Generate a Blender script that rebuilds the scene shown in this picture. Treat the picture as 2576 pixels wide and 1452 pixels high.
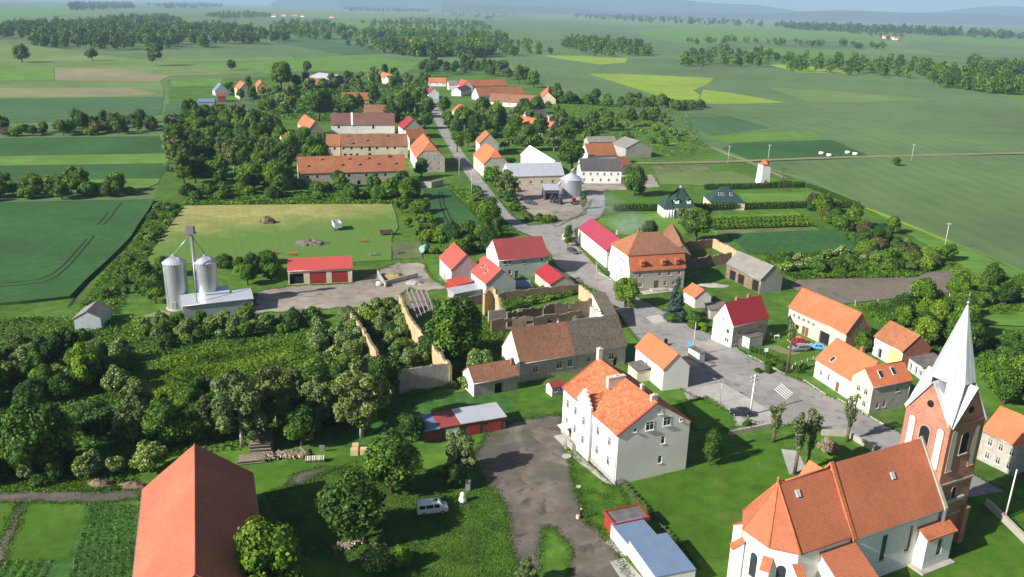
import bpy, bmesh, math, random
import numpy as np
from mathutils import Vector, Matrix, Euler
PI = math.pi
for o in list(bpy.data.objects): bpy.data.objects.remove(o)
scene = bpy.context.scene
COL = scene.collection

# ------------------------------------------------------------------ camera, sky, sun, exposure
FOC, HOR, SLOPE, CAMH = 2109.0, 20.0, 0.025, 70.0      # calibrated from verticals and horizon of the photograph (2576 px wide copy)
ROLL = math.atan(SLOPE); PITCH = math.atan((726 - HOR) * math.cos(ROLL) / FOC)
FW = np.array([0, math.cos(PITCH), -math.sin(PITCH)]); RT = np.array([1.0, 0, 0]); UP = np.cross(RT, FW)
IR = RT * math.cos(ROLL) + UP * math.sin(ROLL); IU = UP * math.cos(ROLL) - RT * math.sin(ROLL)
CAMP = np.array([0, 0, CAMH])
cd = bpy.data.cameras.new('camera'); cam = bpy.data.objects.new('camera', cd); COL.objects.link(cam)
cd.sensor_width = 36; cd.lens = 36 * FOC / 2576; cd.clip_start = 1; cd.clip_end = 60000
M = Matrix.Identity(4)
for i in range(3):
    M[i][0] = IR[i]; M[i][1] = IU[i]; M[i][2] = -FW[i]; M[i][3] = CAMP[i]
cam.matrix_world = M
scene.camera = cam
SUN_AZ, SUN_EL = math.radians(30), math.radians(31)   # direction in which shadows fall (from +X towards +Y), elevation
world = bpy.data.worlds.new('World'); scene.world = world; world.use_nodes = True
wn = world.node_tree.nodes; wl = world.node_tree.links
sky = wn.new('ShaderNodeTexSky'); sky.sky_type = 'NISHITA'; sky.sun_disc = False
sky.sun_elevation = SUN_EL; sky.sun_rotation = math.radians(270) - SUN_AZ + 0.0
sky.air_density = 1.0; sky.dust_density = 1.0; sky.ozone_density = 1.0
wl.new(sky.outputs[0], wn['Background'].inputs[0]); wn['Background'].inputs[1].default_value = 0.05
sl = bpy.data.lights.new('sun', 'SUN'); sl.energy = 5.0; sl.angle = math.radians(0.6); sl.color = (1.0, 0.95, 0.87)
so = bpy.data.objects.new('sun', sl); COL.objects.link(so)
so.rotation_euler = Vector((math.cos(SUN_AZ) * math.cos(SUN_EL), math.sin(SUN_AZ) * math.cos(SUN_EL), -math.sin(SUN_EL))).to_track_quat('-Z', 'Y').to_euler()
so.location = (-60, -30, 120)
vs = scene.view_settings; vs.view_transform = 'Standard'; vs.look = 'None'; vs.exposure = 0.8; vs.gamma = 1.0
scene.cycles.max_bounces = 5; scene.cycles.diffuse_bounces = 2; scene.cycles.glossy_bounces = 2; scene.cycles.transmission_bounces = 2
scene.cycles.volume_bounces = 0; scene.cycles.transparent_max_bounces = 4
scene.cycles.use_denoising = True
scene.render.use_persistent_data = False

# ------------------------------------------------------------------ places measured in the photograph turned into metres
TO = {1: (0, 0), 2: (858.67, 0), 3: (1717.33, 0), 4: (0, 483.6), 5: (858.67, 483.6), 6: (1717.33, 483.6), 7: (0, 967.3), 8: (858.67, 967.3)}
def t(k, x, y):
    if k == 9: return (1717.33 + x / 1.939, 702.8 + y / 1.939)
    if k == 10: return (1252.2 + x / 4.032, 562.2 + y / 4.032)
    if k == 11: return (715.6 + x / 5.682, 268.3 + y / 5.682)      # zoom on the long barns
    if k == 12: return (1162.8 + x / 5.040, 319.4 + y / 5.040)     # zoom on the silo yard
    return (TO[k][0] + x / 3, TO[k][1] + y / 3)
def ray(x, y): return FW * FOC + IR * (x - 1288) + IU * (726 - y)
def P(x, y, z=0.0):
    r = ray(x, y); return CAMP + r * ((z - CAMH) / r[2])
def depth(p): return float((np.array(p) - CAMP) @ FW)
def ppm(p): return FOC / depth(p)

# ------------------------------------------------------------------ object helpers
def tag(o, label=None, cat=None, group=None, kind=None):
    if label: o['label'] = label
    if cat: o['category'] = cat
    if group: o['group'] = group
    if kind: o['kind'] = kind
    return o
def thing(name, label, cat, loc=(0, 0, 0), rz=0.0, group=None):
    o = bpy.data.objects.new(name, None); COL.objects.link(o); o.empty_display_size = .3
    o.location = loc; o.rotation_euler = (0, 0, rz)
    return tag(o, label, cat, group)
def link(name, me, parent=None, loc=(0, 0, 0), rot=(0, 0, 0), scale=None):
    o = bpy.data.objects.new(name, me); COL.objects.link(o); o.location = loc; o.rotation_euler = rot
    if scale is not None: o.scale = scale if hasattr(scale, '__len__') else (scale,) * 3
    if parent is not None: o.parent = parent
    return o
def xform(loc=(0, 0, 0), rz=0): return Matrix.Translation(Vector(loc)) @ Matrix.Rotation(rz, 4, 'Z')

class MB:
    """collects polygons, each with metre UVs in its own plane (u level, v up the slope)"""
    def __init__(s): s.v = []; s.f = []; s.m = []; s.uv = []; s.sm = []
    def poly(s, pts, mi=0, smooth=False):
        pts = [np.array(p, float) for p in pts]; b = len(s.v)
        n = np.zeros(3)
        for i in range(len(pts)):
            a, c = pts[i], pts[(i + 1) % len(pts)]; n += np.cross(a, c)
        l = np.linalg.norm(n); n = n / l if l > 1e-12 else np.array([0, 0, 1.])
        u = np.cross([0, 0, 1.], n); lu = np.linalg.norm(u)
        u = u / lu if lu > 1e-4 else np.array([1., 0, 0]); w = np.cross(n, u)
        s.v += [tuple(p) for p in pts]; s.f.append(tuple(range(b, b + len(pts)))); s.m.append(mi); s.sm.append(smooth)
        s.uv += [(float(p @ u), float(p @ w)) for p in pts]
        return s
    def slab(s, pts, t=.15, mi=0, mi2=None):
        pts = [np.array(p, float) for p in pts]; lo = [p - [0, 0, t] for p in pts]; mi2 = mi if mi2 is None else mi2
        s.poly(pts, mi); s.poly(lo[::-1], mi2)
        for i in range(len(pts)):
            j = (i + 1) % len(pts); s.poly([pts[j], pts[i], lo[i], lo[j]], mi2)
        return s
    def box(s, c, d, rz=0, mi=0, taper=1.0, rx=0, ry=0, top=True):
        R = Euler((rx, ry, rz)).to_matrix(); c = Vector(c)
        q = [c + R @ Vector((sx * d[0] / 2 * (taper if sz > 0 else 1), sy * d[1] / 2 * (taper if sz > 0 else 1), sz * d[2] / 2)) for sz in (-1, 1) for sx, sy in ((-1, -1), (1, -1), (1, 1), (-1, 1))]
        for f in ((3, 2, 1, 0), (4, 5, 6, 7), (0, 1, 5, 4), (1, 2, 6, 5), (2, 3, 7, 6), (3, 0, 4, 7)): s.poly([q[i] for i in f], mi)
        return s
    def bx(s, x0, x1, y0, y1, z0, z1, mi=0): return s.box(((x0 + x1) / 2, (y0 + y1) / 2, (z0 + z1) / 2), (x1 - x0, y1 - y0, z1 - z0), 0, mi)
    def prism(s, pts2, z0, z1, mi=0):
        a = [(p[0], p[1], z0) for p in pts2]; b = [(p[0], p[1], z1) for p in pts2]; n = len(a)
        s.poly(b, mi); s.poly(a[::-1], mi)
        for i in range(n): s.poly([a[i], a[(i + 1) % n], b[(i + 1) % n], b[i]], mi)
        return s
    def tube(s, p0, p1, r0, r1=None, n=8, mi=0, cap=True, smooth=True):
        p0 = Vector(p0); p1 = Vector(p1); r1 = r0 if r1 is None else r1; d = (p1 - p0).normalized()
        a = d.orthogonal().normalized(); b = d.cross(a)
        A = [p0 + (a * math.cos(2 * PI * i / n) + b * math.sin(2 * PI * i / n)) * r0 for i in range(n)]
        B = [p1 + (a * math.cos(2 * PI * i / n) + b * math.sin(2 * PI * i / n)) * r1 for i in range(n)]
        for i in range(n): s.poly([A[i], A[(i + 1) % n], B[(i + 1) % n], B[i]], mi, smooth)
        if cap: s.poly(A[::-1], mi); s.poly(B, mi)
        return s
    def lathe(s, prof, n=16, c=(0, 0), mi=0, smooth=True):
        for (r0, z0), (r1, z1) in zip(prof, prof[1:]):
            for i in range(n):
                a0, a1 = 2 * PI * i / n, 2 * PI * (i + 1) / n
                q = [(c[0] + r0 * math.cos(a0), c[1] + r0 * math.sin(a0), z0), (c[0] + r0 * math.cos(a1), c[1] + r0 * math.sin(a1), z0), (c[0] + r1 * math.cos(a1), c[1] + r1 * math.sin(a1), z1), (c[0] + r1 * math.cos(a0), c[1] + r1 * math.sin(a0), z1)]
                if r1 < 1e-6: q = q[:3]
                elif r0 < 1e-6: q = [q[0], q[2], q[3]]
                s.poly(q, mi, smooth)
        return s
    def mesh(s, name, mats):
        me = bpy.data.meshes.new(name); me.from_pydata(s.v, [], s.f)
        if not isinstance(mats, (list, tuple)): mats = [mats]
        for m in mats: me.materials.append(m)
        me.polygons.foreach_set('material_index', s.m); me.polygons.foreach_set('use_smooth', s.sm)
        uvl = me.uv_layers.new(name='UVMap'); uvl.data.foreach_set('uv', np.array(s.uv, np.float32).ravel())
        if any(s.sm):
            bm = bmesh.new(); bm.from_mesh(me); bmesh.ops.remove_doubles(bm, verts=bm.verts, dist=1e-4); bm.to_mesh(me); bm.free()
        me.update(); return me
    def build(s, name, mats, parent=None, loc=(0, 0, 0), rot=(0, 0, 0)): return link(name, s.mesh(name, mats), parent, loc, rot)

# ------------------------------------------------------------------ procedural materials
MATS = {}
def nodes(name):
    m = bpy.data.materials.new(name); m.use_nodes = True; nt = m.node_tree
    return m, nt, nt.nodes, nt.links, nt.nodes['Principled BSDF']
def ramp(nt, stops):
    r = nt.nodes.new('ShaderNodeValToRGB'); e = r.color_ramp.elements
    while len(e) < len(stops): e.new(.5)
    for i, (p, c) in enumerate(stops): e[i].position = p; e[i].color = (*c, 1)
    return r
def mul(c, k): return tuple(min(1, max(0, x * k)) for x in c)
def mixc(nt, a, b, fac, mode='MIX'):
    n = nt.nodes.new('ShaderNodeMix'); n.data_type = 'RGBA'; n.blend_type = mode
    for s, v in ((0, fac), (6, a), (7, b)):
        if isinstance(v, (int, float)): n.inputs[s].default_value = v
        elif isinstance(v, tuple): n.inputs[s].default_value = (*v, 1)
        else: nt.links.new(v, n.inputs[s])
    return n.outputs[2]
def noise(nt, vec, scale, detail=5, rough=.6, dist=0):
    n = nt.nodes.new('ShaderNodeTexNoise'); n.inputs['Scale'].default_value = scale; n.inputs['Detail'].default_value = detail
    n.inputs['Roughness'].default_value = rough; n.inputs['Distortion'].default_value = dist; nt.links.new(vec, n.inputs['Vector']); return n.outputs['Fac']
def wpos(nt): return nt.nodes.new('ShaderNodeNewGeometry').outputs['Position']
def uvc(nt):
    n = nt.nodes.new('ShaderNodeUVMap'); n.uv_map = 'UVMap'; return n.outputs[0]
def mapping(nt, vec, scale=(1, 1, 1), rz=0):
    n = nt.nodes.new('ShaderNodeMapping'); n.inputs['Scale'].default_value = scale; n.inputs['Rotation'].default_value = (0, 0, rz); nt.links.new(vec, n.inputs[0]); return n.outputs[0]
def bump(nt, h, bsdf, strength=.4, dist=.05):
    b = nt.nodes.new('ShaderNodeBump'); b.inputs['Strength'].default_value = strength; b.inputs['Distance'].default_value = dist
    nt.links.new(h, b.inputs['Height']); nt.links.new(b.outputs[0], bsdf.inputs['Normal'])
def surf(name, stops, scale=.6, big=.05, bigamt=.25, rough=.9, detail=6, bumpk=.3, bumps=3.0, metallic=0.0, rows=None, patches=None, spec=.3, brick=None, streak=0, dist=0, grad=None):
    """weathered surface: noise ramp x large blotches; brick=(w,h,mortar,contrast) adds courses in UV metres; rows=(spacing,angle,amt) adds drilled rows"""
    if name in MATS: return MATS[name]
    m, nt, N, L, b = nodes(name); p = wpos(nt)
    n1 = noise(nt, p, scale, detail, .62, dist); r = ramp(nt, stops); L.new(n1, r.inputs[0]); c = r.outputs[0]
    if big:
        n2 = noise(nt, p, big, 3, .55); rr = ramp(nt, [(.3, (1 - bigamt,) * 3), (.7, (1 + bigamt,) * 3)]); L.new(n2, rr.inputs[0]); c = mixc(nt, c, rr.outputs[0], 1.0, 'MULTIPLY')
    h = noise(nt, p, bumps, 4, .6)
    if patches:
        for (sc, lo, hi, col) in patches:
            n3 = noise(nt, p, sc, 5, .6, .6); r3 = ramp(nt, [(lo, (0, 0, 0)), (hi, (1, 1, 1))]); L.new(n3, r3.inputs[0]); c = mixc(nt, c, col, r3.outputs[0])
    if grad:
        (ax, ay), (bx_, by_), gcol = grad; dx, dy = bx_ - ax, by_ - ay; l2 = dx * dx + dy * dy
        dp = N.new('ShaderNodeVectorMath'); dp.operation = 'DOT_PRODUCT'; L.new(p, dp.inputs[0]); dp.inputs[1].default_value = (dx / l2, dy / l2, 0)
        ad = N.new('ShaderNodeMath'); ad.operation = 'ADD'; L.new(dp.outputs['Value'], ad.inputs[0]); ad.inputs[1].default_value = -(ax * dx + ay * dy) / l2 - .35
        mm_ = N.new('ShaderNodeMath'); mm_.operation = 'MULTIPLY_ADD'; L.new(noise(nt, p, .09, 6, .65), mm_.inputs[0]); mm_.inputs[1].default_value = .9; L.new(ad.outputs[0], mm_.inputs[2])
        rg = ramp(nt, [(.3, (0, 0, 0)), (.75, (1, 1, 1))]); L.new(mm_.outputs[0], rg.inputs[0]); c = mixc(nt, c, gcol, rg.outputs[0])
    if streak:
        n4 = noise(nt, mapping(nt, uvc(nt), (3.0, .35, 1)), 1.0, 4, .6); r4 = ramp(nt, [(.35, (1 - streak,) * 3), (.62, (1, 1, 1))]); L.new(n4, r4.inputs[0]); c = mixc(nt, c, r4.outputs[0], 1.0, 'MULTIPLY')
    if brick:
        w_, h_, mo, k = brick; bt = N.new('ShaderNodeTexBrick'); L.new(uvc(nt), bt.inputs['Vector'])
        bt.inputs['Scale'].default_value = 1; bt.inputs['Brick Width'].default_value = w_; bt.inputs['Row Height'].default_value = h_; bt.inputs['Mortar Size'].default_value = mo
        bt.inputs['Color1'].default_value = (1 - k,) * 3 + (1,); bt.inputs['Color2'].default_value = (1 + k * .6,) * 3 + (1,); bt.inputs['Mortar'].default_value = (.55,) * 3 + (1,)
        c = mixc(nt, c, bt.outputs['Color'], 1.0, 'MULTIPLY'); h = bt.outputs['Fac']
    if rows:
        sp, an, am = rows; wv = N.new('ShaderNodeTexWave'); wv.inputs['Scale'].default_value = 1; wv.inputs['Distortion'].default_value = 1.2; wv.inputs['Detail'].default_value = 2
        wv.inputs['Detail Scale'].default_value = .4; L.new(mapping(nt, p, (.31 / sp,) * 3, an), wv.inputs['Vector'])
        rw = ramp(nt, [(0, (1 - am,) * 3), (1, (1 + am,) * 3)]); L.new(wv.outputs['Fac'], rw.inputs[0]); c = mixc(nt, c, rw.outputs[0], 1.0, 'MULTIPLY')
    L.new(c, b.inputs['Base Color']); b.inputs['Roughness'].default_value = rough; b.inputs['Metallic'].default_value = metallic
    b.inputs['Specular IOR Level'].default_value = spec
    if bumpk: bump(nt, h, b, bumpk, .04)
    MATS[name] = m; return m
def paint(name, col, rough=.5, metallic=0.0, var=.12, spec=.4):
    return surf(name, [(.3, mul(col, 1 - var)), (.7, mul(col, 1 + var))], 1.2, .2, .1, rough, 4, .08, 6, metallic, spec=spec)
def tiles(name, col, dark, k=.22, moss=None, w=.22, h=.3):
    pt = [(.35, .56, .74, moss)] if moss else None
    return surf(name, [(.28, dark), (.5, col), (.75, mul(col, 1.12))], 1.6, .12, .13, .85, 6, .35, 3, patches=pt, brick=(w, h, .025, k))
def corr(name, col, pitch=.25, metallic=.6, rough=.42, var=.08, am=.12):
    """profiled sheet: ribs run up the slope"""
    if name in MATS: return MATS[name]
    m, nt, N, L, b = nodes(name); p = wpos(nt); u = uvc(nt)
    wv = N.new('ShaderNodeTexWave'); wv.bands_direction = 'X'; wv.inputs['Scale'].default_value = 1; L.new(mapping(nt, u, (.31 / pitch, 0, 0)), wv.inputs['Vector'])
    n1 = noise(nt, p, .5, 5); r = ramp(nt, [(.3, mul(col, 1 - var)), (.7, mul(col, 1 + var))]); L.new(n1, r.inputs[0])
    rw = ramp(nt, [(0, (1 - am,) * 3), (.5, (1 + am,) * 3)]); L.new(wv.outputs['Fac'], rw.inputs[0])
    L.new(mixc(nt, r.outputs[0], rw.outputs[0], 1.0, 'MULTIPLY'), b.inputs['Base Color'])
    b.inputs['Metallic'].default_value = metallic; b.inputs['Roughness'].default_value = rough; bump(nt, wv.outputs['Fac'], b, .25, .03)
    MATS[name] = m; return m
def leafmat(name, lo, mid, hi, accent=None, cut=.93):
    if name in MATS: return MATS[name]
    m, nt, N, L, b = nodes(name)
    at = N.new('ShaderNodeAttribute'); at.attribute_name = 'tone'; oi = N.new('ShaderNodeObjectInfo')
    st = [(0, lo), (.45, mid), (.9, hi)] + ([(cut, hi), (cut + .01, accent)] if accent else [])
    r = ramp(nt, st); L.new(at.outputs['Fac'], r.inputs[0])
    rr = ramp(nt, [(0, (.72, .78, .75)), (.5, (1, 1, 1)), (1, (1.28, 1.14, .9))]); L.new(oi.outputs['Random'], rr.inputs[0])
    c = mixc(nt, r.outputs[0], rr.outputs[0], 1.0, 'MULTIPLY')
    L.new(c, b.inputs['Base Color']); b.inputs['Roughness'].default_value = .65; b.inputs['Specular IOR Level'].default_value = .25
    tr = N.new('ShaderNodeBsdfTranslucent'); L.new(mixc(nt, c, (1.3, 1.35, .6), 1.0, 'MULTIPLY'), tr.inputs[0])
    ms = N.new('ShaderNodeMixShader'); ms.inputs[0].default_value = .22; L.new(b.outputs[0], ms.inputs[1]); L.new(tr.outputs[0], ms.inputs[2])
    L.new(ms.outputs[0], N['Material Output'].inputs['Surface']); MATS[name] = m; return m
# ------------------------------------------------------------------ ground
rng = random.Random(7)
GS = dict(rough_grass=1.2, mown_lawn=.98, weedy_ground=1.4, dense_green_crop=1.35, bluish_crop=1.4, muted_green_crop=1.45, light_green_crop=1.1, yellow_green_rape=1.2, olive_meadow=1.45, bare_tan_field=1.35, mown_hay_meadow=1.2, ploughed_soil=1.3, worn_dirt_yard=.68, old_light_asphalt=1.2, weathered_concrete=1.2, garden_bed=1.3, distant_farmland=1.4)
def G(name, st, **k):
    g = GS.get(name, 1.0); k['patches'] = [(a, b, c, mul(d, g)) for a, b, c, d in k['patches']] if k.get('patches') else None
    return surf(name, [(p, mul(c, g)) for p, c in st], **k)
m_grass = G('rough_grass', [(.25, (.024, .062, .005)), (.5, (.052, .12, .009)), (.72, (.095, .165, .02))], scale=.35, big=.03, bigamt=.3, bumpk=.9, bumps=1.6, patches=[(.09, .6, .8, (.12, .14, .045))])
m_lawn = G('mown_lawn', [(.25, (.038, .105, .004)), (.5, (.058, .145, .006)), (.75, (.085, .175, .012))], scale=.5, big=.06, bigamt=.2, bumpk=.6, bumps=4, patches=[(.14, .55, .75, (.12, .15, .035)), (.5, .64, .74, (.06, .11, .012))])
m_weed = G('weedy_ground', [(.25, (.012, .045, .006)), (.5, (.03, .09, .012)), (.75, (.06, .13, .02))], scale=.6, big=.08, bigamt=.3, bumpk=1, bumps=1.2)
m_crop = G('dense_green_crop', [(.3, (.018, .06, .013)), (.7, (.028, .085, .019))], scale=.3, big=.025, bigamt=.22, bumpk=.5, bumps=5, rows=(3.1, .5, .05))
m_cropb = G('bluish_crop', [(.3, (.03, .076, .026)), (.7, (.044, .102, .036))], scale=.1, big=.01, bigamt=.16, bumpk=.3, rows=(9, -.05, .05))
m_crops = G('muted_green_crop', [(.3, (.054, .098, .034)), (.7, (.078, .126, .045))], scale=.05, big=.006, bigamt=.2, bumpk=.2, rows=(9, -.02, .05), patches=[(.012, .55, .75, (.075, .115, .04))])  # muted green of the crop itself
m_light = G('light_green_crop', [(.3, (.075, .17, .02)), (.7, (.11, .21, .03))], scale=.12, big=.03, bigamt=.15, bumpk=.3, rows=(4, 1.5, .06))
m_rape = G('yellow_green_rape', [(.3, (.15, .24, .02)), (.7, (.21, .28, .028))], scale=.06, big=.015, bigamt=.12, bumpk=.3)
m_olive = G('olive_meadow', [(.3, (.07, .12, .028)), (.7, (.11, .15, .045))], scale=.05, big=.008, bigamt=.2, bumpk=.2)
m_tan = G('bare_tan_field', [(.3, (.13, .13, .06)), (.7, (.19, .175, .095))], scale=.06, big=.01, bigamt=.15, bumpk=.2)
HA, HB = P(640, 520)[:2], P(800, 620)[:2]
m_hay = G('mown_hay_meadow', [(.25, (.17, .19, .05)), (.5, (.25, .235, .075)), (.75, (.31, .275, .11))], scale=.25, big=.04, bigamt=.2, bumpk=.4, rows=(2.2, -.35, .03), grad=(HA, HB, (.1, .19, .03)))
m_soil = G('ploughed_soil', [(.3, (.105, .085, .07)), (.7, (.15, .125, .105))], scale=.5, big=.05, bigamt=.18, bumpk=.9, bumps=2, rows=(.8, .25, .1), patches=[(.12, .56, .7, (.06, .1, .03))])
m_dirt = G('worn_dirt_yard', [(.25, (.13, .105, .085)), (.5, (.2, .17, .14)), (.75, (.28, .245, .205))], scale=.35, big=.07, bigamt=.28, bumpk=.7, bumps=2, patches=[(.2, .56, .66, (.085, .07, .06)), (.55, .62, .68, (.12, .1, .085)), (.12, .6, .7, (.085, .12, .035)), (.1, .5, .62, (.13, .13, .105))])
m_yard = G('pale_dry_yard', [(.25, (.2, .175, .145)), (.5, (.29, .25, .21)), (.75, (.36, .32, .27))], scale=.3, big=.06, bigamt=.25, bumpk=.5, bumps=2, patches=[(.16, .56, .68, (.15, .125, .1)), (.3, .66, .72, (.1, .13, .04))])
m_road = G('old_light_asphalt', [(.3, (.2, .19, .178)), (.7, (.265, .25, .235))], scale=.5, big=.06, bigamt=.16, bumpk=.25, bumps=8, patches=[(.14, .54, .6, (.19, .18, .17)), (.3, .6, .63, (.15, .145, .14)), (.07, .58, .7, (.29, .265, .245)), (.9, .66, .7, (.12, .115, .11))])
m_conc = G('weathered_concrete', [(.3, (.27, .255, .235)), (.7, (.36, .34, .315))], scale=.8, big=.1, bigamt=.2, bumpk=.3, bumps=6)
m_white = paint('white_road_paint', (.72, .72, .7), .7)
m_bed = G('garden_bed', [(.3, (.05, .09, .02)), (.7, (.13, .13, .06))], scale=.5, big=.1, bigamt=.3, bumpk=.8, rows=(1.2, 1.45, .2))
m_far = G('distant_farmland', [(.3, (.045, .09, .028)), (.5, (.07, .12, .036)), (.7, (.105, .15, .05))], scale=.004, big=.0012, bigamt=.25, bumpk=0, detail=3)

def resample(pts, seg, jit, seed=0):
    r = random.Random(seed); out = []
    for i in range(len(pts)):
        a, b = np.array(pts[i]), np.array(pts[(i + 1) % len(pts)]); d = b - a; L = np.linalg.norm(d); n = max(1, min(60, int(L / seg)))
        nn = np.array([-d[1], d[0]]) / max(L, 1e-6)
        for k in range(n):
            q = a + d * k / n
            if jit and k: q = q + nn * r.uniform(-jit, jit)
            out.append(q)
    return out
def sheet(name, px, mat, z=.01, h=0.0, jit=0.0, seg=4.0, label=None, parent=None, world=False, cat=None):
    pts = [tuple(p) if world else tuple(P(*p)[:2]) for p in px]
    q = resample(pts, seg, jit, len(px) * 7 + int(px[0][0]))
    area = sum(q[i][0] * q[(i + 1) % len(q)][1] - q[(i + 1) % len(q)][0] * q[i][1] for i in range(len(q)))
    if area < 0: q = q[::-1]
    bm = bmesh.new(); vs_ = [bm.verts.new((p[0], p[1], z + h)) for p in q]; f = bm.faces.new(vs_)
    if h > 0:
        lo = [bm.verts.new((p[0], p[1], -.15)) for p in q]; n = len(q)
        for i in range(n): bm.faces.new((vs_[(i + 1) % n], vs_[i], lo[i], lo[(i + 1) % n]))
    bm.normal_update()
    bmesh.ops.triangulate(bm, faces=[f])
    qa = np.array(q); lo_, hi_ = qa.min(0), qa.max(0); ext = max(hi_ - lo_)
    if ext > 80:      # keep triangles small so that thin layers stay apart
        for ax in (0, 1):
            st = max(40.0, (hi_[ax] - lo_[ax]) / 24)
            cuts = np.arange(lo_[ax] + st, hi_[ax] - 1, st)
            for c_ in cuts:
                co_ = (c_, 0, 0) if ax == 0 else (0, c_, 0); no_ = (1, 0, 0) if ax == 0 else (0, 1, 0)
                bmesh.ops.bisect_plane(bm, geom=bm.verts[:] + bm.edges[:] + bm.faces[:], plane_co=co_, plane_no=no_, dist=1e-5)
        bmesh.ops.triangulate(bm, faces=bm.faces[:])
    me = bpy.data.meshes.new(name); bm.to_mesh(me); bm.free(); me.materials.append(mat)
    uvl = me.uv_layers.new(name='UVMap'); co = np.zeros(len(me.vertices) * 3); me.vertices.foreach_get('co', co); co = co.reshape(-1, 3)
    li = np.zeros(len(me.loops), int); me.loops.foreach_get('vertex_index', li); uvl.data.foreach_set('uv', co[li, :2].astype(np.float32).ravel())
    o = link(name, me, parent)
    if parent is None: tag(o, label, None, None, 'structure')
    return o
def strip(name, px, width, mat, z, world=False, jit=0, parent=None):
    c = [np.array(p) if world else P(*p)[:2] for p in px]; l = []; r = []
    for i, p in enumerate(c):
        d = c[min(i + 1, len(c) - 1)] - c[max(i - 1, 0)]; d = d / np.linalg.norm(d); n = np.array([-d[1], d[0]]); w = width[i] if hasattr(width, '__len__') else width
        l.append(p + n * w / 2); r.append(p - n * w / 2)
    return sheet(name, [tuple(p) for p in l + r[::-1]], mat, z, 0, jit, 5, world=True, parent=parent)

R_ = 26000
xs_ = sorted({s_ * v_ for v_ in (0, 50, 100, 150, 200, 250, 300, 400, 500, 650, 800, 1000, 1300, 1700, 2200, 3000, 4000, 6000, 9000, 13000, 19000, R_) for s_ in (-1, 1)})
ys_ = [-400, -200, -50] + [v_ for v_ in xs_ if v_ >= 0]
gm = bpy.data.meshes.new('ground'); nx = len(xs_); gm.from_pydata([(x_, y_, -.12) for y_ in ys_ for x_ in xs_], [], [(j * nx + i, j * nx + i + 1, (j + 1) * nx + i + 1, (j + 1) * nx + i) for j in range(len(ys_) - 1) for i in range(nx - 1)])
gm.materials.append(m_far); tag(link('ground', gm), None, None, None, 'structure')
# rough grass of the village and its outskirts
sheet('village_grass', [(-420, 1500), (2990, 1500), (2576, 690), (2390, 590), (2170, 515), (2020, 455), (1880, 405), (1700, 330), (1560, 270), (1400, 235), (1340, 185), (1060, 150), (860, 165), (640, 195), (420, 200), (430, 300), (420, 340), (390, 505), (0, 760), (-420, 900)], m_grass, .01, jit=.5, seg=12)
# far fields, each a low slab of crop
FZ = [0.02]
def field(px, mat, name='field', h=.02, jit=.6):
    FZ[0] += .004; return sheet(name, px, mat, FZ[0], h, jit, 14)
# left side
field([(-300, 252), (412, 243), (405, 288), (300, 300), (-300, 322)], m_cropb)
field([(-300, 212), (408, 205), (412, 243), (-300, 252)], m_olive)
field([(-300, 222), (330, 222), (400, 236), (280, 243), (-300, 246)], m_tan)
field([(-300, 164), (134, 167), (137, 203), (-300, 205)], m_light)
field([(138, 170), (300, 172), (430, 190), (400, 205), (139, 203)], m_tan)
field([(-300, 104), (0, 102), (110, 118), (240, 138), (420, 157), (640, 170), (640, 186), (430, 192), (300, 172), (138, 168), (-300, 163)], m_olive)
field([(415, 262), (640, 262), (640, 305), (412, 300)], m_cropb)
field([(432, 200), (560, 198), (555, 216), (430, 218)], m_light)
field([(430, 222), (545, 218), (540, 250), (425, 252)], m_lawn)
field([(-300, 352), (437, 342), (435, 388), (-300, 398)], m_crop)
field([(-300, 399), (435, 386), (428, 411), (-300, 420)], m_light)
field([(-300, 421), (427, 412), (404, 448), (-300, 462)], m_crop)
field([(-300, 463), (403, 449), (398, 462), (330, 488), (0, 470)], m_light)
field([(405, 160), (600, 157), (760, 146), (900, 140), (1055, 157), (1020, 186), (930, 182), (780, 178), (680, 184), (560, 170)], m_light)
field([(420, 157), (420, 145), (735, 143), (740, 149), (600, 155)], m_olive)
field([(330, 140), (460, 122), (640, 122), (740, 138), (735, 143), (470, 148)], m_crops)
field([(-300, 42), (90, 18), (215, 12), (215, 35), (100, 42), (-300, 60)], m_light)
field([(480, 58), (530, 35), (690, 42), (720, 60), (620, 70)], m_crops)
field([(600, 22), (700, 22), (1100, 32), (1060, 40), (880, 50), (700, 38)], m_olive)
field([(680, 105), (740, 95), (880, 110), (1000, 135), (860, 138)], m_cropb)
# right side
field([(1040, 152), (1330, 140), (1720, 148), (2320, 205), (2576, 225), (3300, 270), (3300, 440), (2576, 386), (1884, 405), (1700, 330), (1560, 262), (1400, 235), (1320, 180)], m_crops)
field([(1325, 138), (1230, 62), (1290, 48), (1440, 60), (1900, 90), (1790, 118), (1700, 145)], m_crops)
field([(1700, 108), (1580, 78), (1800, 62), (2150, 82), (2180, 92), (1800, 110)], m_light)
field([(1300, 42), (1440, 38), (2100, 60), (2140, 74), (1700, 66)], m_olive)
field([(2100, 76), (2576, 96), (3300, 130), (3300, 170), (2576, 130), (2300, 108)], m_light)
field([(2290, 100), (2576, 120), (2576, 160), (2380, 138), (2280, 118)], m_crops)
field([(1352, 139), (1460, 141), (1580, 147), (1572, 158), (1508, 163)], m_rape)
field([(1480, 186), (1560, 186), (1795, 197), (1780, 212), (1742, 228), (1762, 240), (1756, 252), (1690, 252)], m_rape)
field([(1768, 226), (1850, 236), (1972, 258), (1880, 261), (1778, 261), (1760, 250)], m_rape)
field([(1930, 222), (2080, 226), (2350, 252), (2150, 258), (2030, 254)], m_olive)
field([(1935, 162), (2100, 170), (2140, 185), (2000, 182)], m_rape)
field([(2380, 158), (2576, 178), (2560, 192), (2380, 180)], m_light)
field([(1720, 296), (1834, 293), (1940, 322), (1790, 343), (1730, 320)], m_cropb)
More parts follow.
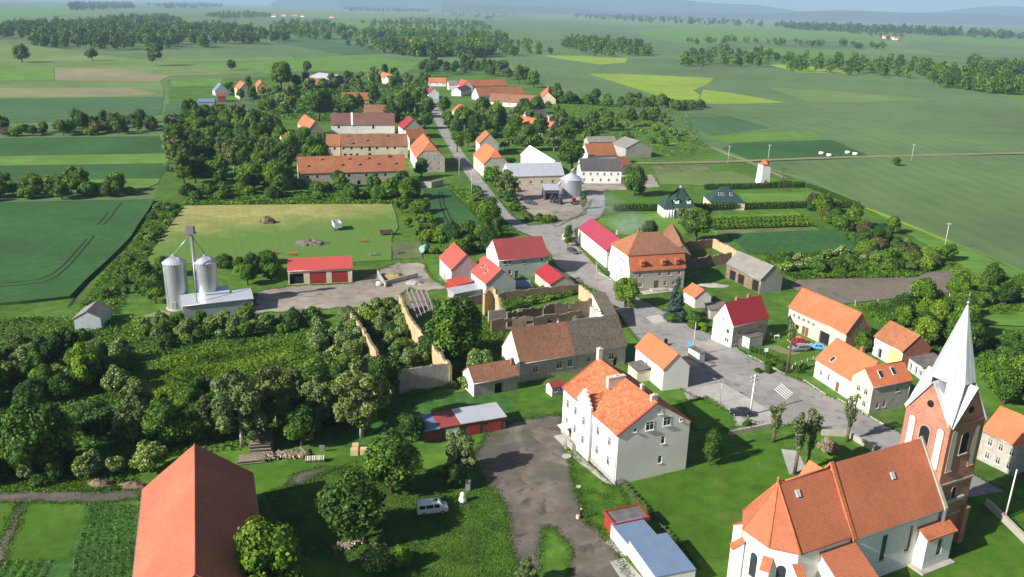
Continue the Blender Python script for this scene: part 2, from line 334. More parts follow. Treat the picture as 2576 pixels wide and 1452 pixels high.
field([(1775, 345), (1890, 336), (2020, 331), (2066, 347), (1940, 354), (1836, 361)], m_light)
field([(1815, 375), (1840, 362), (2090, 352), (2190, 394), (1890, 404)], m_crop)
field([(1900, 414), (2190, 396), (2576, 390), (3300, 430), (3300, 1000), (2576, 684), (2172, 514), (2040, 455)], m_crops)
field([(-300, 108), (60, 108), (330, 128), (460, 122), (330, 140), (240, 138), (110, 118), (0, 104)], m_crops)
field([(760, 62), (860, 52), (1000, 60), (1100, 70), (900, 78)], m_light)
field([(1080, 92), (1240, 88), (1330, 100), (1200, 108)], m_crops)
field([(1800, 128), (1950, 122), (2200, 134), (2050, 142)], m_light)
field([(2400, 208), (2576, 215), (2700, 240), (2560, 250)], m_light)
# near left
field([(-420, 530), (0, 514), (389, 506), (330, 600), (176, 752), (60, 765), (-420, 800)], m_crop, h=.6, jit=.25)
sheet('track_verge', [(396, 505), (458, 515), (340, 690), (280, 780), (180, 800), (160, 790), (240, 700), (340, 600)], m_grass, .06, jit=.5, seg=3)
field([(466, 519), (720, 516), (985, 514), (1002, 574), (985, 600), (985, 655), (890, 660), (700, 662), (640, 660), (365, 668), (410, 595)], m_hay, 'hay_meadow', h=.02, jit=.5)
field([(1062, 478), (1128, 478), (1180, 530), (1222, 585), (1120, 582), (1075, 530)], m_crop, h=.4, jit=.3)
field([(985, 612), (1060, 608), (1062, 650), (990, 655)], m_bed, 'vegetable_bed', h=.05)
# gardens on the right
sheet('villa_lawn', [(1860, 487), (2055, 484), (2110, 516), (1868, 520)], m_light, .03)
sheet('villa_garden', [(1535, 480), (1860, 478), (1870, 522), (1530, 527)], m_lawn, .026)
sheet('smoky_lawn', [(1512, 540), (1735, 538), (1740, 580), (1690, 600), (1570, 590), (1505, 560)], m_light, .03, jit=.3)
sheet('garden_bed', [(1642, 418), (1770, 416), (1800, 432), (1650, 436)], m_bed, .03)
sheet('garden_path_plot', [(1650, 438), (1840, 430), (1900, 452), (1900, 470), (1660, 462)], m_olive, .026, jit=.5)
sheet('orchard_grass', [(1745, 545), (2008, 536), (2060, 580), (1800, 592)], m_light, .03, jit=.4)
sheet('orchard_bed', [(1810, 578), (2010, 566), (2055, 578), (1800, 592)], m_bed, .036)
field([(1828, 592), (2130, 580), (2215, 640), (2060, 650), (1880, 640)], m_crop, h=.35)
field([(2005, 706), (2250, 692), (2420, 682), (2452, 700), (2420, 735), (2290, 748), (2100, 768), (1985, 722)], m_soil, 'ploughed_plot', h=.03)
sheet('far_verge', [(2172, 516), (2576, 690), (3000, 880), (2990, 1100), (2576, 790), (2400, 660), (2300, 600)], m_light, .3, jit=.8, seg=4)
sheet('cut_strip', [(2455, 790), (2576, 778), (2700, 800), (2700, 830), (2470, 818)], m_light, .32)
# tracks and roads
strip('field_track', [(1600, 412), (1700, 411), (1830, 408), (2000, 401), (2190, 395), (2576, 386), (3300, 380)], 5.0, m_tan, .3)
strip('field_track', [(1790, 372), (1835, 392), (1884, 409), (1975, 450)], 3.0, m_tan, .31)
strip('field_track', [(2172, 523), (2290, 570), (2386, 610)], 2.0, m_rape, .32)
strip('farm_track', [(-60, 850), (0, 853), (45, 862)], 2.2, m_tan, .05)
# barn garden bottom left
sheet('dirt_lane', [(-150, 1238), (0, 1238), (200, 1236), (352, 1234), (350, 1256), (220, 1268), (0, 1264), (-150, 1262)], m_dirt, .05, jit=.4, seg=1.5)
sheet('garden_lawn', [(60, 1268), (150, 1268), (215, 1290), (170, 1400), (20, 1425), (5, 1420), (45, 1330)], m_lawn, .06, jit=.3, seg=1.5)
sheet('garden_lawn', [(-120, 1272), (38, 1270), (20, 1330), (-30, 1400), (-120, 1410)], m_lawn, .058, jit=.3, seg=1.5)
sheet('garden_soil', [(44, 1268), (62, 1268), (40, 1335), (8, 1420), (-30, 1420), (10, 1340)], m_dirt, .045, jit=.3, seg=1.5)
sheet('vegetable_soil', [(-100, 1400), (140, 1395), (215, 1270), (350, 1270), (340, 1480), (-100, 1500)], m_weed, .04)
sheet('yard_grass_track', [(640, 1178), (930, 1140), (935, 1152), (760, 1200), (700, 1232), (650, 1236)], m_lawn, .05, jit=.4, seg=2)
sheet('lane_patch', [(735, 1195), (800, 1178), (850, 1180), (760, 1215), (725, 1228)], m_dirt, .07, jit=.3, seg=1)
# yard behind the big house
sheet('dirt_yard', [(1225, 1090), (1300, 1060), (1410, 1040), (1418, 1100), (1440, 1140), (1438, 1180), (1450, 1230), (1478, 1310), (1530, 1360), (1590, 1470), (1320, 1470), (1290, 1390), (1275, 1300), (1255, 1240), (1210, 1205), (1190, 1150)], m_dirt, .05, jit=.55, seg=.7)
sheet('yard_grass', [(1365, 1325), (1400, 1330), (1440, 1400), (1420, 1470), (1350, 1470)], m_grass, .07, jit=.4, seg=1.2)
sheet('front_lawn', [(1430, 1130), (1460, 1150), (1555, 1228), (1600, 1290), (1560, 1340), (1480, 1320), (1445, 1230)], m_lawn, .06, jit=.25, seg=1.5)
sheet('church_lawn', [(1560, 1226), (1736, 1172), (1760, 1130), (1960, 1085), (2000, 1200), (2100, 1300), (2576, 1230), (2760, 1400), (2700, 1560), (1820, 1560), (1700, 1400)], m_lawn, .055, jit=.1, seg=3)
sheet('house_lawn', [(1705, 1010), (1780, 1000), (1840, 1040), (1850, 1075), (1745, 1085), (1738, 1060)], m_lawn, .06, jit=.1)
sheet('shed_lawn', [(1310, 990), (1400, 960), (1412, 1005), (1300, 1035)], m_lawn, .06, jit=.2, seg=1.5)
sheet('ruin_lawn', [(800, 1110), (1000, 1000), (1260, 975), (1300, 1035), (1270, 1065), (1060, 1100), (940, 1140)], m_weed, .03, jit=.4, seg=2)
# farm yard around the silos
sheet('farm_yard', [(640, 790), (645, 735), (720, 722), (890, 712), (1000, 660), (1065, 662), (1082, 700), (1130, 725), (1070, 735), (1030, 725), (1010, 745), (1000, 775), (860, 775)], m_yard, .06, jit=.7, seg=1.0)
sheet('bare_patch', [(360, 795), (400, 780), (430, 790), (425, 815), (370, 820)], m_tan, .05, jit=.4, seg=1)
# silo yard along the street
sheet('machine_yard', [(1262, 470), (1300, 440), (1470, 450), (1530, 470), (1490, 500), (1470, 540), (1400, 570), (1330, 545), (1300, 510)], m_yard, .04, jit=.4, seg=2)
sheet('house_yard', [(1470, 432), (1640, 440), (1660, 470), (1540, 480), (1500, 470)], m_yard, .036, jit=.4, seg=2)
# main street, one light surface with its kerbs and paint
RZ = .05
road_w = [(1086, 250), (1088, 290), (1105, 330), (1150, 408), (1200, 478), (1256, 546), (1300, 580), (1345, 600), (1383, 640), (1400, 672), (1448, 708), (1508, 735), (1515, 752), (1560, 796), (1592, 842), (1600, 850), (1690, 940), (1720, 985), (1840, 1040), (1900, 1062), (1948, 1078), (2010, 1062), (2130, 1096), (2210, 1136), (2330, 1200), (2470, 1270), (2620, 1340)]
road_e = [(1108, 250), (1112, 290), (1130, 330), (1182, 410), (1232, 475), (1290, 545), (1330, 568), (1400, 562), (1455, 545), (1480, 520), (1492, 492), (1520, 492), (1525, 520), (1515, 545), (1480, 560), (1446, 580), (1452, 618), (1485, 652), (1528, 698), (1548, 712), (1612, 752), (1674, 786), (1712, 808), (1840, 866), (1884, 896), (1974, 943), (2026, 962), (2078, 994), (2110, 1008), (2228, 1070), (2330, 1125), (2440, 1190), (2650, 1300)]
sheet('road', road_w + road_e[::-1], m_road, RZ, seg=6)
strip('side_road', [(1505, 500), (1500, 470), (1530, 455), (1640, 445), (1720, 425), (1800, 410)], [6, 5, 4, 3.5, 3.5, 3.5], m_dirt, RZ - .03)
def crosswalk(px, n, lab):   # two pixel ends of the row of bars + bar vector
    a, b, c = [P(*q)[:2] for q in px]; d = (b - a); e = (c - a)
    for i in range(n):
        s = a + d * (i + .05) / n; w = d * .42 / n
        sheet('crosswalk_bar', [tuple(s), tuple(s + w), tuple(s + w + e), tuple(s + e)], m_white, RZ + .004, world=True, parent=bpy.data.objects['road'], seg=50)
crosswalk([t(10, 1500, 955), t(10, 1640, 925), t(10, 1590, 1018)], 6, '')
crosswalk([t(9, 480, 508), t(9, 440, 540), t(9, 540, 558)], 5, '')
# kerbs and footpaths on the east side
m_kerb = paint('pale_kerb_stone', (.5, .47, .42), .9)
def wallstrip(name, px, w, h, mat, z0=0.0, parent=None, world=False, n=1):
    c = [np.array(p) if world else P(*p)[:2] for p in px]; mb = MB()
    for a, b in zip(c, c[1:]):
        d = b - a; L = np.linalg.norm(d); mb.box(((a[0] + b[0]) / 2, (a[1] + b[1]) / 2, z0 + h / 2), (L + w * .5, w, h), math.atan2(d[1], d[0]))
    return mb.build(name, mat, parent)
for px in ([t(10, 1020, 505), t(10, 1110, 548), t(10, 1190, 600)], [t(10, 1700, 900), t(10, 1850, 985)], [t(6, 495, 1232), t(6, 640, 1305), t(6, 770, 1377)], [t(9, 592, 494), t(9, 695, 562)], [t(9, 755, 585), t(9, 870, 645), t(9, 985, 712)]):
    tag(wallstrip('kerb', px, .35, .17, m_kerb), None, None, None, 'structure')
sheet('footpath', [t(9, 480, 830), t(9, 560, 838), t(9, 605, 930), t(9, 520, 955)], m_conc, .075, seg=9)
sheet('footpath', [t(10, 1440, 690), t(10, 1780, 645), t(10, 1770, 690), t(10, 1480, 725)], m_conc, .06, seg=9)
sheet('parking_court', [t(9, 0, 540), t(9, 190, 505), t(9, 430, 640), t(9, 430, 705), t(9, 230, 720), t(9, 200, 650), t(9, 30, 600)], m_conc, RZ + .006, seg=9)
sheet('footpath', [t(8, 1650, 420), t(8, 1690, 425), t(8, 1800, 540), t(8, 2060, 770), t(8, 1990, 745), t(8, 1800, 600), t(8, 1690, 500)], m_conc, .09, seg=9)
# ------------------------------------------------------------------ building kit
plaster = lambda name, col, k=.16, dirt=None: surf(name, [(.25, mul(col, 1 - k)), (.5, col), (.75, mul(col, 1 + k * .4))], .9, .15, .1, .92, 6, .15, 5, streak=k * .9, patches=[(.45, .6, .74, dirt)] if dirt else None)
W_white = plaster('white_limewash', (.74, .72, .68), .1)
W_clean = plaster('clean_white_render', (.8, .79, .76), .05)
W_cream = plaster('cream_plaster', (.62, .55, .42), .14, (.4, .33, .24))
W_old = plaster('flaking_grey_plaster', (.42, .39, .34), .25, (.24, .17, .12))
W_grey = plaster('grey_cement_render', (.36, .35, .33), .15)
W_gable = plaster('shade_toned_gable_render', (.74, .73, .7), .04)  # white render with its tone set apart for gables in grazing light
W_green = plaster('pale_green_render', (.42, .5, .44), .12)
W_mint = plaster('pale_mint_render', (.52, .6, .58), .08)
W_brick = surf('red_brick', [(.3, (.26, .1, .06)), (.7, (.36, .15, .09))], 2, .2, .15, .9, 5, .4, 3, brick=(.26, .075, .012, .2))
W_tower = surf('tower_brick', [(.3, (.4, .175, .115)), (.7, (.52, .25, .175))], 2, .2, .15, .9, 5, .4, 3, brick=(.5, .15, .02, .16))
W_yell = plaster('yellow_plaster', (.55, .4, .23), .25, (.3, .2, .12))
W_ruin = plaster('crumbling_ruin_wall', (.24, .18, .125), .35, (.13, .085, .06))
W_lem = plaster('lemon_render', (.75, .66, .22), .06)
W_red = paint('red_sheet_wall', (.3, .035, .03), .5)
W_brown = surf('brown_boards', [(.3, (.1, .055, .035)), (.7, (.17, .095, .06))], 1.5, .2, .2, .9, 5, .4, 3, brick=(3, .18, .02, .25))
W_grv = surf('weathered_grey_boards', [(.3, (.2, .18, .15)), (.7, (.32, .29, .25))], 1.5, .2, .2, .9, 5, .4, 3, brick=(.2, 3, .02, .25))
T_or = tiles('bright_orange_tiles', (.64, .195, .085), (.57, .165, .07), .07, (.5, .165, .08))
T_or2 = tiles('orange_tiles', (.54, .175, .08), (.44, .135, .06), .13, (.33, .13, .07))
T_ch = tiles('church_orange_tiles', (.52, .17, .085), (.47, .148, .072), .04, (.46, .15, .085))
T_barn = tiles('salmon_barn_tiles', (.55, .16, .094), (.48, .135, .078), .1, (.44, .135, .085))
T_mot = surf('mottled_patched_tiles', [(.3, (.4, .105, .05)), (.46, (.5, .15, .065)), (.58, (.58, .22, .1)), (.72, (.64, .33, .19))], 2.2, .12, .12, .85, 8, .5, 3, patches=[(.35, .58, .7, (.42, .1, .045)), (1.6, .68, .74, (.2, .13, .09))], brick=(.22, .3, .025, .22))
T_brown = tiles('old_brown_tiles', (.3, .145, .085), (.2, .095, .06), .2, (.24, .15, .09))
T_rust = tiles('old_rust_tiles', (.4, .155, .075), (.27, .1, .055), .22, (.3, .17, .08))
T_grey = tiles('mossy_grey_slates', (.17, .145, .115), (.1, .085, .07), .3, (.13, .12, .07))
T_dk = tiles('dark_plum_tiles', (.2, .1, .085), (.13, .07, .06), .15)
T_slate = tiles('charcoal_roof_felt', (.095, .085, .09), (.07, .065, .068), .06, None, 1.0, .6)
T_fib = corr('grey_fibre_cement', (.2, .19, .17), .3, 0.0, .9, .18)
T_red = corr('crimson_sheet', (.32, .025, .035), .35, 0.0, .45, .06)
T_mag = corr('magenta_red_sheet', (.31, .04, .065), .35, 0.0, .5, .1)
T_scar = corr('scarlet_sheet', (.5, .08, .06), .35, 0.0, .45, .06)
T_mar = corr('maroon_sheet', (.27, .055, .05), .35, 0.0, .5, .1)
T_sil = corr('galvanised_sheet', (.55, .57, .6), .4, .35, .45, .08)
T_wht = corr('white_metal_sheet', (.82, .83, .85), .5, 0.0, .4, .03)
T_blu = corr('sky_tinted_blue_grey_sheet', (.17, .24, .36), .4, .15, .45, .08)  # blue grey sheet, its blue deepened to paint in the sky's reflection
T_grn = tiles('dark_green_tiles', (.03, .065, .06), (.02, .045, .042), .1)
T_tar = surf('tar_roofing', [(.3, (.1, .095, .09)), (.7, (.17, .16, .15))], .8, .2, .2, .9)
C_brick = surf('chimney_brick', [(.3, (.34, .16, .1)), (.7, (.46, .24, .16))], 3, .3, .15, .9, 4, .3, 3, brick=(.26, .08, .012, .2))
C_pale = plaster('pale_chimney_render', (.62, .57, .5), .15)
m_frame = paint('white_window_frame', (.75, .75, .73), .5)
m_door = paint('brown_door_paint', (.16, .08, .05), .6)
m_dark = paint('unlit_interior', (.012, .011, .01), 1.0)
m_glass = nodes('window_glass')[0]; _b = m_glass.node_tree.nodes['Principled BSDF']
_b.inputs['Base Color'].default_value = (.03, .036, .045, 1); _b.inputs['Roughness'].default_value = .08; _b.inputs['Specular IOR Level'].default_value = .6
m_metal = paint('grey_galvanised_metal', (.42, .43, .45), .4, .6)
m_wood = surf('raw_timber', [(.3, (.24, .16, .09)), (.7, (.4, .29, .18))], 2, .3, .2, .9)
m_conp = paint('concrete_post', (.45, .43, .4), .9)

WC = {}
def win_mesh(w, h, arch=False):
    key = (round(w, 2), round(h, 2), arch)
    if key not in WC:
        f = MB(); b = .07 if w > .5 else .05
        f.bx(-w / 2, w / 2, -.02, .05, 0, b); 
        f.bx(-w / 2, -w / 2 + b, -.02, .05, b, h - b); f.bx(w / 2 - b, w / 2, -.02, .05, b, h - b)
        f.bx(-w / 2, w / 2, -.02, .05, h - b, h)
        if w > .7: f.bx(-.03, .03, -.01, .04, b, h - b)
        if h > 1.0: f.bx(-w / 2 + b, w / 2 - b, -.015, .035, h * .66, h * .66 + .05)
        f.bx(-w / 2 - .08, w / 2 + .08, -.2, -.03, -.07, -.005)
        p = MB(); p.bx(-w / 2 + b * .5, w / 2 - b * .5, .01, .03, b * .5, h - b * .5)
        WC[key] = (f.mesh('window', m_frame), p.mesh('pane', m_glass))
    return WC[key]
DC = {}
def door_mesh(w, h, mat):
    key = (round(w, 2), round(h, 2), mat.name)
    if key not in DC:
        d = MB(); d.bx(-w / 2, w / 2, 0, .06, 0, h)
        n = max(1, int(w / .8))
        for i in range(n):
            x0 = -w / 2 + w * i / n; d.bx(x0 + .06, x0 + w / n - .06, -.03, -.001, .1, h - .1)
        DC[key] = d.mesh('door', mat)
    return DC[key]
def wall_rect(mb, o, ux, L, z0, z1, ops, depth=.18, mi=0, reveal=0):
    """wall face from o along ux, outside to the right of ux turned -90 deg, with real openings"""
    o = np.array(o, float); ux = np.array(ux, float); nin = np.array([-ux[1], ux[0], 0])
    ops = [(max(a, .05), max(b, z0), min(c, L - .05), min(d, z1 - .02)) for a, b, c, d in ops]; ops = [q for q in ops if q[2] > q[0] and q[3] > q[1]]
    xs = sorted({0, L, *[q[0] for q in ops], *[q[2] for q in ops]}); zs = sorted({z0, z1, *[q[1] for q in ops], *[q[3] for q in ops]})
    pt = lambda x, z, d=0: o + ux * x + nin * d + np.array([0, 0, z])
    for i in range(len(xs) - 1):
        j = 0
        while j < len(zs) - 1:
            xm = (xs[i] + xs[i + 1]) / 2; hole = lambda zz: any(q[0] < xm < q[2] and q[1] < zz < q[3] for q in ops)
            if hole((zs[j] + zs[j + 1]) / 2): j += 1; continue
            k = j
            while k + 1 < len(zs) - 1 and not hole((zs[k + 1] + zs[k + 2]) / 2): k += 1
            mb.poly([pt(xs[i], zs[j]), pt(xs[i + 1], zs[j]), pt(xs[i + 1], zs[k + 1]), pt(xs[i], zs[k + 1])], mi); j = k + 1
    for a, b, c, d in ops:
        mb.poly([pt(a, b), pt(c, b), pt(c, b, depth), pt(a, b, depth)], reveal); mb.poly([pt(a, d, depth), pt(c, d, depth), pt(c, d), pt(a, d)], reveal)
        mb.poly([pt(a, b), pt(a, b, depth), pt(a, d, depth), pt(a, d)], reveal); mb.poly([pt(c, b, depth), pt(c, b), pt(c, d), pt(c, d, depth)], reveal)
        mb.poly([pt(a, b, depth), pt(c, b, depth), pt(c, d, depth), pt(a, d, depth)], reveal)

def row(side, n, z, w, h, x0=.12, x1=.88, skip=()): return [(side, x0 + (x1 - x0) * (i / (n - 1) if n > 1 else .5), z, w, h) for i in range(n) if i not in skip]

class Bld: pass
def building(name, label, cat, roofm, wallm, h, e0=None, e1=None, r=None, pitch=None, w=None, flip=1, style='gable', wins=(), doors=(), chims=(), sky=(), oh=.3, og=.15, frame=None,
             q=.45, hipx=None, rise=None, ridge=None, split=None, dark=(), group=None, th=.16, gmat=None, endmat=None, sag=0.0, dmat=None, dormers=(), clip=None):
    """one house: eave line e0-e1 seen in the photograph at height h, ridge end r above e0; returns its frame"""
    B = Bld()
    if frame is None:
        E0, E1 = P(*e0, h), P(*e1, h); L = float(np.linalg.norm(E1 - E0)); u = (E1 - E0) / L; v = np.array([-u[1], u[0], 0])
        if v @ (E0 - CAMP) < 0: v = -v
        v = v * flip
        if w is not None: a = w / 2; b = rise if rise is not None else a * math.tan(math.radians(pitch or 40))
        elif r is not None and pitch is None:
            d = ray(*r); s, a, b = np.linalg.solve(np.array([d, -v, [0, 0, -1]]).T, E0 - CAMP)
        elif r is not None and pitch is not None:
            d = ray(*r); k = math.tan(math.radians(pitch)); A = np.array([d / np.linalg.norm(d), -(v + np.array([0, 0, k]))]).T
            sol = np.linalg.lstsq(A, E0 - CAMP, rcond=None)[0]; a = sol[1]; b = a * k
        if a < .5: print('BAD WIDTH', label, a)
        B.info = 1
        if rise is not None: b = rise
        cx = (E0 + E1) / 2 + v * a; x = np.array([v[1], -v[0], 0]); rz = math.atan2(x[1], x[0]); loc = (cx[0], cx[1], 0)
    else: loc, rz, L, a, b = frame
    if not (1.2 < a < 14 and .0 < b < 14): print('CHECK', label, 'L%.1f a%.1f b%.1f' % (L, a, b))
    W = 2 * a; B.L, B.W, B.h, B.b, B.a = L, W, h, b, a
    root = thing(name, label, cat, loc, rz, group); B.root = root; B.loc = loc; B.rz = rz
    X = L / 2; k = b / a if a else 0
    zt = lambda y: h + b * (1 - abs(y) / a)
    # ---- roof
    mr = MB(); ms = [roofm] if not isinstance(roofm, (list, tuple)) else list(roofm)
    ev = W / 2
    if style == 'gable':
        parts = [(-X, X, 0)] if split is None else [(-X, -X + L * split, 0), (-X + L * split, X, 1)]
        for x0, x1, mi in parts:
            n = max(1, int((x1 - x0) / 2.0)) if sag else 1; rj = random.Random(int(L * 100))
            js = [0.0] + [rj.uniform(-sag, sag * .3) for _ in range(n - 1)] + [0.0]
            for i in range(n):
                xa, xb = x0 + (x1 - x0) * i / n, x0 + (x1 - x0) * (i + 1) / n; za, zb = js[i], js[i + 1]
                mr.slab([(xa, -ev, h + za * .6), (xb, -ev, h + zb * .6), (xb, 0, h + b + zb), (xa, 0, h + b + za)], th, mi)
                mr.slab([(xb, ev, h + zb * .6), (xa, ev, h + za * .6), (xa, 0, h + b + za), (xb, 0, h + b + zb)], th, mi)
    elif style == 'halfhip':
        ys = a * q; zq = h + b * (1 - q); dx = ys * .9
        for s in (-1, 1):
            pts = [(-X, s * ev, h), (X, s * ev, h), (X, s * ys, zq), (X - dx, 0, h + b), (-X + dx, 0, h + b), (-X, s * ys, zq)]
            mr.slab(pts if s < 0 else pts[::-1], th)
        mr.slab([(X, -ys, zq), (X, ys, zq), (X - dx, 0, h + b)], th); mr.slab([(-X, ys, zq), (-X, -ys, zq), (-X + dx, 0, h + b)], th)
    elif style == 'hip':
        hx = hipx if hipx is not None else a
        for s in (-1, 1):
            pts = [(-X, s * ev, h), (X, s * ev, h), (X - hx, 0, h + b), (-X + hx, 0, h + b)]; mr.slab(pts if s < 0 else pts[::-1], th)
        mr.slab([(X, -ev, h), (X, ev, h), (X - hx, 0, h + b)], th); mr.slab([(-X, ev, h), (-X, -ev, h), (-X + hx, 0, h + b)], th)
    elif style == 'shed':
        parts = [(-X, X, 0)] if split is None else split
        for x0, x1, mi in parts: mr.slab([(x0, -ev, h), (x1, -ev, h), (x1, ev, h + b), (x0, ev, h + b)], th, mi)
    if sag == 0 and style in ('gable', 'halfhip', 'hip'): pass
    ro = mr.build('roof', ms, root); B.roof = ro
    if ridge is not None and style in ('gable', 'halfhip', 'hip'):
        dx = 0 if style == 'gable' else (a * q * .9 if style == 'halfhip' else (hipx if hipx is not None else a)); rb = MB(); n = max(2, int((L - 2 * dx) / .4))
        rb.tube((-X + dx, 0, h + b - .03), (X - dx, 0, h + b - .03), .13, .13, 8)
        if style == 'hip':
            for sx in (-1, 1):
                for sy in (-1, 1): rb.tube((sx * (X - dx), 0, h + b - .03), (sx * X, sy * ev, h - .02), .11, .11, 6)
        if style == 'halfhip':
            for sx in (-1, 1):
                for sy in (-1, 1): rb.tube((sx * (X - dx), 0, h + b - .03), (sx * X, sy * a * q, h + b * (1 - q) - .02), .11, .11, 6)
        rb.build('ridge_tiles', ridge, ro)
    if style in ('gable', 'shed') and np.hypot(loc[0], loc[1]) < 240 and h > 2.6:
        for sy in (-1, 1):
            if style == 'shed' and sy > 0: continue
            gb = MB(); gb.tube((-X + .05, sy * (ev + .05), h - .1), (X - .05, sy * (ev + .05), h - .14), .075, .075, 6); gb.build('gutter', m_metal, ro)
        db_ = MB(); db_.tube((X - .35, -ev + oh - .06, .1), (X - .35, -ev + oh - .06, h - .35), .05, .05, 6); db_.tube((X - .35, -ev + oh - .06, h - .36), (X - .3, -ev - .03, h - .12), .05, .05, 6); db_.build('downpipe', m_metal, root)
    # ---- walls
    xw, yw = X - og, ev - oh; B.xw, B.yw = xw, yw
    if style == 'shed': zf, zb_ = h + b * oh / W - th - .01, h + b * (1 - oh / W) - th - .01
    elif style == 'hip': zf = zb_ = h + k * min(oh, 1) - th - .01
    else: zf = zb_ = h + k * oh - th - .01
    B.zf = zf
    mw = MB(); sides = {'F': ((-xw, -yw, 0), (1, 0, 0), 2 * xw, zf), 'R': ((xw, -yw, 0), (0, 1, 0), 2 * yw, min(zf, zb_)), 'K': ((xw, yw, 0), (-1, 0, 0), 2 * xw, zb_), 'L': ((-xw, yw, 0), (0, -1, 0), 2 * yw, min(zf, zb_))}
    B.sides = sides; ops = {s: [] for s in sides}; gw = []
    for (s, xf, z, ww, hh) in wins:
        Ls, zt_ = sides[s][2], sides[s][3]
        if z + hh < zt_ - .05: ops[s].append((xf * Ls - ww / 2, z, xf * Ls + ww / 2, z + hh))
    for (s, xf, ww, hh) in [d[:4] for d in doors]: ops[s].append((xf * sides[s][2] - ww / 2, 0.02, xf * sides[s][2] + ww / 2, hh))
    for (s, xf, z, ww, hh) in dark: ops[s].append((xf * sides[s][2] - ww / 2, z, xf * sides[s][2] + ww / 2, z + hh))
    darkset = {(s, round(xf, 4)) for (s, xf, z, ww, hh) in dark}
    wm = [wallm, gmat or wallm, endmat or wallm]
    for s, (o, ux, Ls, zt_) in sides.items(): wall_rect(mw, o, ux, Ls, 0, zt_, ops[s], .45 if any(d[0] == s for d in dark) else .18, 2 if (s in 'LR' and endmat) else 0)
    if style in ('gable', 'halfhip'):
        ap = h + b - th - .02
        for s in (-1, 1):
            x = s * xw
            if style == 'gable': pts = [(x, -s * yw, zf), (x, s * yw, zf), (x, 0, ap)]
            else:
                yq = a * q; zq = h + b * (1 - q) - th - .02; pts = [(x, -s * yw, zf), (x, s * yw, zf), (x, s * yq, zq), (x, -s * yq, zq)]
            mw.poly(pts, 1 if gmat else (2 if endmat else 0))
    elif style == 'shed':
        for s in (-1, 1):
            x = s * xw; pts = [(x, -yw, zf), (x, yw, zf), (x, yw, zb_)] if zb_ > zf else [(x, -yw, zf), (x, yw, zf), (x, -yw, zf + .01)]
            mw.poly(pts if s > 0 else pts[::-1])
    B.wall = mw.build('wall', wm, root)
    # ---- windows, doors
    def place(s, xf, z, d):
        o, ux, Ls, _ = sides[s]; ux = np.array(ux); nin = np.array([-ux[1], ux[0], 0]); p = np.array(o) + ux * (xf * Ls) + nin * d; return (p[0], p[1], z), math.atan2(ux[1], ux[0])
    for (s, xf, z, ww, hh) in wins:
        f, p = win_mesh(ww, hh); flush = z + hh < sides[s][3] - .05
        lc, a_ = place(s, xf, z, .1 if flush else -.035); wo = link('window', f, root, lc, (0, 0, a_)); link('pane', p, wo)
    for dd in doors:
        s, xf, ww, hh = dd[:4]; lc, a_ = place(s, xf, .03, .1); link('door', door_mesh(ww, hh - .05, dd[4] if len(dd) > 4 else (dmat or m_door)), root, lc, (0, 0, a_))
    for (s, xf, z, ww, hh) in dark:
        lc, a_ = place(s, xf, z, .44); db = MB(); db.bx(-ww / 2 + .01, ww / 2 - .01, -.01, .0, .01, hh - .01); db.build('dark_inside_panel', m_dark, root, lc, (0, 0, a_))  # black panel stands in for the unlit inside
    # ---- chimneys (x fraction, y metres, height over roof, size, material)
    for c in chims:
        xf, y, hc, sz = c[:4]; cm = c[4] if len(c) > 4 else C_brick; x = (xf - .5) * L; z0 = zt(y) - .5; sx, sy = sz if hasattr(sz, '__len__') else (sz, sz)
        cb = MB(); cb.bx(x - sx / 2, x + sx / 2, y - sy / 2, y + sy / 2, z0, z0 + .5 + hc); cb.bx(x - sx / 2 - .06, x + sx / 2 + .06, y - sy / 2 - .06, y + sy / 2 + .06, z0 + .5 + hc + .002, z0 + .62 + hc)
        n = max(1, int(sx / .45))
        for i in range(n): cb.bx(x - sx / 2 + sx * (i + .5) / n - .12, x - sx / 2 + sx * (i + .5) / n + .12, y - .12, y + .12, z0 + .622 + hc, z0 + .85 + hc)
        cb.build('chimney', cm, ro)
    for (xf, yf, ww, hh) in sky:          # roof windows on the front slope (yf: 0 eave .. 1 ridge)
        x = (xf - .5) * L; y = -ev * (1 - yf); sb = MB(); an = math.atan2(b, a); sb.box((0, 0, .03), (ww + .16, hh + .16, .12)); so_ = sb.build('skylight', m_frame, ro, (x, y, zt(y) + .02), (an, 0, 0))
        pb = MB(); pb.box((0, 0, .1), (ww, hh, .03)); pb.build('pane', m_glass, ro, (x, y, zt(y) + .02), (an, 0, 0))
    for (xf, yf, s) in dormers:           # bat dormers
        x = (xf - .5) * L; y = -ev * (1 - yf); z = zt(y); db = MB()
        f0 = (x - s, y, z - .05); f1 = (x + s, y, z - .05); tp = (x, y - .05, z + s * .75); bk = (x, y + (s * .75) / k + .3, z + s * .75 + .05)
        db.poly([f0, tp, bk]); db.poly([tp, f1, bk]); db.poly([f0, f1, tp], 1); db.poly([(x - s, y, z - .05), bk, (x + s, y, z - .05)])
        db.build('dormer', [ms[0], m_dark], ro)
    return B
def local(B, x, y, z=0):
    c, s = math.cos(B.rz), math.sin(B.rz); return (B.loc[0] + c * x - s * y, B.loc[1] + s * x + c * y, z)
# ------------------------------------------------------------------ houses of the village
def verge(B, mat, w=.35):
    X, ev, h, b = B.L / 2 + .04, B.W / 2, B.h, B.b
    for sx in (-1, 1):
        mb = MB()
        for sy in (-1, 1):
            a = (sx * X - w * sx, sy * ev, h + .05); c = (sx * X, sy * ev, h + .05); d = (sx * X, 0, h + b + .05); e = (sx * X - w * sx, 0, h + b + .05)
            mb.slab([a, c, d, e] if sx * sy < 0 else [e, d, c, a], .26)
        mb.build('verge', mat, B.roof)
def boxpart(B, name, mat, x0, x1, y0, y1, z0, z1, parent=None):
    mb = MB(); mb.bx(x0, x1, y0, y1, z0, z1); return mb.build(name, mat, parent or B.root)

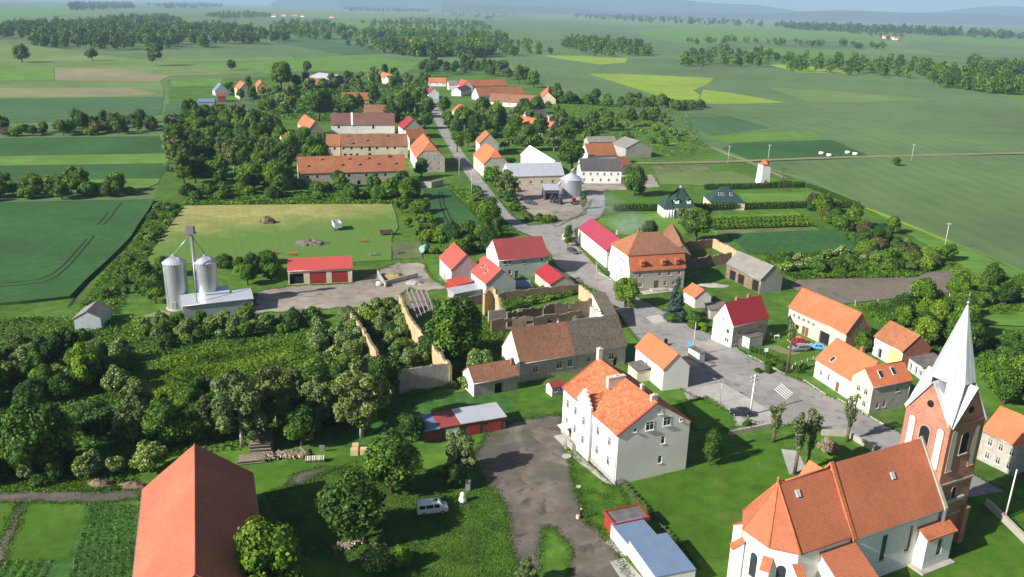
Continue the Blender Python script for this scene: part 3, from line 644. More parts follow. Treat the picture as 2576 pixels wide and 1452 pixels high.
# the tall white house with the stepped dormer
B = building('tenement_house', 'tall white two-storey house with patched mottled orange roof and stepped dormer gable', 'house', T_mot, W_clean, 8.7, t(8, 2085, 390), t(8, 1665, 20), (1655, 1013), endmat=W_gable, gmat=W_gable,
    wins=[('F', x, z, 1.0, 1.6) for z in (2.1, 5.5) for x in (.09, .245, .66, .86)] + [('R', .42, 8.55, 1.5, 1.5), ('R', .66, 8.75, 1.4, 1.5), ('R', .63, 5.6, .7, 1.3), ('R', .61, 2.2, .7, 1.3), ('R', .22, 8.75, .5, .6), ('R', .86, 9.0, .5, .55), ('R', .535, 11.0, .3, 1.1), ('R', .575, 11.0, .3, 1.1)],
    doors=[('F', .17, 1.1, 2.2)], chims=[(.46, -1.5, 1.3, (.75, 3.2), C_pale), (.02, 0, 1.8, (.8, .8), C_pale), (.73, .3, .9, (.5, .5), C_pale), (.93, .1, .7, (.5, 1.1), C_pale)], oh=.25, ridge=T_or2)
verge(B, paint('maroon_verge', (.3, .06, .045), .6))
bx0, bx1, fy = -B.L / 2 + B.L * .335, -B.L / 2 + B.L * .565, -B.yw
m = MB(); wdt = bx1 - bx0; d = .5
wall_rect(m, (bx0, fy - d, 0), (1, 0, 0), wdt, 0, 9.2, [(wdt * .5 - .5, 2.1, wdt * .5 + .5, 3.7), (wdt * .5 - .5, 5.5, wdt * .5 + .5, 7.1)])
m.poly([(bx0, fy, 0), (bx0, fy - d, 0), (bx0, fy - d, 9.2), (bx0, fy, 9.2)]); m.poly([(bx1, fy - d, 0), (bx1, fy, 0), (bx1, fy, 9.2), (bx1, fy - d, 9.2)])
m.build('projecting_bay', W_clean, B.root)
m = MB(); n = 5
for i in range(n):
    x0, x1 = bx0 - .15 + (wdt + .3) * i / 10, bx1 + .15 - (wdt + .3) * i / 10; m.bx(x0, x1, fy - d - .06, fy - d + .35, 9.2 + i * .55, 9.2 + (i + 1) * .55 - .002)
m.build('stepped_gable', W_clean, B.root)
m = MB(); x = (bx0 + bx1) / 2; m.slab([(bx0, fy - d + .3, 9.0), (x, fy - d + .3, 11.0), (x, -2.2, 11.0), (bx0, -4.6, 9.0)], .15); m.slab([(x, fy - d + .3, 11.0), (bx1, fy - d + .3, 9.0), (bx1, -4.6, 9.0), (x, -2.2, 11.0)], .15); m.build('dormer_roof', T_mot, B.roof)
for z in (2.1, 5.5):
    f, p = win_mesh(1.0, 1.6); wo = link('window', f, B.root, (x, fy - d + .1, z)); link('pane', p, wo)
boxpart(B, 'string_course', W_clean, -B.xw, bx0, fy - .07, fy - .003, 4.75, 4.9); boxpart(B, 'string_course', W_clean, bx1, B.xw, fy - .07, fy - .003, 4.75, 4.9)
m = MB(); m.tube((bx1 + .15, fy - .12, .1), (bx1 + .15, fy - .12, 8.6), .07); m.build('downpipe', m_metal, B.root)
m = MB(); m.slab([(-B.xw + 1.6, fy - 1.7, 2.6), (-B.xw + 3.6, fy - 1.7, 2.6), (-B.xw + 3.6, fy - .01, 2.9), (-B.xw + 1.6, fy - .01, 2.9)], .1); m.build('door_canopy', W_clean, B.root)
m = MB()
for i in range(3): m.bx(-B.xw + 1.5 - i * .3, -B.xw + 3.7 + i * .3, fy - 1.2 - i * .35, fy - .01, 0.02, .6 - i * .2)
m.build('steps', m_conc, B.root)
m = MB(); m.bx(-B.xw + 4.6, -B.xw + 6.4, fy - 1.3, fy - .02, .02, 1.0); m.bx(-B.xw + 4.6, -B.xw + 6.4, fy - 1.35, fy - 1.15, 1.002, 1.3); m.build('cellar_entrance', W_old, B.root)
m = MB(); m.bx(-B.xw - .05, B.xw + .05, fy - .12, fy - .004, .02, .8); m.build('plinth', W_grey, B.root)
TEN = B

# tan gabled house with orange roof
B = building('cottage', 'small cream house with clean orange gable roof beside the road and shaded side wall', 'house', T_or, W_white, 4.6, t(5, 2430, 1340), t(5, 2215, 1165), t(5, 2545, 1220), endmat=W_gable, gmat=W_gable, wins=[('F', .42, 2.6, .6, 1.2)], chims=[(.55, .2, .9, .5, m_dark)], ridge=T_or, oh=.2)
m = MB(); m.slab([(-3.2, -B.yw - 3.2, 2.5), (1.2, -B.yw - 3.2, 2.5), (1.2, -B.yw - .01, 2.9), (-3.2, -B.yw - .01, 2.9)], .12); m.build('porch_roof', T_tar, B.root)
m = MB(); m.bx(-3.0, 1.0, -B.yw - 3.0, -B.yw - .02, .02, 2.35); m.build('porch', W_cream, B.root)

# long row house, half brown half grey roof
B = building('row_house', 'long old house with half brown half mossy grey roof and white gable', 'house', [T_brown, T_grey], W_old, 4.2, t(5, 1350, 1295), t(5, 2160, 1160), t(5, 1280, 1035), split=.5, sag=.12, endmat=W_white, gmat=W_white,
    wins=[('F', .14, 1.6, 1.0, 1.2), ('F', .36, 1.6, 1.2, 1.5), ('F', .46, 1.6, 1.2, 1.5), ('F', .64, 1.9, .9, 1.2), ('F', .86, 1.6, 1.2, 1.4), ('L', .5, 5.6, .5, .9)], dark=[('F', .9, .02, .9, 1.9)])
# grey lean-to wing behind it towards the street
building('outbuilding', 'roofless-looking grey wing with slanting roof joined to the ruin by the street', 'outbuilding', T_grey, W_white, 3.2, t(5, 1985, 945), t(5, 2095, 940), t(5, 1935, 815), pitch=22, style='shed')
# brown roofed shed
B = building('shed', 'small shed with mossy brown roof and white gable beside the ruin', 'shed', T_brown, W_old, 3.0, t(5, 1000, 1445), t(5, 1348, 1382), t(5, 965, 1310), pitch=38, endmat=W_white, gmat=W_white, sag=.06, chims=[(.93, -.8, .9, .6)], dark=[('F', .55, .02, 1.6, 2.0)])
# tiny pink summer house
B = building('garden_hut', 'tiny pink hut with red roof on the lawn behind the tall house', 'hut', T_mar, plaster('pink_boards', (.6, .47, .5), .06), 1.9, t(8, 1590, 30), t(8, 1700, 5), t(8, 1560, -18), pitch=35, endmat=W_white, gmat=W_white, wins=[('F', .3, .9, .5, .6), ('F', .7, .9, .5, .6)], oh=.15)
# row of lock-up garages
e0, e1 = t(8, 620, 350), t(8, 1250, 243)
B = building('garage_row', 'row of four lock-up garages with patchwork silver red and blue sheet roofs', 'garage', [T_blu, T_mar, T_sil, T_sil], W_brown, 2.5, e0, e1, w=5.2, rise=.35, style='shed', split=[(-20, 20, 0)], oh=.2)
bpy.data.objects.remove(B.roof); m = MB(); X = B.L / 2
for x0, x1, mi, dz in ((-X, -X * .62, 0, -.1), (-X * .615, -X * .12, 1, .0), (-X * .115, X * .42, 2, .1), (X * .425, X, 3, .05)): m.slab([(x0, -B.a, 2.5 + dz), (x1, -B.a, 2.5 + dz), (x1, B.a, 2.85 + dz), (x0, B.a, 2.85 + dz)], .14, mi)
m.build('roof', [T_blu, T_mar, T_sil, T_sil], B.root)
for xf, mt in ((.1, W_brown), (.34, m_frame), (.6, W_red), (.86, W_red)): 
    m = MB(); m.bx(-1.2, 1.2, -.05, -.004, .05, 2.0); m.build('garage_door', mt, B.root, ((xf - .5) * 2 * B.xw, -B.yw, 0))
# houses of the farm on the street
B = building('farmhouse', 'pale house with tomato red gable roof nearest the farm yard', 'house', T_scar, W_mint, 5.0, t(5, 828, 588), t(5, 735, 490), t(5, 945, 470), endmat=W_grey, gmat=W_grey, wins=[('F', .3, 3.2, .7, 1.0)], doors=[('F', .45, 1.0, 2.0)], oh=.2)
building('lean_to', 'low red roofed lean-to between the two red gabled farm houses', 'lean-to', T_scar, W_red, 2.4, t(5, 870, 708), t(5, 1008, 668), t(5, 845, 650), pitch=15, style='shed')
B = building('farmhouse', 'mint walled house with red roof and two skylights', 'house', T_scar, W_mint, 4.2, t(5, 1090, 695), t(5, 960, 585), t(5, 1210, 580), endmat=W_green, gmat=W_green, sky=[(.35, .58, .8, 1.1), (.62, .45, .8, 1.1)], oh=.2)
B = building('farmhouse', 'two-storey pale green house with wide maroon roof at the road bend', 'house', T_mar, W_green, 5.5, t(5, 1190, 515), t(5, 1570, 485), t(5, 1140, 355), endmat=W_mint, gmat=W_mint,
    wins=row('F', 2, 4.1, .8, 1.0, .12, .22) + [('F', .5, 4.0, .8, 1.1), ('F', .86, 4.1, .7, 1.0), ('F', .22, 1.2, .9, 1.2), ('L', .5, 6.6, .6, .9)], doors=[('F', .36, 1.0, 2.1)])
B = building('garage', 'small garage with crimson roof behind the ruin courtyard wall', 'garage', T_red, W_cream, 2.9, t(5, 1575, 700), t(5, 1455, 600), t(5, 1665, 620), pitch=30, endmat=W_grey, gmat=W_grey)
building('lean_to', 'long pale blue sheet roof beside the skylight house', 'lean-to', T_sil, W_grey, 2.2, t(5, 850, 770), t(5, 1095, 722), t(5, 840, 745), w=3.6, rise=.5, style='shed')
building('carport', 'dark blue sheet carport roof beside the crimson garage', 'carport', T_blu, W_grey, 2.2, t(5, 1318, 712), t(5, 1445, 708), t(5, 1320, 660), w=4.2, rise=.3, style='shed')
# long white hall with crimson roof
B = building('village_hall', 'long white single-storey hall with magenta red roof along the street', 'hall', T_mag, W_clean, 5.0, t(5, 2000, 445), t(5, 1785, 270), t(5, 2115, 360), wins=[('F', .3, 1.6, 1.2, 1.3), ('F', .5, .9, .6, 2.4), ('F', .68, .9, .6, 2.6), ('F', .87, .9, .6, 2.6)], chims=[(.45, 4.2, 1.6, .6, C_pale)], oh=.2)
# mansard manor
e0, e1 = (1584, 683), (1726, 674)
E0, E1 = P(*e0, 5.6), P(*e1, 5.6); L = float(np.linalg.norm(E1 - E0)); u = (E1 - E0) / L; v = np.array([-u[1], u[0], 0]); Wm = 15.0; c = (E0 + E1) / 2 + v * Wm / 2
B = building('manor_house', 'big white house with tall brown and orange mansard roof and half hips', 'house', T_brown, W_old, 5.6, frame=((c[0], c[1], 0), math.atan2(u[1], u[0]), L, Wm / 2, .8), endmat=W_clean, gmat=W_clean, style='hip', hipx=2,
    wins=row('F', 5, 3.6, .9, 1.3, .2, .9, (1,)) + [('F', .22, .9, .9, 1.3), ('F', .66, .9, .9, 1.2), ('F', .82, .9, .9, 1.2)] + row('L', 4, 3.7, .7, 1.2, .2, .85) + row('L', 4, 1.0, .7, 1.2, .2, .85), doors=[('F', .5, 1.3, 2.4)], oh=.35)
bpy.data.objects.remove(B.roof); X, a, h = B.L / 2, B.a, 5.6; m = MB()
zb, yb = h + 4.0, a - 1.7; zr = zb + 4.3; xr = X - 5.0
for s in (-1, 1):
    p = [(-X, s * a, h), (X, s * a, h), (X, s * yb, zb), (-X, s * yb, zb)]; m.slab(p if s < 0 else p[::-1], .18, 1)
    p = [(-X - .25, s * (yb + .3), zb - .1), (X + .25, s * (yb + .3), zb - .1), (xr, 0, zr), (-xr, 0, zr)]; m.slab(p if s < 0 else p[::-1], .18, 0)
m.slab([(X + .25, -yb - .3, zb - .1), (X + .25, yb + .3, zb - .1), (xr, 0, zr)], .18, 2); m.slab([(-X - .25, yb + .3, zb - .1), (-X - .25, -yb - .3, zb - .1), (-xr, 0, zr)], .18, 2)
ro = m.build('roof', [T_brown, T_or2, T_rust], B.root)
for sx in (-1, 1):
    x = sx * (B.xw); m = MB(); p = [(x, -a + .4, h - .1), (x, a - .4, h - .1), (x, yb - .1, zb - .15), (x, -yb + .1, zb - .15)]; m.poly(p if sx > 0 else p[::-1]); m.build('gable_wall', W_clean, B.root)
for y in (-3, -1, 1, 3): 
    f, p = win_mesh(.7, 1.2); wo = link('window', f, B.root, (-B.xw - .035, y, 6.6), (0, 0, -PI / 2)); link('pane', p, wo)
for x in (-4.5, 1.5, 5.5):
    m = MB(); m.slab([(x - .7, -a - .3, h + 2.5), (x + .7, -a - .3, h + 2.5), (x + .7, -a + 1.6, h + 2.9), (x - .7, -a + 1.6, h + 2.9)], .12); m.bx(x - .55, x + .55, -a + .1, -a + 1.4, h + 1.2, h + 2.35); m.build('dormer', T_or2, ro)
for x, y, z in ((-3, -2.2, zb + 2.3), (3, -2.6, zb + 2.0)):
    m = MB(); m.slab([(x - .8, y - .5, z - .1), (x + .8, y - .5, z - .1), (x, y + .9, z + 1.0)], .1); m.build('dormer', T_brown, ro)
m = MB(); m.bx(-2.6, -2.0, 1.0, 1.6, zr - 1.5, zr + .8); m.bx(-2.7, -1.9, .9, 1.7, zr + .802, zr + .95); m.build('chimney', C_brick, ro)
m = MB(); m.bx(-1.9, 2.4, -a - 1.6, -a + .2, .02, .5); m.build('front_steps', m_conc, B.root)
MAN = B
# barns and sheds behind the manor
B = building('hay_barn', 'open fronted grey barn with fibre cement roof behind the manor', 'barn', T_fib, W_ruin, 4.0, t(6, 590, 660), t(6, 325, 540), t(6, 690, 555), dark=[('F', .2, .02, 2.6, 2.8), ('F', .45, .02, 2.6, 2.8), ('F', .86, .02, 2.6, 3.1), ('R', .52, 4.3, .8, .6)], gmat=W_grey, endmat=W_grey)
building('ruined_barn', 'barn with sagging holed brown roof beside the manor', 'barn', T_brown, W_ruin, 4.5, t(6, 70, 478), t(6, -20, 305), t(6, 20, 300), w=5.5, pitch=48, flip=-1, sag=.4)
B = building('cottage', 'low cottage with orange tiled roof near the blue spruce', 'house', T_or2, W_white, 2.8, t(6, 90, 800), t(6, 0, 742), t(6, 160, 732), pitch=38)
B = building('shed', 'low grey shed roof behind the crimson roofed house', 'shed', T_tar, W_old, 2.4, t(6, 205, 890), t(6, 160, 835), t(6, 300, 815), pitch=12, style='shed', w=5)
# crimson roofed white house at the street
B = building('street_house', 'white house with crimson roof and small white porch on the street', 'house', T_red, W_old, 5.2, t(6, 385, 1015), t(6, 655, 950), t(6, 320, 835), endmat=W_white, gmat=W_white, wins=[('L', .72, 3.0, .5, 1.0), ('L', .8, 3.0, .5, 1.0), ('L', .7, .9, .5, 1.0), ('L', .8, .9, .5, 1.0), ('L', .5, 5.6, .4, .6), ('F', .2, 2.8, 1.0, 1.3), ('F', .8, 2.8, 1.0, 1.3), ('F', .12, .8, 1.0, 1.3)], chims=[(.35, .3, .9, .6), (.68, .3, .9, .6)], oh=.2)
boxpart(B, 'porch', W_clean, -B.xw + 3.2, -B.xw + 7.4, -B.yw - 2.2, -B.yw - .01, .02, 2.5); boxpart(B, 'porch_roof', T_tar, -B.xw + 3.0, -B.xw + 7.6, -B.yw - 2.45, -B.yw - .01, 2.502, 2.65)
# long orange barn with yard
B = building('long_barn', 'long farm building with weathered orange roof behind the parked cars', 'barn', T_or2, W_cream, 5.0, t(6, 1235, 1070), t(6, 795, 865), t(6, 1355, 910), endmat=W_ruin, gmat=W_ruin, wins=row('F', 5, 3.0, .8, .9, .1, .45), dark=[('F', .66, .02, 3.0, 3.0)], doors=[('F', .3, 1.0, 2.1), ('F', .36, 1.0, 2.1)], ridge=T_or2)
# L shaped orange house
B = building('corner_house', 'white house with bright orange roof on the road by the church', 'house', T_or, W_clean, 4.0, t(6, 1300, 1447), t(6, 995, 1255), t(6, 1420, 1228), pitch=42, wins=[('F', .16, 1.1, .8, 1.4), ('F', .36, 1.1, .8, 1.4)], doors=[('F', .6, 1.0, 2.1)], sky=[(.3, .3, .8, 1.2)], chims=[(.6, .3, 1.1, .7)], ridge=T_or)
CORNER = B
B = building('corner_house_wing', 'gabled cross wing with two roof windows beside the church tower', 'house', T_or, W_old, 5.6, t(9, 932, 527), t(9, 1125, 492), t(9, 887, 430), endmat=W_cream, gmat=W_cream, wins=[('F', .2, .9, .6, 1.2), ('F', .38, .9, .6, 1.2), ('F', .68, 3.6, .8, 1.0), ('L', .35, 3.2, .9, 1.2), ('L', .7, 3.2, .9, 1.2), ('L', .35, .8, .9, 1.2), ('L', .7, .8, .9, 1.2)], sky=[(.3, .55, .8, 1.4), (.63, .6, .8, 1.4)], ridge=T_or, oh=.25)
bpy.context.view_layer.update()
for ch in list(B.root.children):      # the wing belongs to the same house
    mw_ = B.root.matrix_world @ ch.matrix_basis; ch.parent = CORNER.root; ch.matrix_basis = CORNER.root.matrix_world.inverted() @ mw_
    if ch.name.split('.')[0] in ('roof', 'wall'): ch.name = 'wing_' + ch.name.split('.')[0]
bpy.data.objects.remove(B.root); CORNER.root['label'] = 'white house with bright orange roof and gabled cross wing on the road by the church'
# barn with lemon wall, grey annex
B = building('small_barn', 'brown red roofed barn with a yellow wall panel', 'barn', T_rust, W_white, 4.3, t(6, 1660, 1205), t(6, 1440, 1085), t(6, 1795, 1080), endmat=W_brick, gmat=W_brick, dark=[('F', .25, .02, 1.2, 2.2)])
boxpart(B, 'painted_panel', W_lem, 0.5, B.xw - .2, -B.yw - .08, -B.yw - .004, .05, 3.7)
building('annex', 'flat grey roofed annex with white open front behind the church spire', 'annex', T_tar, W_white, 2.9, t(6, 1815, 1325), t(6, 1680, 1225), t(6, 1900, 1300), w=6.2, rise=.4, style='shed', dark=[('F', .3, .02, 1.0, 2.0), ('F', .6, .02, 1.0, 2.0), ('F', .85, .6, 1.0, 1.2)])
# house behind the tower
building('road_house', 'beige house with orange roof half hidden by the church tower', 'house', T_or, W_old, 5.4, t(9, 1640, 820), t(9, 1455, 735), t(9, 1700, 675), pitch=42, endmat=W_grey, gmat=W_grey, wins=row('F', 3, 3.2, .8, 1.2, .25, .85) + row('F', 3, .8, .8, 1.2, .25, .85), ridge=T_or)
# big salmon barn in the lower left corner
E = P(*t(7, 1075, 790), 5.0); F_ = P(*t(7, 1005, 1452), 5.0); u = (F_ - E) / np.linalg.norm(F_ - E); q = E + u * 30
B = Bld(); Lb = 30.0; v = np.array([-u[1], u[0], 0]); v = v if v[0] > 0 else -v
c = E + u * Lb / 2 + v * 7.4; xax = np.array([v[1], -v[0]])
B = building('big_barn', 'huge barn with salmon tiled roof, its ridge pointing at the viewer', 'barn', T_barn, W_brick, 5.0, frame=((c[0], c[1], 0), math.atan2(xax[1], xax[0]), Lb, 7.4, 5.9), ridge=T_barn, sag=.05)
# garages at the bottom
B = building('red_container', 'red walled shed with rimmed grey tar roof at the end of the garages', 'garage', T_tar, W_red, 2.3, t(8, 2065, 1062), t(8, 2325, 1008), w=3.4, rise=.02, style='shed', frame=None, oh=.1, og=.1)
m = MB(); X, a = B.L / 2, B.a
for (x0, x1, y0, y1) in ((-X - .05, X + .05, -a - .05, -a + .15), (-X - .05, X + .05, a - .15, a + .05), (-X - .05, -X + .15, -a + .152, a - .152), (X - .15, X + .05, -a + .152, a - .152)): m.bx(x0, x1, y0, y1, 2.0, 2.5)
m.build('roof_rim', W_red, B.root)
B = building('garage', 'middle garage with blue grey sheet roof and pale apron', 'garage', T_blu, W_white, 2.2, t(8, 2155, 1195), t(8, 2390, 1140), w=4.6, rise=.12, style='shed', oh=.08, og=.05)
m = MB(); m.bx(-1.1, 1.1, -.05, -.004, .05, 1.9); m.build('garage_door', m_frame, B.root, (-B.xw, 0, 0), (0, 0, -PI / 2))
B = building('garage', 'largest blue grey roofed garage at the bottom edge with white doors', 'garage', T_blu, W_white, 2.4, (1650, 1452), (1752, 1432), w=8.0, rise=.15, style='shed', oh=.08, og=.05)
for y in (-2, 1.6):
    m = MB(); m.bx(-1.2, 1.2, -.05, -.004, .05, 2.0); m.build('garage_door', m_frame, B.root, (-B.xw, y, 0), (0, 0, -PI / 2))
sheet('concrete_apron', [t(8, 1990, 1195), t(8, 2065, 1150), t(8, 2160, 1270), t(8, 2130, 1310)], m_conc, .08, seg=9)
sheet('concrete_apron', [t(8, 2025, 1345), t(8, 2130, 1310), t(8, 2290, 1480), t(8, 2130, 1500)], m_conc, .085, seg=9)

# silo farm
B = building('machine_garage', 'long garage with bright red roof and red roller doors', 'garage', T_scar, W_cream, 3.9, (722, 682), (888, 675), w=8.5, rise=1.0, style='shed', dark=[('F', .13, .05, 3.6, 2.9)], doors=[('F', .46, 4.2, 3.2, W_red), ('F', .8, 4.2, 3.2, W_red)])
B = building('grain_shed', 'low silver metal shed in front of the two grain silos', 'shed', T_sil, corr('grey_sheet_wall', (.4, .42, .44), .4, .2, .6), 3.3, t(4, 1372, 858), t(4, 1915, 803), w=6.4, rise=.7, style='shed', oh=.15)
m = MB(); m.slab([(-2.6, 1.2, 4.1), (3.0, 1.2, 4.1), (3.0, 5.4, 4.5), (-2.6, 5.4, 4.5)], .12); m.bx(-2.5, 2.9, 1.4, 5.3, .02, 3.9); m.build('raised_bay', T_sil, B.root)
fa, fb, fc = P(*t(4, 548, 952), 2.7), P(*t(4, 760, 957), 2.7), P(*t(4, 843, 872), 2.7); ax_ = (fc - fb)[:2]; Ls = float(np.linalg.norm(ax_)); ctr = (fa + fb)[:2] / 2 + ax_ / 2
building('block_shed', 'old grey fibre roofed hut at the edge of the green field', 'shed', T_fib, plaster('blue_grey_render', (.42, .46, .5), .15), 2.7, frame=((ctr[0], ctr[1], 0), math.atan2(ax_[1], ax_[0]), Ls, float(np.linalg.norm((fb - fa)[:2])) / 2, 1.7), sag=.05)
m_silo = corr('corrugated_silo_steel', (.55, .58, .62), .35, .7, .38, .07)
def silo(px, r, h, label, cone=1.5):
    b = P(*px); root = thing('grain_silo', label, 'silo', (b[0], b[1], 0), 0, 'grain silos')
    m = MB(); m.lathe([(r + .25, .02), (r + .25, .35), (r, .352)], 28, smooth=False); m.build('base_ring', m_conc, root)
    m = MB(); n = 12; m.lathe([(r + (.03 if i % 2 else 0), .353 + (h - .353) * i / 24) for i in range(25)], 32); m.build('drum', m_silo, root)
    m = MB(); m.lathe([(r + .2, h - .02), (.5, h + cone), (.5, h + cone + .3), (0, h + cone + .4)], 24, smooth=False)
    for i in range(24):
        a_ = 2 * PI * (i + .5) / 24; m.tube((math.cos(a_) * (r + .2), math.sin(a_) * (r + .2), h), (math.cos(a_) * .5, math.sin(a_) * .5, h + cone + .03), .04, .04, 4)
    m.build('cone_roof', T_sil, root)
    m = MB(); a_ = -2.2; x, y = math.cos(a_) * (r + .12), math.sin(a_) * (r + .12)
    for s in (-.2, .2): m.tube((x + s, y - s * .3, .4), (x + s, y - s * .3, h), .03, .03, 5)
    for i in range(int(h / .5)): m.tube((x - .2, y + .06, .6 + i * .5), (x + .2, y - .06, .6 + i * .5), .02, .02, 4)
    m.build('ladder', m_metal, root)
    m = MB(); m.bx(-.5, .5, -r - .1, -r + .1, .6, 2.2); m.build('hatch', m_metal, root); return b
s1 = silo(t(4, 1350, 872), 2.55, 11.4, 'left tall steel grain silo with conical top'); s2 = silo(t(4, 1582, 858), 2.45, 11.2, 'right tall steel grain silo behind the silver shed')
eb = P(*t(4, 1495, 868)); root = thing('grain_elevator', 'thin bucket elevator tower with spouts above the silos', 'elevator', (eb[0], eb[1], 0))
m = MB(); H_ = 18.5; m.bx(-.35, .35, -.25, .25, .02, H_); m.build('leg', m_metal, root)
m = MB(); m.bx(-.9, .9, -.55, .55, H_ + .002, H_ + 1.5); m.bx(-1.1, 1.1, -.8, .8, H_ - .25, H_ - .05); m.build('head', paint('dark_elevator_head', (.16, .16, .18), .6), root)
for s in (s1, s2):
    m = MB(); m.tube((0, 0, H_ - .4), (s[0] - eb[0], s[1] - eb[1], 13.1), .12, .12, 8); m.build('spout', m_metal, root)
m = MB(); m.tube((.2, -.3, H_ - .6), (2.6, -7.2, .8), .13, .13, 8); m.build('spout', m_metal, root)
m = MB()
for s in (-1, 1): m.tube((s * .3, .5, .02), (s * .3, .5, H_ - 1), .03, .03, 4)
for i in range(30): m.tube((-.3, .5, .8 + i * .6), (.3, .5, .8 + i * .6), .025, .025, 4)
m.build('ladder', m_metal, root)
# ------------------------------------------------------------------ houses further up the street
def far(name, label, cat, roofm, wallm, h, e0, e1, r=None, pitch=42, **k): return building(name, label, cat, roofm, wallm, h, e0, e1, r, pitch, **k)
far('estate_barn', 'long brown orange tiled barn with bat dormers facing the meadow', 'barn', T_rust, W_old, 5.2, t(11, 195, 960), t(11, 1750, 915), t(11, 165, 715), 44, endmat=W_white, gmat=W_white, sag=.1,
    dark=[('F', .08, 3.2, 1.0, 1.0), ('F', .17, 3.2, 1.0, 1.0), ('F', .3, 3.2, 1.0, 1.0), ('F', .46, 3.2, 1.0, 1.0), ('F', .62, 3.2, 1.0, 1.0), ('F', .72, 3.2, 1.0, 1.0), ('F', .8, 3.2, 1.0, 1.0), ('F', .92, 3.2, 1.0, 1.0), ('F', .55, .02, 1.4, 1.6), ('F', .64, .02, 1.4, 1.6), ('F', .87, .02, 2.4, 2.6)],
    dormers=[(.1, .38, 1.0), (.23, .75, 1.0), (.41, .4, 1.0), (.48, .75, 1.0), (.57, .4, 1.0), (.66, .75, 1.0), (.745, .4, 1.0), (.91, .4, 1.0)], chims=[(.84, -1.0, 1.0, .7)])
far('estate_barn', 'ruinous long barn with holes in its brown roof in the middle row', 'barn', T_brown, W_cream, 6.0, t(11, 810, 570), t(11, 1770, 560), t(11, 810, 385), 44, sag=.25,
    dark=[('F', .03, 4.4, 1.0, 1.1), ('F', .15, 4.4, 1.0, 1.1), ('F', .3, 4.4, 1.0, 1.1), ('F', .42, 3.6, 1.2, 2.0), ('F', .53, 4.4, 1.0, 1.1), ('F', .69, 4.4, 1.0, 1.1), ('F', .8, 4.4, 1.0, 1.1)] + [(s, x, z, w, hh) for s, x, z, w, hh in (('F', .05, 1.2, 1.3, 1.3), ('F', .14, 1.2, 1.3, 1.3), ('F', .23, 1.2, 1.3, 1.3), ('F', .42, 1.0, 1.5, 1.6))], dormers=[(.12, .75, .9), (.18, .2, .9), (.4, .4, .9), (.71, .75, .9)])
far('estate_barn', 'brighter orange roofed end of the ruinous barn behind a tree', 'barn', T_rust, W_cream, 5.8, t(11, 590, 565), t(11, 800, 565), t(11, 480, 385), 44, dark=[('F', .6, 4.0, 1.0, 1.1)])
far('estate_barn', 'low ochre roofed barn joining the holed barn by the street', 'barn', T_rust, W_cream, 5.4, t(11, 1790, 470), t(11, 2050, 450), t(11, 1500, 330), 42, w=10)
far('estate_barn', 'short rust roofed barn peeping left behind the round tree', 'barn', T_rust, W_cream, 5.0, t(11, -10, 540), t(11, 130, 530), t(11, 0, 385), 44)
B = far('gatehouse', 'house with orange half hipped roof and grey gable by the street', 'house', T_or2, W_clean, 6.4, t(11, 1880, 740), t(11, 1785, 575), t(11, 2040, 470), 46, style='halfhip', q=.5, endmat=W_old, gmat=W_old, wins=row('R', 2, 6.6, .8, 1.2, .35, .6) + row('R', 3, 3.4, .8, 1.3, .2, .8) + row('R', 2, .8, .8, 1.3, .5, .8) + row('F', 3, 3.2, .8, 1.3, .2, .8), chims=[(.6, .5, 1.0, .7)], ridge=T_or2)
far('red_house', 'house with red roof and pale gable behind the holed barn', 'house', T_red, W_white, 5.5, t(11, 1690, 325), t(11, 1620, 270), t(11, 1840, 180), 42, endmat=W_grey, gmat=W_grey, wins=[('R', .5, 6.0, .8, 1.4)])
B = far('estate_barn', 'barn with plum grey roof split by a white firewall', 'barn', [T_dk, T_dk], W_white, 5.5, t(11, 660, 262), t(11, 1580, 262), t(11, 640, 90), 44, endmat=W_clean, gmat=W_clean, dark=[('F', .12, 3.4, 1.2, 1.4), ('F', .66, 3.2, 1.2, 2.0)])
m = MB(); x = -B.L / 2 + B.L * .33; m.slab([(x - .5, -B.a - .1, B.h + .1), (x + .5, -B.a - .1, B.h + .1), (x + .5, 0, B.h + B.b + .25), (x - .5, 0, B.h + B.b + .25)], .4); m.build('firewall_coping', W_clean, B.roof)
far('estate_barn', 'brown roofed barn peeking out behind the plum grey roof', 'barn', T_brown, W_white, 5.5, t(11, 1140, 85), t(11, 1520, 85), t(11, 1120, 20), 44, w=9)
B = far('gabled_barn', 'tall barn with orange roof slope lit by the sun at the wood edge', 'barn', T_or2, W_cream, 5.5, t(11, 330, 350), t(11, 180, 240), t(11, 430, 200), 50, endmat=W_old, gmat=W_old)
far('street_house', 'orange half hipped house beside the street opposite the gatehouse', 'house', T_or, W_cream, 6.0, t(12, 270, 475), t(12, 135, 350), t(12, 385, 255), 45, style='halfhip', q=.5, endmat=W_old, gmat=W_old, wins=row('R', 4, 3.6, .9, 1.3, .12, .88) + row('R', 3, .9, .9, 1.3, .2, .8) + row('F', 3, 3.4, .9, 1.3, .2, .8), ridge=T_or)
far('street_house', 'orange gabled house behind the half hipped street house', 'house', T_or2, W_white, 6.0, t(12, 215, 215), t(12, 165, 165), t(12, 330, 90), 45, endmat=W_old, gmat=W_old, w=10)
far('metal_hall', 'hall with pale silver metal roof in the machine yard', 'hall', T_sil, W_cream, 4.8, t(12, 590, 632), t(12, 1300, 612), t(12, 560, 460), 38, endmat=W_white, gmat=W_white, wins=row('F', 4, 1.6, 1.2, 1.2, .2, .8))
far('white_barn', 'barn with dazzling white sheet roof behind the metal hall', 'barn', T_wht, W_clean, 5.5, t(12, 735, 352), t(12, 1045, 560), t(12, 855, 232), None)
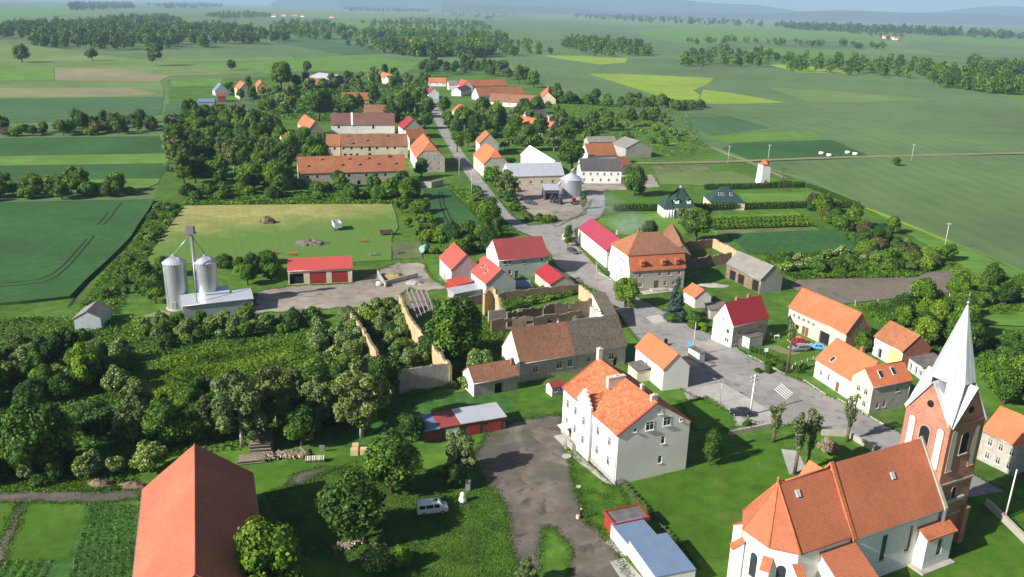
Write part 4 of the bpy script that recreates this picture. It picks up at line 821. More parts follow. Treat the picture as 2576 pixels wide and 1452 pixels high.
far('farm_house', 'white house with charcoal roof in the row behind the small silo', 'house', T_slate, W_clean, 5.6, t(12, 1500, 550), t(12, 2030, 555), t(12, 1465, 398), 38, wins=row('F', 6, 3.4, .9, 1.2, .08, .92) + row('F', 5, .9, .9, 1.2, .1, .9), oh=.3)
far('farm_barn', 'rust orange roofed barn left of the grey gabled barn', 'barn', T_rust, W_white, 5.0, t(12, 1600, 368), t(12, 1965, 355), t(12, 1500, 205), 42, w=11)
far('grey_barn', 'large grey fibre roofed barn with sunlit gable on the field edge', 'barn', T_fib, W_grey, 5.0, t(12, 2072, 272), t(12, 1890, 208), t(12, 2350, 280), 25, w=15, endmat=W_old, gmat=W_old)
far('grey_barn', 'long grey roof behind the rust orange barn', 'barn', T_fib, W_old, 5.0, t(12, 1600, 195), t(12, 1960, 190), t(12, 1610, 105), 30)
far('farm_shed', 'small orange shed roof at the end of the charcoal roofed house', 'shed', T_or2, W_cream, 4.0, t(12, 2030, 500), t(12, 2160, 470), t(12, 1950, 370), 35, w=9)
# upper part of the village
U = lambda *a: t(2, *a)
far('village_house', 'white house with orange roof at the top left of the street', 'house', T_or2, W_white, 3.4, U(655, 622), U(790, 625), U(645, 582), 42, w=9, wins=row('F', 3, 1.5, 1, 1.3))
far('village_barn', 'long orange roof at the back of the upper farm', 'barn', T_or2, W_white, 3.4, U(955, 655), U(1255, 645), U(945, 595), 42, w=11)
far('village_barn', 'wide brown orange roof in the middle of the upper farm', 'barn', T_rust, W_white, 3.4, U(1035, 725), U(1390, 715), U(1025, 660), 42, w=13)
far('village_barn', 'long brown roof at the front of the upper farm', 'barn', T_brown, W_white, 3.4, U(1110, 765), U(1488, 785), U(1100, 715), 42, w=12, wins=row('F', 6, 1.5, 1, 1.2))
far('village_house', 'house with bright pinkish red roof in the upper farm', 'house', T_scar, W_white, 4.0, U(905, 655), U(860, 640), U(950, 600), 42, w=11)
far('village_house', 'small house with dull pink roof beside the bright red roofed house', 'house', T_mar, W_white, 4.0, U(905, 690), U(985, 672), U(890, 650), 35, w=9)
far('village_barn', 'orange gabled barn at the right end of the upper farm', 'barn', T_or2, W_cream, 3.4, U(1495, 748), U(1505, 700), U(1430, 668), 40, flip=-1, w=13)
far('village_house', 'orange hipped house where the street narrows', 'house', T_or, W_cream, 4.6, U(850, 848), U(972, 848), U(890, 790), 40, w=11, style='hip', hipx=4)
far('village_house', 'small pink roofed house left of the upper street', 'house', T_mar, W_white, 4.6, U(655, 705), U(630, 690), U(690, 675), 42, w=9)
far('village_house', 'little grey roofed house at the end of the street', 'house', T_fib, W_white, 4.5, U(810, 640), U(880, 640), U(815, 590), 40, w=8)
far('village_barn', 'barn with slanting orange roof among the trees', 'barn', T_or2, W_cream, 3.4, U(1295, 930), U(1555, 985), U(1320, 870), 42, w=10)
far('village_barn', 'grey roofed barn right of the slanting orange barn', 'barn', T_slate, W_cream, 3.4, U(1425, 895), U(1570, 890), U(1420, 838), 38, w=12)
far('village_barn', 'low cream ruin wall building at the end of the grey barn', 'barn', T_fib, W_cream, 4.0, U(1570, 885), U(1650, 880), U(1570, 850), 20, w=6)
far('village_barn', 'long rust brown roof left of the upper street trees', 'barn', T_rust, W_old, 3.4, U(5, 755), U(210, 755), U(0, 708), 42, w=11)
far('village_house', 'orange roofed house among trees left of the upper street', 'house', T_or2, W_white, 3.4, U(345, 600), U(275, 580), U(310, 540), 42, w=10)
far('village_house', 'grey gabled house among trees left of the upper street', 'house', T_fib, W_white, 3.4, U(375, 612), U(430, 600), U(390, 555), 42, w=9)
V1 = lambda *a: t(1, *a)
far('farm_house', 'white house with blue grey roof on the isolated farm', 'house', T_blu, W_white, 3.4, V1(1620, 690), V1(1600, 680), V1(1650, 625), 45, w=11, endmat=W_clean, gmat=W_clean)
far('farm_shed', 'red boarded shed in front of the isolated farm house', 'shed', T_mar, W_red, 4.0, V1(1640, 728), V1(1700, 728), V1(1640, 700), 30, w=8)
far('farm_house', 'orange roofed tall house on the isolated farm', 'house', T_or2, W_cream, 7.0, V1(1800, 680), V1(1765, 660), V1(1840, 615), 45, w=10, endmat=W_white, gmat=W_white)
far('farm_shed', 'low slate blue shed roof on the isolated farm', 'shed', T_blu, W_grey, 3.0, V1(1490, 770), V1(1620, 770), V1(1490, 735), 18, w=11)
far('farm_house', 'ochre house with orange roof at the edge of the trees', 'house', T_or2, W_yell, 3.4, V1(1935, 665), V1(1920, 640), V1(1965, 600), 45, w=9)
far('storage_hall', 'pale metal roofed storage hall at the edge of the upper village', 'hall', T_sil, W_brick, 5.5, V1(2480, 600), V1(2330, 580), V1(2400, 543), 18, w=22)
# villas with green roofs
B = far('villa', 'white villa with steep dark green hipped roof and dormers', 'house', T_grn, W_clean, 3.6, (1690, 522), (1752, 522), (1700, 470), 45, style='hip', w=11, rise=6.0, wins=row('F', 4, .8, 1.1, 1.5, .15, .85), chims=[(.5, .6, 1.0, .6, C_pale)])
m = MB(); X = B.L / 2
m.slab([(-X - 3.2, -B.a - 1.0, 3.3), (-X + .4, -B.a - 1.0, 3.3), (-X + .4, -1.6, 6.4), (-X - .6, -1.6, 6.4)], .14); m.slab([(-X - 3.2, B.a - 3, 3.3), (-X - 3.2, -B.a - 1.0, 3.3), (-X - .6, -1.6, 6.4), (-X - .6, B.a - 4.2, 6.4)], .14); m.build('wing_roof', T_grn, B.root)
m = MB(); m.bx(-X - 2.9, -X + .2, -B.a - .7, B.a - 3.2, .02, 3.2); m.build('wing', W_clean, B.root)
for x in (-2.4, 2.0):
    m = MB(); m.bx(x - .7, x + .7, -B.a + 1.0, -B.a + 3.4, 4.0, 5.9); m.build('dormer', W_clean, B.roof); m = MB(); m.slab([(x - 1, -B.a + .7, 5.9), (x, -B.a + .7, 6.8), (x, -B.a + 4.6, 6.8), (x - 1, -B.a + 4.0, 5.9)], .1); m.slab([(x, -B.a + .7, 6.8), (x + 1, -B.a + .7, 5.9), (x + 1, -B.a + 4.0, 5.9), (x, -B.a + 4.6, 6.8)], .1); m.build('dormer_roof', T_grn, B.roof)
m = MB()
for i in range(4): m.tube((-X - 2.6 + i * 1.0, -B.a - 1.6, .02), (-X - 2.6 + i * 1.0, -B.a - 1.6, 3.1), .18, .18, 8)
m.build('porch_columns', W_clean, B.root)
B = far('villa', 'bungalow with dark green hipped roof and roof windows on the lawn', 'house', T_grn, W_cream, 3.0, (1786, 508), (1876, 510), (1800, 470), 40, style='hip', w=11.5, rise=4.8, wins=row('F', 3, .7, 1.2, 1.5, .2, .85), doors=[('F', .1, 1.2, 2.1)], sky=[(.3, .5, .8, 1.2), (.4, .5, .8, 1.2), (.62, .5, .8, 1.2)])
# transformer tower in the field
b = P(*t(3, 600, 1392)); root = thing('transformer_tower', 'white brick transformer tower with little orange roof at the field edge', 'tower', (b[0], b[1], 0), .3)
m = MB(); m.box((0, 0, 4.4), (4.4, 4.4, 8.76), 0, 0, .84); m.build('wall', W_white, root)
m = MB(); m.box((0, 0, 8.95), (4.2, 4.2, .3), 0, 0, 1.0); m.lathe([(2.75, 9.102), (0, 11.2)], 4, smooth=False); m.build('roof', T_or2, root)
m = MB(); m.bx(-.5, .5, -2.25, -2.1, .05, 2.1); m.build('door', m_door, root)
# short wide silo with lean-to in the machine yard
b = P(*t(12, 1375, 860)); root = thing('grain_silo', 'short wide blue steel silo in the machine yard', 'silo', (b[0], b[1], 0))
m = MB(); m.lathe([(4.2 + (.04 if i % 2 else 0), .02 + 6.4 * i / 14) for i in range(15)], 28); m.build('drum', m_silo, root)
m = MB(); m.lathe([(4.5, 6.4), (.5, 8.9), (.5, 9.2), (0, 9.3)], 20, smooth=False); m.build('cone_roof', T_sil, root)
m = MB(); m.tube((-.3, -.2, 9.2), (3.2, 2.6, 12.5), .25, .25, 8); m.tube((-.3, -.2, 9.2), (-8, -2, 1.5), .25, .25, 8); m.build('auger', m_metal, root)
building('machine_shelter', 'open shelter with pale sheet roof beside the short silo', 'shelter', T_sil, paint('dark_machinery_clutter', (.08, .085, .1), .7), 4.0, t(12, 1040, 800), t(12, 1240, 800), w=7, rise=1.0, style='shed', dark=[('F', .3, .02, 2.4, 2.6), ('F', .75, .02, 2.4, 2.6)])
# ------------------------------------------------------------------ the church
E0, E1 = P(*t(9, 845, 1265), 8.0), P(*t(9, 1270, 1120), 8.0)
u = (E1 - E0)[:2]; u = u / np.linalg.norm(u); CH_RZ = math.atan2(u[1], u[0]); vv = np.array([-u[1], u[0]])
HW = 5.3; NL = 16.3
org = E0[:2] + vv * HW            # on the church axis where choir meets nave; x runs towards the tower
church = thing('church', 'brick towered village church with orange roof and white walls', 'church', (org[0], org[1], 0), CH_RZ)
CW = plaster('church_white_wall', (.78, .76, .72), .07, (.6, .57, .52))
m_stone = plaster('weathered_stone', (.42, .39, .33), .2)
m_lead = corr('silver_spire_sheet', (.58, .6, .63), .7, .25, .42, .12, .1)
def arch_win(parent, x, y, z, w, h, rz, mat=None, d=.05, frame=None):
    n = 8; pts = [(-w / 2, 0), (w / 2, 0), (w / 2, h - w / 2)] + [(w / 2 * math.cos(a), h - w / 2 + w / 2 * math.sin(a)) for a in np.linspace(0, PI, n)[1:-1]] + [(-w / 2, h - w / 2)]
    m = MB(); m.poly([(p[0], -d, p[1]) for p in pts]); 
    for i in range(len(pts)):
        a, b = pts[i], pts[(i + 1) % len(pts)]; m.poly([(a[0], -d, a[1]), (a[0], .05, a[1]), (b[0], .05, b[1]), (b[0], -d, b[1])])
    o = m.build('arched_window' if mat is m_glass else 'niche_and_dark_arch', mat or m_glass, parent, (x, y, z), (0, 0, rz))
    f = MB(); k = 1 + .22 / w * 1.0
    for i in range(len(pts)):
        if i == 0: f.bx(-w / 2 - .15, w / 2 + .15, -d - .2, .02, -.14, -.003); continue
        a, b = pts[i], pts[(i + 1) % len(pts)]; ca = (a[0] * k, (a[1] - h * .4) * (1 + .16 / h) + h * .4); cb = (b[0] * k, (b[1] - h * .4) * (1 + .16 / h) + h * .4)
        f.poly([(a[0], -d - .06, a[1]), (ca[0], -d - .06, ca[1]), (cb[0], -d - .06, cb[1]), (b[0], -d - .06, b[1])]); f.poly([(ca[0], -d - .06, ca[1]), (ca[0], .03, ca[1]), (cb[0], .03, cb[1]), (cb[0], -d - .06, cb[1])])
    f.build('frame', frame or m_stone, o); return o
# nave
zr = 8.0 + 7.9
m = MB(); m.slab([(0, -HW, 8), (NL, -HW, 8), (NL, 0, zr), (0, 0, zr)], .2); m.slab([(NL, HW, 8), (0, HW, 8), (0, 0, zr), (NL, 0, zr)], .2); ro = m.build('nave_roof', T_ch, church)
for xx, yf in ((9.2, .62),): 
    k = 7.9 / HW; y = -HW * (1 - yf); mm = MB(); mm.box((0, 0, .05), (.6, .9, .2)); mm.build('roof_hatch', m_lead, ro, (xx, y, 8 + 7.9 * yf + .05), (math.atan(k), 0, 0))
m = MB(); yw = HW - .35; wall_rect(m, (.3, -yw, 0), (1, 0, 0), NL - .6, 0, 8.2, [(5.3, 2.6, 6.3, 6.6), (10.0, 2.6, 11.0, 6.6)], .3); wall_rect(m, (NL - .3, yw, 0), (-1, 0, 0), NL - .6, 0, 8.2, [], .3)
for x in (.3, NL - .3):
    p = [(x, -yw, 0), (x, yw, 0), (x, yw, 8.2), (x, 0, zr - .25), (x, -yw, 8.2)]; m.poly(p if x > 1 else p[::-1])
m.build('nave_wall', CW, church)
for x in (6.1, 10.8): arch_win(church, x, -yw + .22, 2.65, .95, 3.9, 0, m_glass)
m = MB(); m.bx(.3, NL - .3, -HW - .12, -HW + .05, 7.72, 7.9); m.build('gutter', m_metal, church)
# the raised verge between choir and nave roofs
for sgn in (-1, 1):
    m = MB(); p = [(-.45, sgn * (HW + .1), 8.0), (.1, sgn * (HW + .1), 8.0), (.1, 0, zr + .3), (-.45, 0, zr + .3)]; m.slab(p if sgn < 0 else p[::-1], .45); m.build('roof_verge', T_or2, ro)
# gable coping at the tower end
for sgn in (-1, 1):
    m = MB(); p = [(NL, sgn * (HW + .2), 8.1), (NL + .55, sgn * (HW + .2), 8.1), (NL + .55, 0, zr + .35), (NL, 0, zr + .35)]; m.slab(p if sgn < 0 else p[::-1], .5); m.build('gable_coping', m_stone, church)
m = MB(); p = [(NL + .5, -HW - .1, 0), (NL + .5, HW + .1, 0), (NL + .5, HW + .1, 8), (NL + .5, 0, zr), (NL + .5, -HW - .1, 8)]; m.poly(p); m.poly([(NL - .25, -HW - .1, 0), (NL + .5, -HW - .1, 0), (NL + .5, -HW - .1, 8), (NL - .25, -HW - .1, 8)]); m.build('west_gable', CW, church)
# choir with polygonal apse
HC = 5.1; CL = 9.05; hc = 8.3; zc = 15.3
ring = [(-CL, -HC), (-11.65, -2.45), (-12.0, 1.95), (-9.2, HC)]
m = MB(); m.slab([(-CL, -HC, hc), (-.3, -HC, hc), (-.3, 0, zc), (-CL, 0, zc)], .2); m.slab([(-.3, HC, hc), (-CL, HC, hc), (-CL, 0, zc), (-.3, 0, zc)], .2)
for a, b in zip(ring, ring[1:]): m.slab([(b[0], b[1], hc), (a[0], a[1], hc), (-CL, 0, zc)], .2)
rc = m.build('choir_roof', T_ch, church)
for a in ring:
    m = MB(); m.tube((-CL, 0, zc), (a[0], a[1], hc + .02), .12, .12, 8); m.build('hip_ridge', T_or, rc)
m = MB(); m.tube((-CL, 0, zc + .02), (-.3, 0, zc + .02), .12, .12, 8); m.lathe([(.2, zc), (.12, zc + .5), (.22, zc + .6), (0, zc + .9)], 8, (-CL, 0)); m.build('ridge_tiles', T_or, rc)
mm = MB(); mm.box((0, 0, .05), (.6, .9, .2)); yf = .78; mm.build('roof_hatch', m_lead, rc, (-CL + 2.4, -HC * (1 - yf), hc + 7.0 * yf + .05), (math.atan(7.0 / HC), 0, 0))
ins = lambda p: (p[0] + (.32 if p[0] < -CL - .1 else 0), p[1] * .94)
rw = [(-.3, -HC * .94)] + [ins(p) for p in ring] + [(-.3, HC * .94)]
m = MB()
for b, a in zip(rw, rw[1:]): m.poly([(a[0], a[1], 0), (b[0], b[1], 0), (b[0], b[1], hc + .05), (a[0], a[1], hc + .05)])
m.build('choir_wall', CW, church)
for i, (a, b) in enumerate(zip(rw[1:-1], rw[2:-1])):
    cx, cy = (a[0] + b[0]) / 2, (a[1] + b[1]) / 2; an = math.atan2(a[1] - b[1], a[0] - b[0]); arch_win(church, cx, cy, 2.4, 1.15, 3.6, an, m_glass, .02, CW)
# buttresses with tiled caps
def buttress(x, y, rz, w=1.0, d=1.3, h=6.2):
    m = MB(); m.bx(-w / 2, w / 2, -d, .1, .02, h - .9); m.poly([(-w / 2, -d, h - .9), (-w / 2, .1, h - .9), (-w / 2, .1, h)][::-1]); m.poly([(w / 2, -d, h - .9), (w / 2, .1, h - .9), (w / 2, .1, h)]); b = m.build('buttress', CW, church, (x, y, 0), (0, 0, rz))
    m = MB(); m.slab([(-w / 2 - .12, -d - .15, h - .95), (w / 2 + .12, -d - .15, h - .95), (w / 2 + .12, .1, h + .12), (-w / 2 - .12, .1, h + .12)], .12); m.build('tiled_cap', T_or2, b)
for i, p in enumerate(rw[1:5]):
    nrm = np.array([p[0] + CL - 1.0, p[1]]); rz = math.atan2(nrm[1], nrm[0]) + PI / 2; buttress(p[0] + .1 * math.cos(rz - PI / 2), p[1], rz, h=6.6)
# sacristy: lean-to against the choir, falling towards the viewer
x0, x1, y0, y1 = -5.2, .1, -HC - 6.6, -HC * .94; za, zb_ = 7.3, 3.4; fz = lambda y: zb_ + (za - zb_) * (y - y0) / (y1 - y0)
m = MB(); m.slab([(x0 - .3, y0 - .4, fz(y0 - .4)), (x1 + .3, y0 - .4, fz(y0 - .4)), (x1 + .3, y1, za), (x0 - .3, y1, za)], .18); m.build('sacristy_roof', T_ch, church)
m = MB(); m.poly([(x0, y1, 0), (x0, y0, 0), (x0, y0, zb_ - .2), (x0, y1, za - .2)]); m.poly([(x1, y0, 0), (x1, y1, 0), (x1, y1, za - .2), (x1, y0, zb_ - .2)]); m.poly([(x0, y0, 0), (x1, y0, 0), (x1, y0, zb_ - .2), (x0, y0, zb_ - .2)]); m.build('sacristy_wall', CW, church)
# south stair block by the tower
m = MB(); x0, x1, y0, y1 = 12.4, 17.6, -6.5, -HW + .5
m.poly([(x0, y1, 0), (x0, y0, 0), (x0, y0, 5.2), (x0, y1, 6.0)]); m.poly([(x1, y0, 0), (x1, y1, 0), (x1, y1, 6.0), (x1, y0, 5.2)]); wall_rect(m, (x0, y0, 0), (1, 0, 0), x1 - x0, 0, 5.2, [(2.3, 1.8, 3.3, 4.4)], .35); m.build('side_porch', CW, church)
m = MB(); m.slab([(x0 - .3, y0 - .35, 5.1), (x1 + .3, y0 - .35, 5.1), (x1 + .3, y1, 6.2), (x0 - .3, y1, 6.2)], .2); m.build('side_porch_roof', T_or2, church)
arch_win(church, (x0 + x1) / 2 + .3, y0 + .28, 1.85, .9, 2.5, 0, m_glass)
m = MB(); m.bx(x0 - .7, x1 + .5, y0 - .8, y1, .02, .35); m.build('porch_plinth', m_stone, church)
# north porch: small orange roof seen over the ridge
x0, x1, y0, y1 = 6.8, 10.6, HW - .5, HW + 5.8; xm = (x0 + x1) / 2
m = MB(); m.slab([(x0 - .3, y1 + .3, 5.4), (x0 - .3, y0, 5.4), (xm, y0, 8.3), (xm, y1 + .3, 8.3)], .18); m.slab([(x1 + .3, y0, 5.4), (x1 + .3, y1 + .3, 5.4), (xm, y1 + .3, 8.3), (xm, y0, 8.3)], .18); m.build('north_porch_roof', T_or, church)
m = MB(); m.prism([(x0, y0), (x1, y0), (x1, y1), (x0, y1)], .02, 5.3); m.poly([(x1, y1, 5.3), (x0, y1, 5.3), (xm, y1, 8.0)]); m.build('north_porch', CW, church)
# white metal roof of the stair turret behind the nave
m = MB(); m.prism([(NL + 1, HW - 1.2), (NL + 5.6, HW - 1.2), (NL + 5.6, HW + 3.6), (NL + 1, HW + 3.6)], .02, 6.9); m.build('stair_turret', CW, church)
m = MB(); m.slab([(NL + .6, HW + 4.0, 6.9), (NL + .6, HW - 1.2, 9.6), (NL + 6, HW - 1.2, 9.6), (NL + 6, HW + 4.0, 6.9)], .15); m.build('turret_roof', T_wht, church)
# tower: top of the brick walls at 18.5 m
ZT = 19.5
c0, c1, c2 = [P(*t(9, *q_), ZT)[:2] for q_ in ((1315, 720), (1095, 600), (1465, 675))]
TWD = 6.9
loc_c0 = np.array([(c0 - org) @ u, (c0 - org) @ vv])
tx, ty = 20.1, -.2
hw = TWD / 2
def face_frame(i): return (tx, ty, [(0, -1), (1, 0), (0, 1), (-1, 0)][i])
m = MB(); m.bx(tx - hw, tx + hw, ty - hw, ty + hw, .02, ZT)
for zb in (4.5, 9.0, 14.0): pass
m.build('tower_wall', W_tower, church)
for zc_ in (5.0, 10.2, ZT - .25):
    m = MB(); m.bx(tx - hw - .14, tx + hw + .14, ty - hw - .14, ty + hw + .14, zc_, zc_ + .28); m.build('cornice', m_stone if zc_ < 12 else W_tower, church)
for i in range(4):
    rz = i * PI / 2; R = Matrix.Rotation(rz, 3, 'Z'); pt = lambda x, y: (tx + (R @ Vector((x, y, 0))).x, ty + (R @ Vector((x, y, 0))).y)
    for dx, mt, z0, w_, h_ in ((-2.2, CW, 12.4, .95, 6.0), (2.2, CW, 12.4, .95, 6.0), (0, m_dark, 14.6, 1.5, 3.2), (0, m_dark, 7.5, .8, 2.0)):
        x_, y_ = pt(dx, -hw); arch_win(church, x_, y_, z0, w_, h_, rz, mt, .04, m_stone if mt is m_dark else W_tower)  # black arches paint the unlit inside of openings; pale ones are niches
    x_, y_ = pt(0, -hw)
    m = MB(); m.prism([(0, 0)], 0, 0) if False else None
    zg = ZT + 4.6
    m.poly([(-hw + .5, 0, ZT), (hw - .5, 0, ZT), (0, 0, zg)]); m.poly([(hw - .5, .6, ZT), (-hw + .5, .6, ZT), (0, .6, zg)]); g = m.build('tower_gable', W_tower, church, (x_, y_, 0), (0, 0, rz))
    m = MB(); m.lathe([(.5, 0), (.5, .12), (.0, .121)], 14); m.build('oculus', m_dark, g, (0, .05, ZT + 1.6), (PI / 2, 0, 0))
    for s in (-1, 1):      # gable roof flanks running back into the spire
        m = MB(); p = [(s * (hw - .1), -.35, ZT - .3), (0, -.35, zg + .35), (0, hw - .9, zg + .35), (s * (hw - .1), .6, ZT - .3)]; m.slab(p if s < 0 else p[::-1], .16); m.build('gable_flank', m_lead, church, (x_, y_, 0), (0, 0, rz))
ZA = 34.7
apx = P(*t(9, 1425, 130), 0); 
m = MB(); b8 = []
for i in range(8):
    a_ = PI / 8 + i * PI / 4; b8.append((tx + 2.85 * math.cos(a_), ty + 2.85 * math.sin(a_), ZT + 5.0))
for i in range(8): m.poly([b8[i], b8[(i + 1) % 8], (tx + .09 * math.cos(PI / 8 + (i + 1) * PI / 4), ty + .09 * math.sin(PI / 8 + (i + 1) * PI / 4), ZA), (tx + .09 * math.cos(PI / 8 + i * PI / 4), ty + .09 * math.sin(PI / 8 + i * PI / 4), ZA)])
crn = [(tx + s * (hw + .25), ty + r_ * (hw + .25), ZT - .15) for s, r_ in ((1, 1), (-1, 1), (-1, -1), (1, -1))]
for i in range(4):      # broaches down to the corners
    m.poly([crn[i], b8[2 * i + 1], b8[2 * i]]); 
    m.poly([crn[i], b8[2 * i], (b8[2 * i][0], b8[2 * i][1], ZT)]); m.poly([crn[i], (b8[2 * i + 1][0], b8[2 * i + 1][1], ZT), b8[2 * i + 1]])
sp = m.build('spire', m_lead, church)
m = MB(); m.tube((tx, ty, ZA - .1), (tx, ty, ZA + 1.8), .05, .03, 6); m.lathe([(0, ZA), (.28, ZA + .3), (0, ZA + .6)], 10, (tx, ty)); m.bx(tx - .4, tx + .4, ty - .03, ty + .03, ZA + 1.2, ZA + 1.28); m.build('finial_cross', m_metal, sp)
# tower buttress steps on the south
for dx, dd, hh in ((hw - .6, .7, 5.5), (-hw + .6, .7, 5.5)):
    m = MB(); m.bx(tx + dx - .5, tx + dx + .5, ty - hw - dd, ty - hw + .05, .02, hh); m.box((tx + dx, ty - hw - dd / 2, hh + .15), (1.15, dd + .15, .3)); m.build('tower_buttress', W_tower, church)
m = MB(); m.bx(tx - 2.2, tx + 2.2, ty - hw - .35, ty - hw - .02, 7.3, 7.75); m.build('stone_band', m_stone, church)
# churchyard wall
def ywall(px, h, label, w=.45, mat=None): 
    o = wallstrip('churchyard_wall', px, w, h, mat or m_stone); tag(o, label, 'wall'); return o
ywall([t(9, 230, 760), t(9, 330, 742), t(9, 430, 722)], .9, 'low pale wall along the parking court left of the pollard trees')
ywall([t(9, 680, 760), t(9, 800, 765), t(9, 930, 838)], 1.1, 'pale churchyard wall between the road and the church')
ywall([t(9, 1480, 1105), t(9, 1560, 1180), t(9, 1680, 1300)], 1.2, 'stone churchyard wall right of the tower')

# ------------------------------------------------------------------ ruins
def ruin(name, label, top, h, mat, th=.55, jag=.9, seed=1, gaps=(), openings=(), tilt=None):
    """roofless wall whose crest is seen at the given photo points; crest crumbles in steps"""
    c = [P(*p, h if not hasattr(h, '__len__') else h[i])[:2] for i, p in enumerate(top)]; hs = [h] * len(top) if not hasattr(h, '__len__') else h
    r = random.Random(seed); m = MB()
    for i, (a, b) in enumerate(zip(c, c[1:])):
        d = b - a; L = np.linalg.norm(d); n = max(2, int(L / .75)); nrm = np.array([-d[1], d[0]]) / L * th / 2
        zs = [max(.4, hs[i] + (hs[i + 1] - hs[i]) * k / n + r.uniform(-jag, .12)) for k in range(n + 1)]
        for k in range(n):
            p, q_ = a + d * k / n, a + d * (k + 1) / n; z0, z1 = zs[k], zs[k + 1]; fr = (k + .5) / n
            zlo = 0.0
            for g0, g1, gz in openings:
                if g0 <= fr <= g1: zlo = gz
            if any(g0 <= fr <= g1 for g0, g1 in gaps): z0 = z1 = .5
            z1 = z0 = (z0 + z1) / 2 + r.uniform(-.12, .12); f0, f1, f2, f3 = p - nrm, q_ - nrm, q_ + nrm, p + nrm
            m.poly([(*f0, zlo), (*f1, zlo), (*f1, z1), (*f0, z0)]); m.poly([(*f2, zlo), (*f3, zlo), (*f3, z0), (*f2, z1)]); m.poly([(*f0, z0), (*f1, z1), (*f2, z1), (*f3, z0)], 1)
            m.poly([(*f3, zlo), (*f2, zlo), (*f1, zlo), (*f0, zlo)]); m.poly([(*f0, zlo), (*f0, z0), (*f3, z0), (*f3, zlo)]); m.poly([(*f1, z1), (*f1, zlo), (*f2, zlo), (*f2, z1)])
    o = m.build(name, [mat, W_ruin], None); return tag(o, label, 'ruin')
ruin('ruined_wall', 'left crumbling yellow wall of the roofless barn', [t(5, 60, 880), t(5, 180, 1040), t(5, 270, 1200), t(5, 385, 1370)], 4.2, W_yell, seed=3)
ruin('ruined_wall', 'right crumbling yellow wall of the roofless barn with wall piers', [t(5, 440, 745), t(5, 500, 900), t(5, 640, 1080), t(5, 825, 1285)], 5.0, W_yell, seed=4, openings=[(.55, .62, 0), ])
ruin('ruined_wall', 'grey end wall of the roofless barn facing the garages', [t(5, 430, 1345), t(5, 825, 1285)], 4.8, W_old, jag=.25, seed=5)
ruin('ruined_wall', 'pointed yellow gable fragment in the ruined courtyard', [t(5, 1075, 770), t(5, 1110, 720), t(5, 1150, 705), t(5, 1190, 780), t(5, 1205, 870)], [5.5, 6.5, 7.0, 5.0, 3.0], W_yell, jag=.6, seed=6)
ruin('ruined_wall', 'back wall of the overgrown courtyard', [t(5, 960, 780), t(5, 1240, 745), t(5, 1480, 720), t(5, 1800, 690)], 2.6, W_ruin, seed=7, jag=.4)
ruin('ruined_wall', 'lit yellow courtyard wall along the street', [t(5, 1800, 690), t(5, 1870, 735), t(5, 1945, 790)], 4.0, W_yell, seed=8, jag=.6)
ruin('ruined_wall', 'front wall of the overgrown courtyard with broken crest', [t(5, 1250, 890), t(5, 1490, 850), t(5, 1600, 830), t(5, 1955, 792)], 4.2, W_ruin, seed=9, jag=1.0, gaps=[(.3, .38)])
ruin('ruined_wall', 'inner wall of the gutted house with door openings', [t(5, 1110, 885), t(5, 1240, 870)], 3.6, W_old, seed=10)
ruin('ruined_wall', 'gutted house front with tall empty doorways', [t(5, 1130, 960), t(5, 1290, 940), t(5, 1450, 935), t(5, 1600, 915), t(5, 1810, 885)], 3.4, W_ruin, seed=11, jag=.7, openings=[(.1, .2, 2.2), (.7, .95, 2.3)])
ruin('ruined_wall', 'triangular white remnant wall at the street end of the gutted house', [t(5, 1880, 850), t(5, 1940, 890), t(5, 1990, 940)], [5.5, 4.2, 3.0], W_white, seed=12, jag=.1)
ruin('ruined_wall', 'yellow courtyard wall behind the manor', [t(6, 235, 345), t(6, 320, 385), t(6, 415, 440)], 3.2, W_yell, seed=13, jag=.5)
ruin('ruined_wall', 'brown wall joining the manor to the ruined yard', [t(6, 40, 375), t(6, 235, 348)], 3.0, W_ruin, seed=14, jag=.3)
ruin('ruined_wall', 'dark ruined wall between manor and hay barn', [t(6, 25, 500), t(6, 120, 490), t(6, 200, 470), t(6, 370, 455)], 3.6, W_ruin, seed=15, jag=.8)
# bare rafters of the gutted barn
rb = thing('roof_skeleton', 'bare grey rafters left over the roofless barn', 'rafters', (0, 0, 0))
a0, a1, b0, b1 = P(*t(5, 490, 725), 3.6), P(*t(5, 575, 945), 3.6), P(*t(5, 640, 745), 3.4), P(*t(5, 690, 880), 3.4)
m_rafter = paint('silvery_old_timber', (.3, .28, .25), .9)
rb.location = (a0[0], a0[1], 0); O3 = np.array([a0[0], a0[1], 0])
for i in range(5):
    f = i / 4; p = a0 + (b0 - a0) * f; q_ = a1 + (b1 - a1) * f; m = MB(); m.tube(p - O3, q_ - O3, .15, .13, 4, smooth=False); m.build('rafter', m_rafter, rb)
for f in (.08, .5, .92):
    p = a0 + (a1 - a0) * f - [0, 0, .25]; q_ = b0 + (b1 - b0) * f - [0, 0, .25]; m = MB(); m.tube(p - O3, q_ - O3, .12, .12, 4, smooth=False); m.build('purlin', m_rafter, rb)
for p in (b0, b1, (b0 + b1) / 2):
    m = MB(); m.tube((p[0] - a0[0], p[1] - a0[1], .02), (p[0] - a0[0], p[1] - a0[1], p[2]), .14, .12, 4, smooth=False); m.build('post', m_rafter, rb)
sheet('ruin_floor', [t(5, 1110, 1010), t(5, 1270, 925), t(5, 1600, 880), t(5, 1900, 850), t(5, 1990, 945), t(5, 1800, 985), t(5, 1300, 1040)], m_soil, .05, jit=.3, seg=1.5)
sheet('ruin_floor', [t(5, 470, 760), t(5, 640, 740), t(5, 700, 880), t(5, 570, 960), t(5, 520, 900)], m_soil, .05, jit=.3, seg=1.5)
